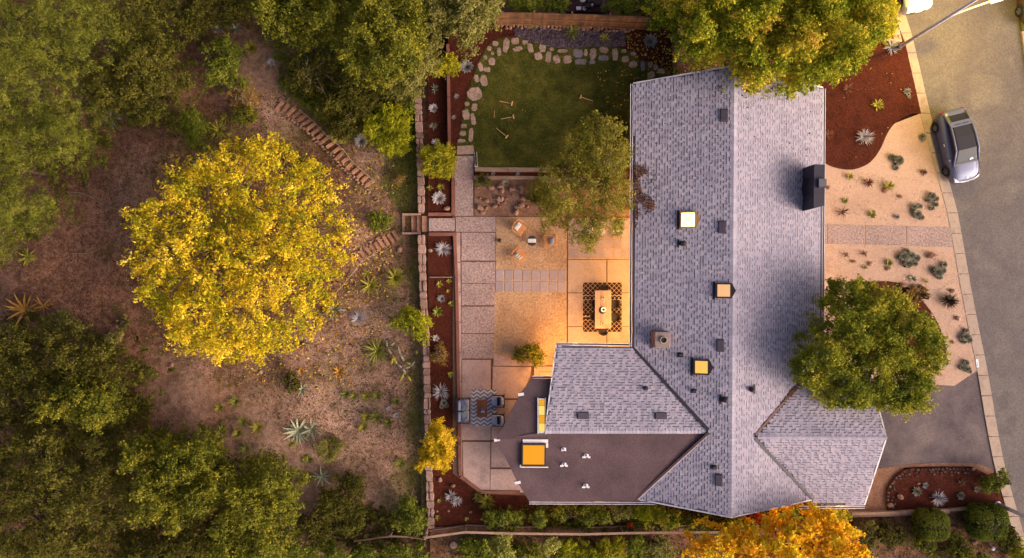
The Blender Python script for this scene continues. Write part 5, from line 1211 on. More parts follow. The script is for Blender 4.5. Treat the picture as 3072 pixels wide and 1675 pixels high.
for (x0, y0), (x1, y1), lb in (((663, 775), (661, 828), 'thin croquet stake lying between two mallets'), ((859, 766), (860, 780), 'short croquet stake standing alone on the lawn')):
    a, c = W(*A3(x0, y0), LAWN), W(*A3(x1, y1), LAWN); t = T('croquet_stake', lb, 'stake', tuple(a)); b = MB(); b.tube([a + Vector((0, 0, .03)), c + Vector((0, 0, .04))], .016, 5); b.build('stake', m_cq, t); b = MB(); b.tube([a + Vector((0, 0, .03)), a * .85 + c * .15 + Vector((0, 0, .032))], .02, 5); b.build('painted_band', m_tl, t)
ck = T('croquet_rack', 'small white croquet stand with a row of balls by the steps', 'rack', tuple(W(1428, 478, LAWN)))
a, c = W(1427, 456, LAWN), W(1429, 500, LAWN)
for dx in (-.07, .07): b = MB(); b.tube([a + Vector((dx, 0, .05)), c + Vector((dx, 0, .05))], .012, 5); b.tube([c + Vector((dx, 0, 0)), c + Vector((dx, .02, .3))], .012, 5); b.build('rail', m_white, ck)
b = MB(); b.box((c.x, c.y, LAWN + .03), (.22, .05, .05)); b.build('foot', m_white, ck)
for i in range(6):
    p = a.lerp(c, (i + .4) / 6.6); t = T('croquet_ball', 'dark croquet ball resting in the white stand', 'ball', tuple(p + Vector((0, 0, .1))), 'croquet balls in the stand'); b = MB(); b.blob((p.x, p.y, LAWN + .1), (.048,) * 3, i, 10, 6, 0); b.build('ball', m_black if i % 2 else m_blackm, t, smooth=True)

# neighbour's patio beyond the top fence
slab('neighbour_patio', [(1700, -120), (1830, -120), (1830, 36), (1700, 36)], -.06, M('neighbour_paving', [s(72, 48, 48), s(96, 66, 62)], 1.5, 9, .9, .1, fk=.3), -.4)
t = T('garden_table', 'round white garden table at the top edge behind the fence', 'table', tuple(W(1748, -2, -.06))); c0 = W(1748, -1, -.06)
b = MB(); b.lathe([(.27, .70), (.285, .71), (.285, .74), (.27, .75)], c0, 22); b.build('tabletop', m_white, t); b = MB(); b.lathe([(.2, 0), (.18, .03), (.04, .06), (.04, .7)], c0, 12); b.build('pedestal', m_white, t)
nb_ = T('storage_box', 'small white box beside a white ring on the neighbour patio', 'box', tuple(W(1735, 29, -.06))); c0 = W(1735, 29, -.06); b = MB(); b.box((c0.x, c0.y, .04), (.28, .18, .2), 0, .02); b.build('box_body', m_white, nb_); b = MB(); b.box((c0.x, c0.y, .15), (.3, .2, .03)); b.build('lid', m_white, nb_)
nb_ = T('planter_pot', 'white ringed pot on the neighbour patio', 'pot', tuple(W(1752, 29, -.06))); c0 = W(1752, 29, -.06); b = MB(); b.lathe([(.08, 0), (.12, .2), (.09, .2), (.07, .05)], c0, 14); b.build('pot', m_white, nb_)
nb_ = T('garden_lantern', 'round white lantern among dark things on the neighbour patio', 'lantern', tuple(W(1775, 19, -.06))); c0 = W(1775, 19, -.06); b = MB(); b.lathe([(.07, 0), (.07, .2), (.08, .22), (.02, .3)], c0, 12); b.build('lantern_body', m_white, nb_)
nb_ = T('patio_post', 'thin pale post beside the hedge behind the fence', 'post', tuple(W(1806, 20, -.06))); c0 = W(1806, 22, -.06); b = MB(); b.tube([c0, c0 + Vector((0, 0, 2.2))], .035, 6); b.build('post', m_white, nb_)
for i, (x, y) in enumerate(((1762, 22), (1790, 14), (1768, 6))):
    nb_ = T('patio_crate', ['dark low crate behind the white ringed pot', 'dark crate near the pale post', 'dark crate beside the round white table'][i], 'crate', tuple(W(x, y, -.06))); c0 = W(x, y, -.06)
    for k in range(3): b = MB(); b.box((c0.x, c0.y, .0 + k * .1), (.36 - .02 * k, .26, .07), .2 * i, .01); b.build('slat', m_dkw, nb_)

# small ground things at the lower right
t = T('garden_light', 'round white topped garden light in the lower right bed', 'light', tuple(W(2967, 1640, -.14))); c0 = W(2967, 1640, -.14); b = MB(); b.lathe([(.05, 0), (.05, .3), (.13, .32), (.14, .36), (.1, .4)], c0, 16); b.build('cap', m_white, t, smooth=True)
t = T('yard_marker', 'little blue and white sign on a stake at the kerb', 'sign', tuple(W(3019, 1585, -.1))); c0 = W(3019, 1586, -.1); b = MB(); b.box((c0.x, c0.y, .35), (.2, .16, .03), .3); b.build('panel', P('blue_panel', s(90, 120, 190), .5), t)
b = MB(); b.box((c0.x - .06, c0.y - .07, .33), (.26, .05, .03), .3); b.build('border', m_white, t); b = MB(); b.tube([c0, c0 + Vector((0, 0, .34))], .015, 5); b.build('stake', m_white, t)
t = T('stepping_stone', 'round pale stone disc below the rail fence', 'stone', tuple(W(1361, 1635, -.14))); c0 = W(1361, 1635, -.14); b = MB(); b.lathe([(.22, 0), (.23, .05), (.2, .07)], c0, 16); b.build('disc', m_flag, t)
MB().tube([tuple(W(1328, 1612, -.1)), tuple(W(1348, 1640, -.1)), tuple(W(1364, 1680, -.1))], .02, 5).build('hose', m_blackm); tag(bpy.data.objects['hose'], 'thin dark hose trailing away from the bottom fence', 'hose')
# ------------------------------------------------------------------ vegetation
F_ = 3072 / 2576
L_yellow = LEAF('yellow_leaf', [s(78, 80, 18), s(112, 108, 20), s(166, 136, 28), s(214, 158, 38), s(238, 182, 86)], .3, .4)
L_orange = LEAF('orange_leaf', [s(130, 76, 20), s(200, 114, 20), s(230, 134, 26), s(240, 158, 44)], .3, .6)
L_olive = LEAF('olive_leaf', [s(50, 48, 14), s(78, 74, 20), s(104, 96, 28), s(134, 118, 40)], .22, .6)
L_pine = LEAF('pine_needle', [s(48, 48, 16), s(76, 74, 24), s(100, 94, 30), s(122, 112, 46)], .15, .5)
L_dark = LEAF('dark_oak_leaf', [s(44, 40, 14), s(66, 60, 20), s(88, 78, 28), s(108, 94, 40)], .18, .6)
L_oak2 = LEAF('oak_leaf', [s(48, 50, 16), s(76, 74, 22), s(108, 98, 28), s(140, 122, 36)], .2, .6)
L_grey = LEAF('grey_green_leaf', [s(66, 62, 28), s(96, 88, 40), s(122, 108, 54), s(142, 128, 74)], .2, .6)
L_bright = LEAF('bright_green_leaf', [s(84, 84, 18), s(120, 116, 24), s(156, 144, 30), s(180, 160, 44)], .3, .8)
L_gold = LEAF('golden_leaf', [s(120, 100, 20), s(166, 134, 26), s(200, 156, 34), s(220, 172, 60)], .3, .8)
L_lime = LEAF('lime_leaf', [s(104, 98, 20), s(136, 124, 26), s(160, 142, 34), s(176, 156, 58)], .3, .8)
L_maple = LEAF('maple_leaf', [s(56, 64, 14), s(86, 92, 20), s(124, 118, 26), s(170, 138, 40), s(204, 146, 60)], .28, .45)
L_round = LEAF('round_tree_leaf', [s(56, 60, 16), s(88, 88, 24), s(122, 110, 30), s(158, 130, 46)], .22, .55)
L_patio = LEAF('patio_tree_leaf', [s(62, 60, 16), s(88, 80, 24), s(112, 98, 36), s(140, 120, 56)], .3, .6)
L_hedge = LEAF('hedge_leaf', [s(44, 48, 14), s(70, 72, 20), s(92, 90, 28), s(120, 112, 40)], .2, .8)
L_weed = LEAF('weedy_grass', [s(84, 86, 26), s(112, 112, 40), s(140, 136, 62)], .2, .8)
L_red = LEAF('red_leaf', [s(150, 52, 24), s(196, 76, 34), s(216, 104, 44)], .3, 1)
L_dry = LEAF('dry_leaf', [s(110, 78, 46), s(156, 116, 60), s(186, 146, 84)], .2, 1)
L_cream = LEAF('cream_flower_leaf', [s(96, 90, 34), s(150, 138, 62), s(196, 178, 96)], .25, 1.2)
m_bark = M('bark', [s(92, 74, 60), s(126, 104, 86)], 3, 14, .95, .1, .6, fk=.3); m_palebark = M('pale_bark', [s(140, 118, 92), s(172, 146, 114)], 3, 14, .95, .1, .6, fk=.2)

def leafcloud(name, cl, cr, per, size, mat, rng, parent, aspect=2.0, flat=.8, hue=None, up=.35):
    """cl (n,3) clump centres, cr (n,) radii; per leaves each; diamond leaves"""
    n = len(cl); idx = np.repeat(np.arange(n), per); N = len(idx)
    d = rng.normal(size=(N, 3)); d /= np.linalg.norm(d, axis=1)[:, None]; r_ = rng.random(N)
    # every clump is a leafy spray pointing outwards and a little upwards, not a ball
    mid = cl.mean(0); ov = cl - mid; ov[:, 2] = 0; ov /= (np.abs(ov).max() + 1e-6)
    dv = ov * .9 + rng.normal(0, .75, cl.shape); dv[:, 2] = np.abs(dv[:, 2]) * .35 + .12; dv /= np.linalg.norm(dv, axis=1)[:, None]
    tt = rng.random(N) * 2 - .8; loose = rng.random(N) < .3
    off = dv[idx] * (tt * cr[idx])[:, None] * np.where(loose, .6, 1)[:, None] + d * (np.where(loose, .95, .42) * (1.15 - .35 * tt) * cr[idx] * rng.random(N) ** .5)[:, None]; off[:, 2] *= .7
    c = cl[idx] + off; d = d * .6 + dv[idx] * .5
    nrm = d * .8 + rng.normal(0, flat, (N, 3)); nrm[:, 2] = np.abs(nrm[:, 2]) + up; nrm /= np.linalg.norm(nrm, axis=1)[:, None]
    a = rng.normal(size=(N, 3)) + d * .6; a -= nrm * (a * nrm).sum(1)[:, None]; a /= np.linalg.norm(a, axis=1)[:, None]
    b = np.cross(nrm, a); L = size * rng.uniform(.6, 1.35, N)
    U = a * (L * .5)[:, None]; S_ = b * (L * .5 / aspect)[:, None]
    V = np.stack([c - U, c + S_ - U * .1, c + U, c - S_ - U * .1], 1).reshape(-1, 3)
    if hue is None: hue = rng.random(n)
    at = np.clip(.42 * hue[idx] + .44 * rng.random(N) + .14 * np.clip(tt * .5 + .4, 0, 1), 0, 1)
    if parent is not None: V = V - np.array(WL[parent.name])
    return link(name, npmesh(name, V, np.arange(4 * N).reshape(N, 4), mat, at), parent)

def tree(name, label, px, zb, zt, n, per, cr, size, mat, seed, k=F_, base=None, hill=True, group=None, bark=None, aspect=2.0, limbs=12, cat='tree', dome=.42, lump=.17, trunk_r=.16, dens_in=.62, trunk_at=None, up=.35, inset=0.0, zmf=.50):
    """crown grown inside an outline, domed and lumpy, on a trunk with limbs.  zb/zt: heights above the ground of the crown's rim and top"""
    rng = np.random.default_rng(seed); q = random.Random(seed)
    cx, cy = np.mean([p[0] for p in px]) * k, np.mean([p[1] for p in px]) * k
    if trunk_at: cx, cy = trunk_at
    g = G(cx, cy) if hill else W(cx, cy, 0 if base is None else base); gzv = g.z
    if n > 150: n = int(n * 1.55); cr *= .78; per = int(per * .68)
    zmid = gzv + zb + (zt - zb) * zmf
    pw = wp(px, zmid, k); P_ = np.array(pw); P_ = P_
    X, Y = sample(pw, n, rng); D_ = edged(pw, X, Y)
    ph = rng.uniform(0, 6, 6)
    # pull the rim inwards by most of a clump radius so leaves, not clump centres, reach the outline
    ns = np.sin(X * 2.6 + ph[4]) * np.cos(Y * 2.9 + ph[5]) + .6 * np.sin(X * 5.1 - Y * 4.3 + ph[0])
    keep = D_ > inset + cr * (.35 + .75 * np.clip(ns, 0, 1)); X, Y, D_ = X[keep], Y[keep], D_[keep]
    Rm = D_.max() * dome; t = np.clip(D_ / Rm, 0, 1)
    H_ = zb + (zt - zb) * np.sqrt(np.clip(1 - (1 - t) ** 2, 0, 1))
    H_ += (zt - zb) * lump * (np.sin(X * 1.9 + ph[0]) * np.cos(Y * 1.7 + ph[1]) + .7 * np.sin(X * 3.3 + Y * 2.1 + ph[2]) + .5 * np.cos(Y * 4.1 - X * 1.3 + ph[3]))
    deep = np.where(rng.random(len(X)) < dens_in, np.abs(rng.normal(0, .03 if dens_in > .9 else .14, len(X))), rng.uniform(.2, .8, len(X)))
    Z = gzv + np.maximum(H_ - deep * (zt - zb + .4), .15)
    cl = np.c_[X, Y, Z]; crr = cr * rng.uniform(.6, 1.3, len(X))
    tx, ty = (g.x, g.y)
    root = T(name, label, cat, (tx, ty, gzv), group)
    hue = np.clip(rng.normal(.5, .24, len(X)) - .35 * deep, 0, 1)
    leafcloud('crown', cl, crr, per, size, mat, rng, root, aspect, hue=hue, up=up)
    if limbs:
        b = MB(); top = Vector((tx, ty, gzv + zb + (zt - zb) * .35)); bend = Vector((q.uniform(-.2, .2), q.uniform(-.2, .2), 0))
        mid = Vector((tx, ty, gzv)) * .5 + top * .5 + bend
        b.tube(curve([(tx, ty, gzv - .2), tuple(mid), tuple(top)], 4), [trunk_r * (1 - .45 * i / 8) for i in range(9)], 8); b.build('trunk', bark or m_bark, root, smooth=True)
        b = MB()
        for i in rng.choice(len(cl), min(limbs, len(cl)), replace=False):
            e_ = Vector(cl[i]); s0 = mid.lerp(top, q.random()); m_ = s0.lerp(e_, .5) + Vector((q.uniform(-.2, .2), q.uniform(-.2, .2), .25 + q.random() * .2))
            r0 = trunk_r * .42; b.tube(curve([tuple(s0), tuple(m_), tuple(e_)], 4), [r0 * (1 - .85 * j / 8) for j in range(9)], 5)
            for _ in range(2):
                w_ = m_.lerp(e_, q.uniform(.2, .8)); e2 = w_ + Vector((q.uniform(-.8, .8), q.uniform(-.8, .8), q.uniform(.05, .45))) * cr * 2; b.tube([tuple(w_), tuple(w_.lerp(e2, .5) + Vector((0, 0, .06))), tuple(e2)], [r0 * .3, r0 * .22, r0 * .08], 4)
        b.build('limbs', bark or m_bark, root, smooth=True)
    return root

tree('deciduous_tree', 'big golden yellow tree standing alone on the hillside', [(345,560),(360,520),(420,470),(405,430),(440,400),(520,405),(545,365),(620,345),(690,335),(740,370),(790,400),(840,440),(850,490),(885,560),(870,620),(890,660),(850,700),(840,760),(820,810),(790,850),(740,880),(690,895),(660,925),(600,905),(555,935),(520,895),(460,905),(430,870),(440,830),(385,790),(370,760),(390,720),(350,690),(310,735),(330,650),(360,620),(320,560)],
     1.2, 6.5, 840, 90, .62, .17, L_yellow, 1, zmf=.38, limbs=40, bark=m_palebark, aspect=2.2, lump=.13, trunk_r=.2)
tree('pine_tree', 'olive green pine filling the upper left corner', [(-40,40),(100,20),(200,-20),(290,-20),(310,80),(310,130),(260,180),(200,200),(150,240),(140,300),(110,330),(-40,330)], 5, 10, 520, 130, .55, .16, L_pine, 2, aspect=6, limbs=10, up=.3)
tree('pine_tree', 'shaggy pine at the left edge just below the corner pine', [(-40,320),(110,335),(140,255),(200,240),(240,290),(250,350),(235,400),(170,425),(100,430),(100,495),(165,490),(165,530),(120,580),(60,590),(40,640),(-40,700)], 4, 8.5, 480, 130, .52, .16, L_pine, 3, aspect=6, limbs=10, up=.3)
tree('oak_tree', 'dark brownish oak between the corner pine and the dirt slope', [(310,130),(300,60),(330,-20),(470,-20),(460,60),(465,150),(460,230),(440,300),(380,330),(330,300),(250,290),(215,240),(240,180)], 2.5, 6.5, 420, 100, .5, .14, L_dark, 4)
tree('oak_tree', 'dark scrubby oak at the top edge over the shaded gully', [(455,-20),(640,-20),(655,40),(600,60),(560,40),(520,80),(480,110),(455,60)], 1.5, 4, 200, 90, .5, .14, L_dark, 40, limbs=6)
tree('oak_tree', 'yellow green oak at the top edge left of the scrub', [(635,-20),(850,-20),(890,60),(870,120),(820,120),(760,105),(700,110),(650,60)], 3, 7, 330, 100, .5, .15, L_oak2, 5)
tree('oak_tree', 'tall dull green oak at the top edge above the bare branches', [(850,-20),(1080,-20),(1090,60),(1070,130),(1050,185),(980,220),(900,215),(850,150),(880,80)], 3, 7.5, 430, 100, .52, .14, L_oak2, 6)
tree('oak_tree', 'grey green tree at the top spilling over the mulch bed corner', [(1060,-20),(1265,-20),(1250,50),(1235,85),(1190,108),(1165,125),(1130,80),(1080,100)], 3, 6.5, 300, 100, .5, .14, L_grey, 7)
tree('oak_tree', 'olive shrubby tree overhanging the top end of the stone wall', [(1050,80),(1110,90),(1110,140),(1090,190),(1060,230),(1045,260),(960,235),(990,200)], 2, 5, 190, 100, .45, .13, L_grey, 70, limbs=8)
tree('bare_shrub', 'half bare grey shrub with spreading pale branches', [(700,130),(800,125),(870,150),(890,220),(840,290),(770,250),(720,210)], .8, 2.6, 120, 80, .45, .12, L_dark, 8, bark=m_palebark, limbs=26, cat='shrub')
tree('scrub_oak', 'dark low scrub between the half bare shrub and the stone wall', [(860,200),(960,220),(1045,250),(1045,270),(990,260),(930,285),(900,340),(850,350),(810,320),(800,280)], .6, 2.4, 240, 90, .45, .12, L_dark, 9, limbs=10, cat='shrub')
tree('shrub', 'rounded yellow green shrub beside the stone wall above the grassy strip', [(925,290),(960,265),(1010,258),(1038,280),(1045,340),(1030,385),(985,400),(940,385),(915,340)], .5, 2.2, 190, 100, .4, .11, L_bright, 10, limbs=8, cat='shrub')
tree('shrub', 'grass green ivy like bush hugging the wall near its top end', [(1010,235),(1045,232),(1045,275),(1015,270)], .3, 1.2, 60, 80, .3, .11, L_hedge, 71, limbs=4, cat='shrub')
tree('shrub', 'leafy green shrub on the gully edge left of the orange brush', [(510,120),(570,95),(620,130),(605,190),(640,200),(610,230),(560,220),(500,235),(530,180)], .5, 2.2, 150, 90, .42, .12, L_hedge, 72, limbs=6, cat='shrub')
tree('dead_brush', 'straw coloured dry brush on the slope above the long steps', [(560,235),(600,195),(640,200),(660,240),(640,270),(600,285)], .2, .9, 90, 90, .35, .12, L_dry, 73, limbs=10, cat='shrub', aspect=5, bark=m_palebark)
tree('shrub', 'dark small tree crown in front of the dirt slope above the yellow tree', [(455,270),(500,275),(530,320),(505,370),(470,365),(445,330)], .8, 2.4, 110, 90, .42, .12, L_hedge, 74, limbs=5, cat='shrub')
tree('shrub', 'yellowish bushy shrub left of the top of the long steps', [(590,265),(640,275),(650,310),(610,315),(585,300)], .2, 1.0, 60, 90, .3, .11, L_oak2, 75, limbs=4, cat='shrub')
# lower left woods
tree('oak_tree', 'very dark oak at the left edge below the orange leaved plant', [(-40,840),(80,800),(180,830),(300,860),(360,940),(370,990),(360,1050),(300,1080),(200,1070),(100,1080),(-40,1100)], 3, 7, 520, 100, .55, .14, L_dark, 11)
tree('oak_tree', 'lighter green oak crown standing out in the dark lower left woods', [(140,1000),(170,960),(230,955),(300,975),(325,1030),(290,1070),(200,1065),(160,1040)], 5, 8, 170, 100, .5, .14, L_oak2, 12, limbs=6)
tree('oak_tree', 'broad dark olive oak filling the bottom left corner', [(-40,1100),(140,1060),(330,1080),(380,1120),(380,1250),(330,1330),(260,1430),(-40,1430)], 3.5, 8.5, 620, 100, .58, .14, L_dark, 13)
tree('oak_tree', 'brown green oak in the lower woods next to the pale slope', [(330,1080),(440,1090),(555,1085),(580,1150),(600,1200),(560,1280),(460,1330),(370,1300),(370,1160)], 3, 7.5, 470, 100, .55, .14, L_oak2, 14)
tree('oak_tree', 'dark round oak right of the lower woods under the agaves', [(590,1160),(680,1140),(740,1170),(760,1240),(740,1310),(700,1430),(560,1430),(540,1310),(590,1230)], 2.5, 6.5, 420, 100, .52, .14, L_oak2, 15)
tree('oak_tree', 'dark oak at the bottom edge between two broader crowns', [(260,1430),(330,1330),(460,1330),(550,1290),(560,1430)], 2.5, 6, 260, 100, .52, .14, L_dark, 16)
tree('shrub', 'dark brownish shrub above the weathered rail fence', [(770,1290),(820,1225),(900,1230),(930,1290),(915,1330),(840,1350),(770,1345)], .8, 2.6, 190, 90, .45, .12, L_dark, 17, limbs=6, cat='shrub')
tree('shrub', 'sprawling green shrubs below the weathered rail fence', [(700,1345),(840,1360),(890,1370),(1000,1360),(1075,1370),(1075,1430),(700,1430)], .8, 2.4, 260, 90, .45, .12, L_hedge, 18, limbs=6, cat='shrub')
tree('shrub', 'dense dark shrub against the bottom end of the stone wall', [(990,1265),(1030,1250),(1068,1275),(1068,1325),(1030,1335),(995,1325)], .6, 2.2, 120, 90, .4, .11, L_hedge, 19, limbs=5, cat='shrub')
tree('shrub', 'thin dark brush on the slope above the dark shrub', [(850,1195),(910,1185),(940,1230),(910,1240),(860,1230)], .3, 1.2, 80, 80, .35, .11, L_dark, 76, limbs=4, cat='shrub')
tree('shrub', 'brushy olive shrub in the dark corner near the orange leaved plant', [(100,795),(160,780),(200,800),(230,830),(190,845),(120,830)], .4, 1.5, 90, 90, .4, .12, L_grey, 77, limbs=5, cat='shrub')
tree('shrub', 'round brown green grass mound below the striped agave', [(795,1115),(820,1095),(850,1098),(868,1125),(862,1155),(835,1165),(805,1150)], .2, 1.1, 110, 90, .3, .14, L_grey, 20, limbs=0, cat='shrub', aspect=5)
# wall side trees and shrubs
tree('shrub', 'squarely clipped yellow green shrub over the stone wall', [(1058,375),(1075,362),(1110,358),(1140,368),(1150,400),(1148,432),(1135,446),(1085,447),(1060,440),(1055,405)], .7, 2.0, 170, 100, .33, .10, L_lime, 21, base=0, hill=False, limbs=5, cat='shrub', dome=.5, lump=.05)
tree('small_tree', 'bright golden small tree leaning over the lower wall', [(1040,1155),(1062,1120),(1075,1080),(1088,1052),(1115,1060),(1148,1095),(1145,1140),(1135,1170),(1110,1190),(1085,1165),(1060,1180)], .9, 3.0, 200, 90, .32, .13, L_gold, 22, hill=False, base=0, limbs=9, cat='tree', aspect=2.6)
tree('small_tree', 'thin lime green sapling over the upper planter bed', [(1058,160),(1075,135),(1095,140),(1110,160),(1128,140),(1150,140),(1162,160),(1150,185),(1125,180),(1105,195),(1075,190)], .8, 2.2, 90, 70, .28, .12, L_lime, 23, hill=False, base=0, limbs=9, cat='tree')
tree('shrub', 'straggly green yellow shrub growing through the wall by the planter', [(980,810),(1010,775),(1050,770),(1085,790),(1090,820),(1075,860),(1055,885),(1040,850),(1000,830)], .6, 1.8, 110, 80, .36, .11, L_bright, 24, limbs=10, cat='shrub')
# street side and garden trees
tree('street_tree', 'large green and gold tree covering the roof corner at the top', [(1640,-30),(1900,-30),(1930,60),(1910,150),(1925,195),(1912,230),(1898,245),(1872,236),(1860,215),(1835,205),(1820,170),(1760,150),(1712,168),(1700,130),(1712,80),(1660,50)], 2.5, 8.0, 620, 110, .55, .15, L_maple, 25, hill=False, base=0, trunk_at=(2080, 60), lump=.16)
tree('street_tree', 'broad green gold tree between the roof corner and the street lamp', [(1890,-30),(2190,-30),(2190,90),(2175,120),(2160,170),(2130,200),(2060,215),(2010,230),(1990,236),(1962,212),(1940,200),(1915,215),(1900,150),(1920,60)], 3, 8.5, 720, 110, .56, .15, L_maple, 26, hill=False, base=0, lump=.17, trunk_r=.25)
tree('hedge_bush', 'bright yellow green bush at the kerb beside the white car', [(2170,-30),(2245,-30),(2250,40),(2240,95),(2200,115),(2170,90)], .8, 2.6, 170, 100, .42, .12, L_lime, 27, hill=False, base=0, limbs=5, cat='shrub')
tree('patio_tree', 'loose olive tree leaning over the patio against the house', [(1335,470),(1345,440),(1345,415),(1400,385),(1420,340),(1450,310),(1500,275),(1535,295),(1570,330),(1590,380),(1585,440),(1592,480),(1588,540),(1560,598),(1520,592),(1490,632),(1445,628),(1430,590),(1370,578),(1340,545),(1352,510)], 2.3, 5.2, 430, 70, .46, .13, L_patio, 28, hill=False, base=.1, bark=m_palebark, limbs=34, trunk_at=(1802, 560), lump=.1, dens_in=.85, aspect=2.6)
tree('round_tree', 'dense rounded olive tree in front of the house over the gravel yard', [(2065,720),(2090,685),(2130,680),(2180,690),(2230,720),(2290,750),(2330,790),(2360,830),(2365,890),(2340,940),(2320,990),(2320,1050),(2270,1058),(2210,1040),(2150,1030),(2095,1048),(2060,1020),(2000,980),(1960,930),(1965,880),(2010,830),(2030,800),(2050,760)], 1.6, 6.0, 1050, 120, .5, .13, L_round, 29, hill=False, base=0, inset=.28, dens_in=.88, zmf=.55, lump=.10, trunk_r=.2)
tree('deciduous_tree', 'blazing orange yellow tree at the bottom edge below the gable', [(1725,1430),(1735,1380),(1760,1345),(1800,1322),(1900,1312),(1955,1285),(2050,1275),(2110,1292),(2150,1330),(2180,1390),(2190,1430)], 2.2, 5.6, 380, 80, .42, .18, L_orange, 30, hill=False, base=-.1, limbs=16, aspect=1.6, lump=.13)
tree('shrub', 'flame red shrub against the gable foundations beside the orange tree', [(1893,1305),(1910,1295),(1935,1298),(1940,1315),(1920,1322),(1897,1318)], .3, 1.1, 50, 80, .25, .1, L_red, 31, hill=False, base=-.08, limbs=3, cat='shrub')
tree('shrub', 'small scarlet shrub poking through the rail fence', [(1578,1318),(1590,1310),(1600,1325),(1606,1336),(1590,1338),(1578,1332)], .3, .9, 26, 70, .2, .09, L_red, 32, hill=False, base=-.08, limbs=3, cat='shrub')
tree('clipped_hedge', 'long trimmed hedge behind the left part of the top fence', [(1262,-30),(1428,-30),(1428,36),(1380,37),(1275,30)], 1.1, 1.9, 220, 100, .4, .1, L_hedge, 33, hill=False, base=-.1, limbs=0, cat='hedge', dome=.4, lump=.05)
tree('clipped_hedge', 'trimmed hedge behind the right part of the top fence', [(1520,-30),(1700,-30),(1695,40),(1600,44),(1520,38)], 1.1, 1.9, 220, 100, .4, .1, L_hedge, 34, hill=False, base=-.1, limbs=0, cat='hedge', dome=.4, lump=.05)
def clipped(label, cx, cy, rx, ry, seed, h=1.5):
    """smooth sheared bush: a rounded block of twigs with small leaves all over its skin"""
    rng = np.random.default_rng(seed); c = W(cx, cy, .5); k = K * (CH - .9) / CH; X_, Y_ = rx * k, ry * k
    root = T('clipped_bush', label, 'bush', (c.x, c.y, -.14), 'clipped round bushes by the low wall')
    b = MB(); b.blob((c.x, c.y, h * .5 - .1), (X_ * .93, Y_ * .93, h * .52), seed, 18, 12, .015, sq=.62); b.build('twig_core', m_core, root, smooth=True)
    n = 1500; d = rng.normal(size=(n, 3)); d[:, 2] = np.abs(d[:, 2]) * 1.3 - .25; d /= np.linalg.norm(d, axis=1)[:, None]; q = np.sign(d) * np.abs(d) ** .62
    cl = np.c_[c.x + q[:, 0] * X_ * .96, c.y + q[:, 1] * Y_ * .96, h * .5 - .1 + q[:, 2] * h * .54]
    leafcloud('crown', cl, .06 * np.ones(n), 16, .06, L_hedge, rng, root, 1.7, hue=np.clip(rng.normal(.5, .1, n), 0, 1))
m_core = M('hedge_core', [s(40, 42, 16), s(62, 62, 22)], 6, 20, .9, .1, .6, fk=.4)
clipped('smooth clipped round bush farther from the kerb', 2785, 1570, 48, 46, 35); clipped('smooth clipped round bush close to the kerb', 2952, 1562, 58, 54, 36)
def shrub(label, cx, cy, rx, ry, mat, seed, h=1.2, n=None, hill=False, size=.11, name='shrub', group=None, aspect=2, cr=.3, zb=.25, base=-.08):
    q = random.Random(seed); k_ = 14
    tree(name, label, [(cx + rx * 1.15 * math.cos(2 * PI * i / k_) * q.uniform(.7, 1.2), cy + ry * 1.15 * math.sin(2 * PI * i / k_) * q.uniform(.7, 1.2)) for i in range(k_)], zb, h, n or int(20 + rx * ry * .055), 80, cr, size, mat, seed, k=1, hill=hill, base=base, limbs=4, cat='shrub', group=group, aspect=aspect, dens_in=.85)
for a in (('feathery green shrub at the corner of the felt roof', 1500, 1549, 62, 26, L_hedge, 101), ('rounded green shrub left of the fence boards', 1608, 1549, 32, 21, L_hedge, 102), ('low green shrub in front of the fence boards under the gutter', 1690, 1533, 44, 21, L_oak2, 103), ('leafy green shrub right of the fence boards', 1778, 1538, 44, 29, L_hedge, 104),
          ('pale flecked shrub between two green ones under the eaves', 1862, 1531, 34, 23, L_grey, 105), ('green shrub beside the scarlet one under the eaves', 1940, 1533, 42, 28, L_bright, 106), ('golden tinged shrub below the gable slope', 2010, 1548, 38, 23, L_maple, 107), ('dull olive shrub below the gable peak', 2100, 1561, 52, 17, L_oak2, 108), ('warm lit shrub between gable peak and flame shrub', 2205, 1580, 44, 24, L_maple, 109),
          ('glowing bush along the garage eave left part', 2370, 1540, 60, 26, L_maple, 110), ('glowing bush along the garage eave right part', 2480, 1540, 60, 26, L_maple, 111),
          ('square green shrub at the bottom edge beside the stone disc', 1425, 1650, 48, 44, L_hedge, 112), ('cream flowering shrub at the bottom edge', 1507, 1645, 42, 44, L_cream, 113), ('dark green shrub right of the cream flowering one', 1582, 1655, 40, 40, L_oak2, 114), ('small cream tipped shrub alone near the bottom fence', 1652, 1640, 24, 30, L_cream, 115), ('bright green bushy shrub at the bottom edge, left half', 1730, 1658, 56, 42, L_bright, 116), ('bright green bushy shrub at the bottom edge, right half', 1832, 1658, 54, 44, L_lime, 117),
          ('dull dark shrub right of the bright green pair', 1905, 1640, 28, 40, L_hedge, 118), ('wispy grey green shrub near the bottom fence', 1975, 1650, 44, 34, L_grey, 119),
          ('dark green bush where the island bed meets the kerb', 2983, 1443, 32, 36, L_hedge, 120), ('green bush below the first clipped bush', 2770, 1620, 26, 26, L_oak2, 121), ('broad bush between the two clipped bushes at the bottom', 2870, 1640, 36, 36, L_oak2, 122), ('yellow green bush in the lower right corner by the kerb', 3055, 1660, 26, 40, L_lime, 123), ('dark purple tinged shrub in the lower right bed', 3010, 1610, 34, 34, L_dark, 124),
          ('silver green shrub right of the orange tree', 2598, 1600, 26, 40, L_grey, 125), ('low dark groundcover bush under the silver shrub', 2670, 1600, 44, 36, L_dark, 126), ('dark clipped bush cut by the bottom edge', 2920, 1690, 60, 30, L_hedge, 127), ('wispy dark plant at the end of the top fence', 1958, 55, 34, 34, L_hedge, 128)):
    shrub(*a)
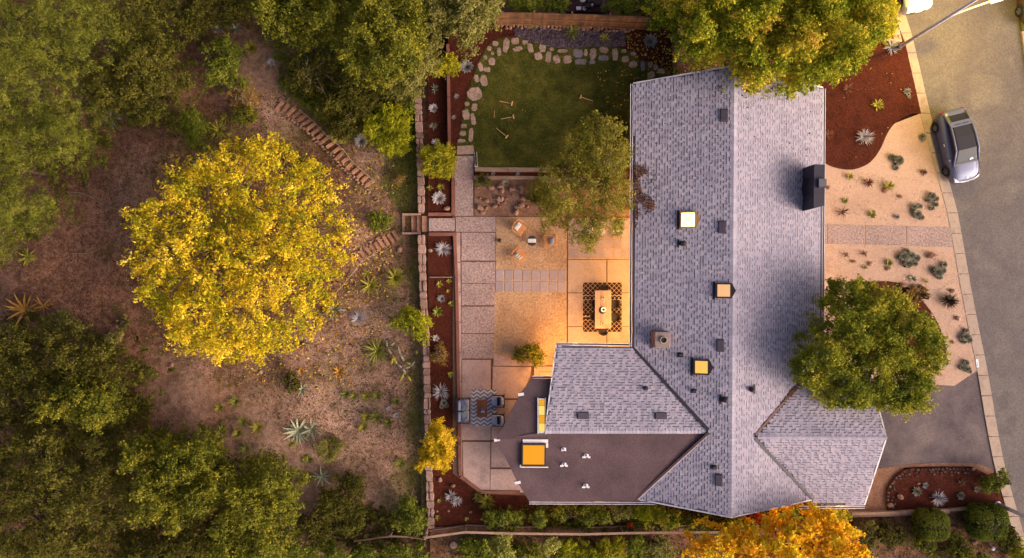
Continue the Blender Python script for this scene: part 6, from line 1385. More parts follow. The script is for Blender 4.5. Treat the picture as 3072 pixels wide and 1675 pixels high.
shrub('low green shrub at the foot of the chimney wing beside the steps', 1588, 1062, 40, 34, L_olive, 129, h=.9, base=0); shrub('lit green shrub at the wing corner on the patio', 1608, 1060, 20, 22, L_lime, 130, h=.8, base=0)
shrub('low shrub at the edge of the rock garden under the tree', 1640, 590, 60, 30, L_olive, 131, h=.8, base=0.05); shrub('green tuft beside the raised planter', 1447, 547, 16, 13, L_hedge, 132, h=.5, n=30, base=.05)
shrub('dark leafy scrub above the short hillside steps', 1136, 655, 34, 30, L_hedge, 133, hill=True, h=.7); shrub('dark low scrub left of the striped agave', 873, 1147, 24, 26, L_dark, 134, hill=True, h=.6, cr=.25)
shrub('pale dry bush in the grass strip near the wall', 1191, 534, 18, 20, L_dry, 135, hill=True, h=.7, aspect=5); shrub('light yellow leafy clump beside the white rosette', 1025, 412, 26, 18, L_cream, 136, hill=True, h=.6, aspect=4)
shrub('tan dried flower clump in the planter bed', 1322, 1064, 27, 26, L_dry, 137, h=.5, aspect=3); shrub('pale leafy plant on the dark slope left of the yellow tree', 345, 1012, 26, 20, L_cream, 138, hill=True, h=.5, aspect=3, cr=.22)
shrub('grey twiggy clump next to the pale leafy plant', 372, 972, 14, 24, L_grey, 139, hill=True, h=.4, cr=.2); shrub('dry grey groundcover in the gravel yard', 2758, 885, 36, 22, L_dry, 140, h=.3, cr=.16, base=0, n=40)
shrub('small yellow bush by the lawn shrub under the wall', 1010, 350, 26, 30, L_lime, 141, hill=True, h=1)

# ---- rosettes, yuccas, aloes
LR_grey = M('silver_rosette', [s(158, 144, 140), s(194, 178, 172), s(206, 188, 178)], 2, None, .7, .2, rv=.25); LR_green = M('grey_green_succulent', [s(112, 106, 86), s(140, 134, 110), s(158, 148, 124)], 2, None, .7, .2, rv=.3)
LR_blue = M('blue_agave_leaf', [s(140, 134, 128), s(166, 156, 150)], 2, None, .7, .2, rv=.3); LR_white = M('white_yucca_leaf', [s(196, 184, 184), s(222, 210, 206)], 2, None, .75, .2, rv=.2)
LR_aloe = M('aloe_leaf', [s(96, 100, 36), s(132, 130, 48), s(158, 148, 64)], 3, None, .7, .2, rv=.3); LR_lime = M('lime_leaf_blade', [s(150, 140, 44), s(180, 164, 60)], 3, None, .7, .2, rv=.25)
LR_red = M('reddish_aloe_leaf', [s(120, 74, 58), s(160, 100, 76)], 3, None, .7, .2, rv=.3); LR_orange = M('orange_strap_leaf', [s(170, 112, 40), s(206, 150, 62)], 3, None, .6, .2, rv=.2)
LR_stripe = M('striped_agave_leaf', [s(120, 124, 96), s(176, 172, 136), s(196, 188, 150)], 14, None, .6, .2, rv=.15); LR_dark = M('dark_spiky_leaf', [s(70, 54, 44), s(104, 80, 60)], 3, None, .8, .2, rv=.3)
LR_brown = M('brown_dry_tuft', [s(110, 78, 62), s(140, 100, 80)], 3, None, .9, .1, rv=.3)
def rosette_mb(b, c, Rr, n, seed, tip=.9):
    q = random.Random(seed)
    for i in range(n):
        t = (i + .6) / n; r_ = Rr * (.16 + .84 * t ** .62); az = i * 2.39996 + q.uniform(-.1, .1); el = 1.25 - 1.05 * t
        b.cur = q.uniform(.1, .9) * .5 + .5 * (t * .6 + .2)
        L = r_; w = Rr * (.115 + .055 * t)
        d = Vector((math.cos(az) * math.cos(el), math.sin(az) * math.cos(el), math.sin(el) * .8)); sd_ = Vector((-math.sin(az), math.cos(az), 0)); up_ = d.cross(sd_) * -1
        o = Vector(c); m_ = o + d * L * .62
        b.add([tuple(o), tuple(m_ + sd_ * w + Vector((0, 0, .3 * w))), tuple(m_ - sd_ * w + Vector((0, 0, .3 * w))), tuple(m_ - Vector((0, 0, .25 * w))), tuple(o + d * L + Vector((0, 0, .12 * w)))], [(0, 1, 3), (0, 3, 2), (1, 4, 3), (3, 4, 2)])
def ground(px, py, hill, z=0.0): return G(px, py) if hill else W(px, py, z)
def rosette(label, px, py, r_, mat, seed, hill=False, z=0.0, n=60, name='agave', group=None, cat='agave'):
    c = ground(px, py, hill, z); t = T(name, label, cat, tuple(c), group); b = MB(); rosette_mb(b, (c.x, c.y, c.z + .02), r_ * K * 1.12, n, seed); b.build('leaf_rosette', mat, t); return t
def spiky(label, px, py, r_, mat, seed, hill=False, z=0.0, n=70, name='yucca', cat='yucca', w=.02, group=None, dr=.12, lo=.1):
    c = ground(px, py, hill, z); t = T(name, label, cat, tuple(c), group); b = MB(); q = random.Random(seed)
    for i in range(n): b.cur = q.random(); b.leaf((c.x, c.y, c.z + .04), q.uniform(0, 6.3), math.asin(q.uniform(lo, .98)), r_ * K * 1.15 * q.uniform(.75, 1.12), w * 1.2 * q.uniform(.8, 1.2), dr, 2, .2)
    b.build('blades', mat, t); return t
def bladed(label, px, py, r_, mat, seed, hill=False, z=0.0, n=18, name='aloe', cat='aloe', w=.045, droop=.22, group=None, el0=.25, el1=1.1, seg=3):
    """large leaves: each its own part"""
    c = ground(px, py, hill, z); t = T(name, label, cat, tuple(c), group); q = random.Random(seed)
    for i in range(n):
        b = MB(); b.cur = q.random(); f = i / n; el = el0 * .8 + (el1 * .85 - el0 * .8) * f
        b.leaf((c.x, c.y, c.z + .03), i * 2.39996 + q.uniform(-.25, .25), el, r_ * K * (1.25 if hill else 1.08) * q.uniform(.85, 1.15) * (1 + .1 * math.sin(el)), w * (1.4 if hill else 1.2) * q.uniform(.8, 1.15), droop * q.uniform(.6, 1.2), seg, .3); b.build('leaf', mat, t)
    return t
def cluster(label, px, py, parts, mat, seed, z=-.02, hill=False, group='grey green succulent clumps in the front gravel'):
    c = ground(px, py, hill, z); t = T('succulent_clump', label, 'succulent', tuple(c), group); q = random.Random(seed)
    for i, (dx, dy, r_) in enumerate(parts):
        cc = ground(px + dx, py + dy, hill, z); b = MB(); rosette_mb(b, (cc.x, cc.y, cc.z + r_ * K * .35), r_ * K * 1.12, 84, seed * 10 + i); b.build('rosette', mat, t)
        b = MB(); b.blob((cc.x, cc.y, cc.z + r_ * K * .2), (r_ * K * .8, r_ * K * .8, r_ * K * .55), i, 9, 5, .1); b.build('stem_mass', m_dkw, t)
# front gravel
cluster('succulent clump nearest the curved mulch edge, three heads', 2686, 483, [(6, 0, 17), (-14, -12, 10), (0, 22, 9), (-2, -8, 8)], LR_green, 1)
cluster('succulent clump by the kerb with a chain of heads', 2797, 597, [(-4, -8, 13), (10, 0, 9), (8, 17, 9), (-4, 28, 9), (-15, 4, 9)], LR_green, 2)
cluster('succulent clump with green and brown heads above the front walk', 2748, 637, [(0, 6, 15), (-8, -16, 11), (10, -18, 9), (14, 16, 10), (-10, -6, 9)], LR_green, 3)
cluster('biggest succulent clump just below the front walk', 2722, 777, [(-16, -8, 15), (8, -10, 14), (-2, 14, 16), (24, -2, 13), (20, 14, 10), (-4, -24, 9), (-28, -4, 9)], LR_green, 4)
cluster('succulent clump below the front walk beside the kerb', 2815, 808, [(-6, 8, 17), (14, -14, 11), (-20, 0, 9), (2, 24, 9), (8, 4, 13)], LR_green, 5)
cluster('succulent clump above the last one along the kerb', 2893, 1007, [(0, 2, 14), (10, 12, 12), (-10, 6, 10), (2, -16, 8), (-4, 18, 9)], LR_green, 6)
cluster('last succulent clump, next to the house number plate', 2893, 1098, [(2, -10, 11), (6, 8, 12), (-10, 4, 10), (14, 16, 8)], LR_green, 7)
rosette('round succulent tucked against the kerb by the parked car', 2767, 412, 14, LR_green, 8, z=-.02, n=44, name='succulent', cat='succulent')
rosette('tiny blue rosette in the gravel above the front walk', 2689, 651, 10, LR_blue, 9, z=-.02, n=36)
rosette('grey agave at the edge of the round tree crown', 2833, 1087, 14, LR_green, 10, z=-.02, n=34)
rosette('blue grey succulent in the mulch bed near the kerb', 2720, 276, 13, LR_blue, 11, z=.02, n=40); rosette('small blue head beside the mulch bed succulent', 2727, 291, 7, LR_blue, 12, z=.02, n=26)
spiky('white yucca at the foot of the street lamp', 2672, 143, 25, LR_white, 13, z=.02); spiky('white spiky yucca in the middle of the front mulch bed', 2592, 412, 26, LR_white, 14, z=.02, n=90)
spiky('dark spiky ball plant below the clumps along the kerb', 2842, 903, 27, LR_dark, 15, z=-.02, n=130, name='spiky_plant', cat='plant')
bladed('red tipped grey aloe in the upper mulch bed', 2541, 267, 18, LR_red, 16, z=.02, n=16, w=.03); bladed('lime green aloe in the upper mulch bed', 2630, 316, 19, LR_lime, 17, z=.02, n=16, w=.05)
bladed('dry brown aloe in the mulch near the roof edge', 2485, 404, 16, LR_red, 18, z=.02, n=12, w=.03, name='dry_aloe')
bladed('yellow green aloe just outside the mulch curve', 2547, 530, 13, LR_lime, 19, z=-.02, n=13, w=.045); bladed('dark red aloe in the gravel near the black chimney', 2602, 549, 18, LR_red, 20, z=-.02, n=20, w=.035); bladed('green aloe with a brown stone beside it in the gravel', 2663, 558, 18, LR_lime, 21, z=-.02, n=16, w=.05)
bladed('brownish aloe between the first two clumps near the kerb', 2769, 517, 12, LR_brown, 22, z=-.02, n=14, w=.04, name='dry_aloe'); bladed('green tuft of aloe left of the tiny blue rosette', 2615, 644, 14, LR_aloe, 23, z=-.02, n=16, w=.05); bladed('small green aloe under the black chimney', 2534, 603, 10, LR_aloe, 24, z=-.02, n=12, w=.045)
spiky('wispy dry tuft below the black chimney', 2525, 637, 20, LR_brown, 25, z=-.02, n=30, name='dry_tuft', cat='plant'); bladed('green aloe with a brown stone below the front walk', 2664, 788, 13, LR_aloe, 26, z=-.02, n=18, w=.05)
spiky('pale dry tuft near the round tree top', 2592, 762, 12, LR_brown, 27, z=-.02, n=24, name='dry_tuft', cat='plant'); spiky('faint dry tuft below the front walk near the house', 2536, 765, 10, LR_brown, 28, z=-.02, n=20, name='dry_tuft', cat='plant')
bladed('small star of yellow leaves in the lower gravel', 2775, 844, 11, LR_lime, 29, z=-.02, n=8, w=.03); bladed('green aloe left of the yellow star', 2735, 836, 13, LR_green, 30, z=-.02, n=14, w=.045); bladed('tiny green tuft near the round tree top', 2592, 803, 8, LR_aloe, 31, z=-.02, n=10, w=.03)
# island bed
rosette('largest green rosette in the stone edged island', 2749, 1474, 16, LR_green, 32, z=.09, n=50); rosette('bluish rosette behind the largest in the island', 2774, 1456, 11, LR_blue, 33, z=.09, n=38); rosette('round rosette right of the white yucca in the island', 2880, 1487, 14, LR_green, 34, z=.09, n=46); rosette('small rosette near the kerb end of the island', 2929, 1468, 11, LR_green, 35, z=.09, n=36)
spiky('fuzzy white yucca in the middle of the island', 2812, 1492, 23, LR_white, 36, z=.09, n=110); bladed('pale dry plant in the upper part of the island', 2882, 1447, 13, LR_brown, 37, z=.09, n=12, w=.04, name='dry_plant')
bladed('bright yellow green palm like plant at the bottom edge', 2800, 1655, 30, LR_lime, 38, z=-.14, n=16, w=.05, name='cordyline', cat='plant', el0=.1, el1=1.0)
# planters by the wall
rosette('silver rosette agave in the upper left planter', 1300, 326, 15, LR_grey, 40, z=-.06); rosette('small blue succulent near the stone path bend', 1370, 290, 9, LR_blue, 41, z=.49, n=30); rosette('tiny blue rosette lower in the mulch strip', 1362, 353, 8, LR_blue, 42, z=.49, n=26)
rosette('rosette half hidden above the clipped square shrub', 1305, 427, 12, LR_grey, 43, z=-.06, n=40); rosette('big silver green agave rosette below the clipped square shrub', 1317, 595, 22, LR_grey, 44, z=-.06, n=90); rosette('large silver agave beside the lime sapling', 1399, 201, 22, LR_blue, 45, z=.49, n=90)
spiky('faint grey green tuft in the upper planter', 1305, 269, 15, LR_green, 46, z=-.06, n=30, name='tuft', cat='plant'); spiky('grey green tuft between two rosettes in the upper planter', 1300, 380, 14, LR_green, 47, z=-.06, n=30, name='tuft', cat='plant')
bladed('small yellow green plant beside the big agave below the square shrub', 1290, 564, 10, LR_lime, 48, z=-.06, n=9, w=.05, name='succulent', cat='succulent'); bladed('pale yellow plant near the big agave by the walkway', 1322, 562, 12, LR_lime, 49, z=-.06, n=10, w=.05, name='succulent', cat='succulent')
spiky('white yucca in the first planter below the wall steps', 1329, 747, 24, LR_white, 50, z=-.06, n=90); bladed('pale yellow succulent in the second planter', 1319, 853, 11, LR_lime, 51, z=-.06, n=11, w=.05, name='succulent', cat='succulent'); bladed('small lime succulent in the corner of the second planter', 1347, 843, 8, LR_lime, 52, z=-.06, n=9, w=.04, name='succulent', cat='succulent'); bladed('tiny yellow succulent above the blue rosette', 1344, 874, 6, LR_lime, 53, z=-.06, n=8, w=.03, name='succulent', cat='succulent')
rosette('teal rosette in the second planter', 1324, 896, 14, LR_blue, 54, z=-.06, n=40); bladed('lime green leafy succulent below the teal rosette', 1313, 936, 17, LR_aloe, 55, z=-.06, n=14, w=.07, name='succulent', cat='succulent'); bladed('small green succulent at the border below the teal rosette', 1354, 911, 10, LR_aloe, 56, z=-.06, n=10, w=.06, name='succulent', cat='succulent')
rosette('grey rosette above the tan dried flowers', 1308, 1015, 12, LR_grey, 57, z=-.06, n=36); bladed('round green succulent at the border below the tan flowers', 1352, 1123, 10, LR_aloe, 58, z=-.06, n=12, w=.07, name='succulent', cat='succulent')
spiky('white spiky yucca level with the chevron rug', 1323, 1175, 26, LR_white, 59, z=-.06, n=80); cluster('green succulent cluster under the white yucca by the rug', 1332, 1208, [(0, 0, 12), (-6, 10, 9), (8, 8, 8)], LR_green, 60, z=-.06, group='planter succulents')
spiky('upper white yucca of the pair in the lower planter', 1353, 1486, 18, LR_white, 61, z=-.06, n=44, w=.026); spiky('lower white yucca of the pair in the lower planter', 1370, 1503, 18, LR_white, 62, z=-.06, n=44, w=.026)
spiky('yellow green spiky plant at the patio corner', 1460, 1503, 26, LR_lime, 63, z=-.08, n=110, name='spiky_plant', cat='plant', w=.028); spiky('small green spiky plant left of the yellow spiky one', 1436, 1490, 17, LR_aloe, 64, z=-.08, n=50, name='spiky_plant', cat='plant')
bladed('small lime sprout near the lower planter rocks', 1318, 1502, 7, LR_lime, 65, z=-.06, n=9, w=.04, name='succulent', cat='succulent'); bladed('yellowish sprout near the bottom of the planter', 1314, 1552, 9, LR_lime, 66, z=-.06, n=9, w=.04, name='succulent', cat='succulent'); bladed('tiny lime sprout by the bottom fence', 1400, 1556, 7, LR_lime, 67, z=-.06, n=8, w=.04, name='succulent', cat='succulent')
spiky('large blue agave in the leaf strewn top corner', 1950, 124, 24, LR_blue, 68, z=.49, n=1, name='agave', cat='agave'); rosette_fix = bpy.data.objects[-1] if False else None
cA = W(1950, 124, .49); b = MB(); rosette_mb(b, (cA.x, cA.y, .52), 24 * K, 90, 680); b.build('leaf_rosette', LR_blue, [o for o in bpy.data.objects if o.get('label') == 'large blue agave in the leaf strewn top corner'][0])
bladed('biggest green strappy clump in the grey gravel', 1717, 98, 26, LR_aloe, 69, z=.5, n=22, w=.035, name='strappy_plant', cat='plant'); bladed('smaller lime strappy clump in the grey gravel', 1813, 114, 16, LR_lime, 70, z=.5, n=18, w=.03, name='strappy_plant', cat='plant'); bladed('faint green clump by the fence stones', 1598, 82, 14, LR_aloe, 71, z=.5, n=14, w=.03, name='strappy_plant', cat='plant'); bladed('tiny green tuft at the edge of the grey gravel', 1884, 114, 8, LR_aloe, 72, z=.5, n=9, w=.03, name='strappy_plant', cat='plant')
rosette('little blue rosette in the raised trough, nearer the steps', 1480, 522, 8, LR_blue, 73, z=.22, n=26); rosette('little blue rosette in the raised trough, nearer the tree', 1554, 524, 8, LR_blue, 74, z=.22, n=26)
spiky('pale grass tuft in the rock garden', 1516, 551, 14, LR_green, 75, z=.05, n=30, name='tuft', cat='plant'); spiky('small pale tuft among the rocks above the armchairs', 1552, 626, 11, LR_green, 76, z=.05, n=24, name='tuft', cat='plant'); spiky('dark leaves of the small potted plant on the gravel patio edge', 1497, 721, 8, LR_dark, 77, z=.2, n=20, name='pot_plant_leaves', cat='plant')
# hillside
for i, (x, y, r_, lb) in enumerate(((660, 1222, 17, 'dim green aloe, upper left of the slope group'), (707, 1203, 20, 'green aloe with drooping blades at the top of the slope group'), (730, 1265, 20, 'yellow green aloe above the paired ones on the slope'), (775, 1282, 24, 'brightest yellow green aloe at the right of the slope group'), (636, 1297, 25, 'large green aloe at the left of the slope group'), (670, 1282, 17, 'small yellow aloe touching the large green one'), (715, 1299, 18, 'dark green aloe between the two bright ones'),
    (1037, 1182, 16, 'soft green aloe, left end of the row of four near the wall'), (1063, 1187, 16, 'second green aloe in the row of four near the wall'), (1099, 1188, 19, 'third and widest green aloe in the row of four'), (1131, 1187, 18, 'right end green aloe in the row of four'), (1189, 1203, 15, 'lone green aloe closest to the wall'), (1101, 1250, 20, 'dark green aloe above the yellow pair'), (1133, 1252, 24, 'bright yellow aloe in the middle cluster'), (1165, 1267, 18, 'yellow green aloe right of the bright yellow one'), (1091, 1280, 18, 'low green aloe under the dark green one'),
    (928, 1378, 15, 'small green aloe under the brown grass mound'), (1202, 1389, 22, 'dim green aloe beside the golden tree'), (1010, 1429, 16, 'yellow green aloe touching the starfish agave'), (740, 1345, 18, 'faint green aloe at the edge of the lower woods'))):
    bladed(lb, x, y, r_ * .92, LR_aloe if i % 3 else LR_lime, 200 + i, hill=True, n=26, w=.024, droop=.2, group='green aloes on the slope', seg=2)
bladed('big striped agave with long curling leaves', 898, 1292, 38, LR_stripe, 230, hill=True, n=20, w=.085, droop=.25, name='agave', cat='agave', el0=.1, el1=1.0); bladed('duller agave partly behind the big striped one', 938, 1288, 30, LR_stripe, 231, hill=True, n=14, w=.06, name='agave', cat='agave'); bladed('starfish shaped agave with few long leaves', 968, 1432, 28, LR_stripe, 232, hill=True, n=10, w=.07, droop=.12, name='agave', cat='agave', el0=.05, el1=.5)
bladed('pale striped aloe near the dark scrub', 908, 1168, 20, LR_stripe, 233, hill=True, n=11, w=.045, name='aloe'); bladed('rust orange aloe on the open slope', 1018, 1114, 20, LR_orange, 234, hill=True, n=16, w=.04, name='aloe'); bladed('tiny orange plant left of the rust orange aloe', 903, 1112, 10, LR_orange, 235, hill=True, n=9, w=.04, name='aloe')
bladed('orange strap leaved plant on the dark left slope', 78, 930, 46, LR_orange, 236, hill=True, n=15, w=.07, droop=.1, name='bromeliad', cat='plant', el0=.05, el1=.8); bladed('smaller strap leaved plant touching the orange one', 132, 918, 30, LR_orange, 237, hill=True, n=8, w=.05, droop=.1, name='bromeliad', cat='plant', el0=.05, el1=.7); bladed('yellow strap leaved plant higher on the left slope', 86, 772, 26, LR_lime, 238, hill=True, n=13, w=.06, droop=.12, name='bromeliad', cat='plant', el0=.1, el1=.9)
bladed('yellow tipped aloe pair above the yellow tree, large', 658, 392, 28, LR_lime, 239, hill=True, n=22, w=.04, name='aloe'); bladed('small aloe above the large yellow tipped one', 677, 357, 14, LR_lime, 240, hill=True, n=14, w=.03, name='aloe'); bladed('bushy green aloe by the top of the long steps', 742, 352, 34, LR_aloe, 241, hill=True, n=24, w=.05, name='aloe')
bladed('fern like grey green plant in the dark gap of the pines', 335, 355, 36, LR_green, 242, hill=True, n=16, w=.05, droop=.15, name='fern', cat='fern', el0=.1, el1=.7); spiky('pale green yucca above the dry brush', 755, 146, 27, LR_lime, 243, hill=True, n=90, name='yucca'); spiky('dim green yucca in the upper gully', 660, 86, 24, LR_green, 244, hill=True, n=60, name='yucca'); spiky('second dim yucca right of the gully one', 712, 88, 20, LR_green, 245, hill=True, n=50, name='yucca')
rosette('striking white rosette agave beside the long steps', 1084, 423, 22, LR_grey, 246, hill=True, n=90); rosette('pale rosette in the shade near the half bare shrub', 815, 188, 15, LR_grey, 247, hill=True, n=40); rosette('pale rosette under the half bare shrub', 860, 265, 13, LR_grey, 248, hill=True, n=36); rosette('dim white rosette in the dark scrub', 1057, 273, 12, LR_grey, 249, hill=True, n=30)
rosette('small grey rosette between aloes near the wall', 1189, 1245, 11, LR_grey, 250, hill=True, n=34); rosette('tiny grey rosette above the small grey one', 1166, 1225, 8, LR_grey, 251, hill=True, n=26)
spiky('pale grey yucca among fallen yellow leaves', 1076, 954, 25, LR_white, 252, hill=True, n=60); bladed('grey green agave at the edge of the yellow tree', 1003, 930, 30, LR_green, 253, hill=True, n=14, w=.07, name='agave', cat='agave'); bladed('red and green aloe above the leaf litter', 1112, 857, 28, LR_lime, 254, hill=True, n=13, w=.06, name='aloe'); bladed('small yellow aloe above the red and green one', 1101, 822, 14, LR_lime, 255, hill=True, n=11, w=.04, name='aloe'); bladed('rusty leaves of an aloe just above the red and green one', 1108, 842, 18, LR_red, 256, hill=True, n=6, w=.05, name='aloe')
spiky('yellow green leafy clump by the wall steps', 1187, 833, 32, LR_lime, 257, hill=True, n=120, w=.035, name='leafy_clump', cat='plant', dr=.3); bladed('dark green strappy clump left of the cactus', 1133, 1052, 40, LR_aloe, 258, hill=True, n=34, w=.04, name='strappy_plant', cat='plant')
# sprawling cactus
c = G(1200, 1070); t = T('prickly_cactus', 'sprawling pale cactus with long jointed arms near the wall', 'cactus', tuple(c)); q = random.Random(9)
def B2(x, y): return (700 + .4271 * x, 550 + .4271 * y)
for ln in ([(1075,1105),(1080,1150),(1110,1200),(1150,1270),(1190,1300)], [(1150,1130),(1170,1200),(1200,1250),(1260,1280)], [(1190,1300),(1210,1340),(1250,1390)], [(1100,1140),(1130,1120)], [(1110,1270),(1120,1230)], [(1190,1300),(1240,1290),(1275,1250)], [(1200,1330),(1170,1390)], [(1285,1170),(1290,1200)]):
    pts = [G(*B2(x, y), .25 + .15 * q.random()) for x, y in ln]; 
    for a, cc in zip(pts[:-1], pts[1:]):
        b = MB(); b.cur = q.random(); b.tube([tuple(a), tuple(a.lerp(cc, .5)), tuple(cc)], [.05, .09, .055], 7); b.build('joint', LR_lime if q.random() < .5 else LR_green, t, smooth=True)
# rocks
def rock(label, px, py, r_, seed, hill=False, z=0.0, mat=None, group=None, sq=1.0):
    c = ground(px, py, hill, z); b = MB(); b.cur = random.Random(seed).random(); k = r_ * K; b.blob((c.x, c.y, c.z + k * .3), (k, k * .85, k * .7), seed, 9, 6, .16)
    return tag(b.build('rock', mat or m_rock, loc=tuple(c), smooth=False), label, 'rock', group)
q = random.Random(77)
for i in range(46):
    x, y = q.uniform(1432, 1570), q.uniform(556, 640)
    if q.random() < .3: x = q.uniform(1560, 1700)
    rock('tumbled brown rock in the rock garden below the trough', x, y, q.uniform(4, 10), 300 + i, z=.05, group='tumbled rocks in the rock garden')
for i, (x, y, r_, h, z, lb) in enumerate(((1341, 626, 9, 0, -.06, 'pale rock beside the big agave by the wall steps'), (1291, 752, 7, 0, -.06, 'small pink rock against the wall beside the white yucca'), (1320, 1439, 8, 0, -.06, 'pale rock below the golden tree'), (1359, 1457, 7, 0, -.06, 'pinkish rock just above the yucca pair'), (1345, 1534, 4, 0, -.06, 'tiny white rock under the yucca pair'), (1412, 1536, 5, 0, -.06, 'tiny white rock near the south bed'), (1311, 1534, 4, 0, -.06, 'tiny white rock beside the wall bottom'),
    (517, 1095, 7, 1, 0, 'white rock below the yellow tree'), (782, 1117, 8, 1, 0, 'grey white rock under the right edge of the yellow tree'), (1200, 749, 10, 1, 0, 'orange red rock below the short steps'), (1178, 497, 6, 1, 0, 'pink rock in the grass strip'), (296, 640, 4, 1, 0, 'small pale rock near the fallen branch'), (135, 514, 7, 1, 0, 'pale rock below the left pines'),
    (2485, 563, 6, 0, -.02, 'brown stone under the black chimney'), (2699, 590, 7, 0, -.02, 'brown stone left of the kerb clump'), (2655, 572, 10, 0, -.02, 'brown stone beside the green aloe'), (2560, 785, 7, 0, -.02, 'dark stone below the front walk, nearer the house'), (2610, 792, 8, 0, -.02, 'dark stone below the front walk, nearer the kerb'), (2709, 856, 10, 0, -.02, 'grey stone left of the dry groundcover'), (2741, 862, 9, 0, -.02, 'grey stone of a close pair above the dry groundcover'), (2759, 859, 7, 0, -.02, 'smaller grey stone of the close pair'), (2871, 955, 8, 0, -.02, 'reddish stone below the dark spiky ball'), (2793, 943, 7, 0, -.02, 'reddish stone at the round tree edge'), (2855, 873, 8, 0, -.02, 'tan stone just above the dark spiky ball'), (2818, 1124, 6, 0, -.02, 'brown stone at the corner of the driveway'), (2857, 1027, 6, 0, -.02, 'greenish stone left of the kerb clump'), (2664, 806, 8, 0, -.02, 'brown stone under the green aloe below the walk'), (2755, 1451, 5, 0, .1, 'tan round stone above the largest island rosette'), (2794, 768, 14, 0, -.02, 'dark flat stone beside the kerb clump'), (2700, 1490, 10, 0, .1, 'pale leaning stone at the left of the island'), (2670, 1515, 9, 0, .1, 'pale stone at the lower left tip of the island'), (2920, 1407, 5, 0, .1, 'pink stone in the edging near the driveway'), (2815, 1614, 8, 0, -.12, 'pink rock below the first clipped bush'), (2920, 1626, 9, 0, -.12, 'pink rock below the second clipped bush'))):
    rock(lb, x, y, r_, 400 + i, bool(h), z)
# fallen branches on the hillside
for pts, r_, lb in (([(192, 576), (256, 582), (308, 614), (376, 631), (427, 629)], .05, 'long grey fallen branch on the dark slope'), ([(210, 759), (260, 760), (300, 745), (330, 726)], .025, 'thin fallen stick left of the yellow tree'), ([(905, 1031), (940, 1036)], .08, 'short log under the yellow tree edge'), ([(955, 960), (932, 1036)], .02, 'thin pale stick leaning under the yellow tree')):
    g = [G(x, y, .06) for x, y in curve(pts, 4)]; b = MB(); b.tube(g, [r_ * (1 - .5 * i / len(g)) for i in range(len(g))], 6); tag(b.build('fallen_branch', m_palebark, loc=tuple(g[0]), smooth=True), lb, 'branch')
# leaf litter and ground cover
hz = lambda x, y: gz(x, y)
scatter('fallen_leaves', [(640, 1080), (840, 1000), (960, 700), (1100, 640), (1190, 720), (1160, 1000), (1060, 1170), (800, 1160)], 0, 900, .19, m_fallen, 20, aspect=2.2, zf=hz)
scatter('fallen_leaves', [(1000, 430), (1100, 420), (1200, 560), (1180, 700), (1080, 720), (1010, 560)], 0, 260, .18, m_fallen, 21, aspect=2.2, zf=hz)
scatter('fallen_leaves', [(1000, 640), (1180, 640), (1180, 880), (980, 960)], 0, 420, .18, m_fallen, 22, aspect=2.2, zf=hz)
scatter('dry_litter', [(0, 500), (500, 330), (900, 260), (1240, 420), (1260, 1580), (760, 1200), (300, 1000), (0, 900)], 0, 24000, .12, m_litter, 23, aspect=2.5, zf=hz)
scatter('dry_grass', [(600, 1130), (1000, 1080), (1240, 1000), (1260, 1500), (900, 1500), (640, 1300)], 0, 15000, .11, L_dry, 24, aspect=5, flat=.8, zf=hz)
scatter('low_weeds', [(500, 340), (900, 260), (1240, 420), (1260, 1560), (780, 1240), (420, 1080), (330, 700)], 0, 7000, .13, L_weed, 33, aspect=3, flat=.9, zf=hz)
scatter('ground_grass', [(1190, 380), (1255, 300), (1262, 640), (1200, 640), (1150, 560)], 0, 5000, .13, L_weed, 25, aspect=3, flat=.9, zf=hz)
scatter('ground_grass', [(1235, 710), (1262, 710), (1288, 1580), (1225, 1500), (1235, 1000)], 0, 4500, .12, L_weed, 26, aspect=3, flat=.9, zf=hz)
scatter('ground_grass', [(880, 250), (1200, 300), (1150, 480), (1040, 430), (960, 400), (900, 330)], 0, 4000, .13, L_weed, 27, aspect=3, flat=.9, zf=hz)
scatter('ground_grass', [(520, 350), (680, 330), (800, 420), (700, 450), (540, 440)], 0, 1600, .12, L_weed, 28, aspect=3, flat=.9, zf=hz)
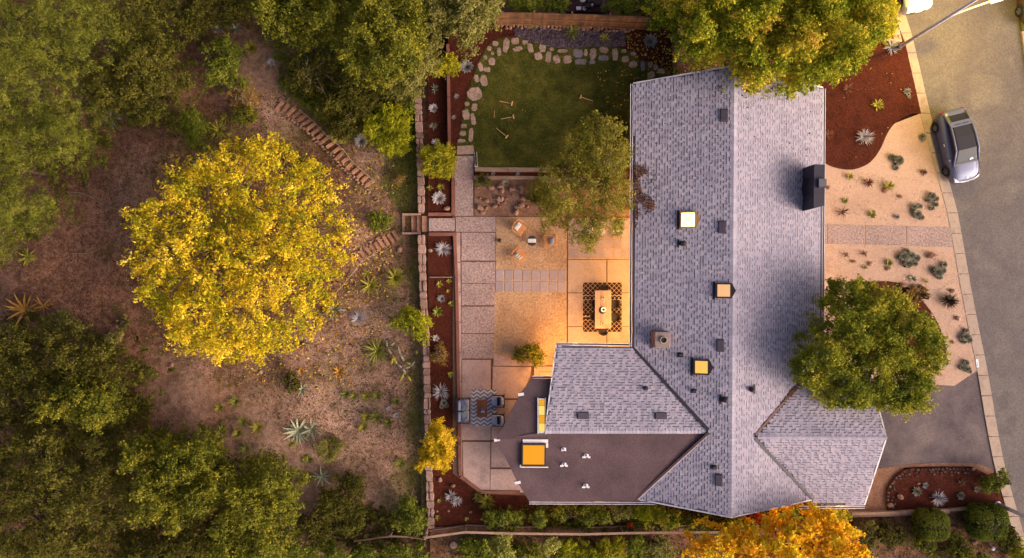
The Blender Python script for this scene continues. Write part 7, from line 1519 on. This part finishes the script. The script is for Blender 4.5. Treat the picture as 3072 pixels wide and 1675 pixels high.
scatter('mixed_groundcover', [(1290, 1600), (2150, 1605), (2150, 1720), (1290, 1720)], -.13, 3500, .13, L_dark, 29, aspect=2, flat=.8)
scatter('mixed_groundcover', [(2560, 1552), (2990, 1535), (3050, 1720), (2560, 1720)], -.13, 4200, .11, L_dark, 30, aspect=2, flat=.8)
scatter('mixed_groundcover', [(1560, 1512), (2180, 1530), (2540, 1520), (2540, 1575), (1560, 1575)], -.07, 3500, .12, L_oak2, 31, aspect=2, flat=.8)
scatter('fallen_leaves', [(2030, 200), (2180, 170), (2160, 205), (2030, 235)], .5, 60, .14, m_fallen, 32, aspect=1.5)

def understorey(name, label, px, mat, seed, n=420, zt=1.6):
    rng = np.random.default_rng(seed); pw = wp(px, -2.0, F_); X, Y = sample(pw, n, rng)
    Z = np.array([gz(x, y) for x, y in zip(X, Y)]) + rng.uniform(.1, zt, n) * (.6 + .4 * np.sin(X * 1.3 + Y))
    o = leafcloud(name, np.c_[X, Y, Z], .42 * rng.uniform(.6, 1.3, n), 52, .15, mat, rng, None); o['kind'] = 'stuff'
understorey('undergrowth', '', [(-40,800),(60,790),(240,830),(380,940),(375,1060),(460,1085),(560,1080),(600,1150),(690,1135),(770,1200),(770,1420),(-40,1420)], L_dark, 501, 900)
understorey('undergrowth', '', [(-40,-30),(640,-30),(640,60),(500,100),(460,300),(330,310),(240,420),(100,560),(-40,690)], L_pine, 502, 700)
understorey('undergrowth', '', [(640,-30),(1100,-30),(1100,160),(1045,260),(1040,385),(985,380),(945,310),(850,315),(780,275),(720,230),(690,120)], L_hedge, 503, 700, 1.3)
understorey('undergrowth', '', [(760,1290),(930,1260),(1060,1260),(1070,1345),(900,1365),(760,1350)], L_dark, 504, 160, 1.0)
understorey('undergrowth', '', [(1250,1268),(1560,1275),(1820,1290),(1900,1300),(1900,1310),(1250,1306)], L_oak2, 505, 220, .7)
understorey('undergrowth', '', [(1150,1345),(1700,1345),(1760,1420),(1150,1420)], L_hedge, 506, 180, .6)
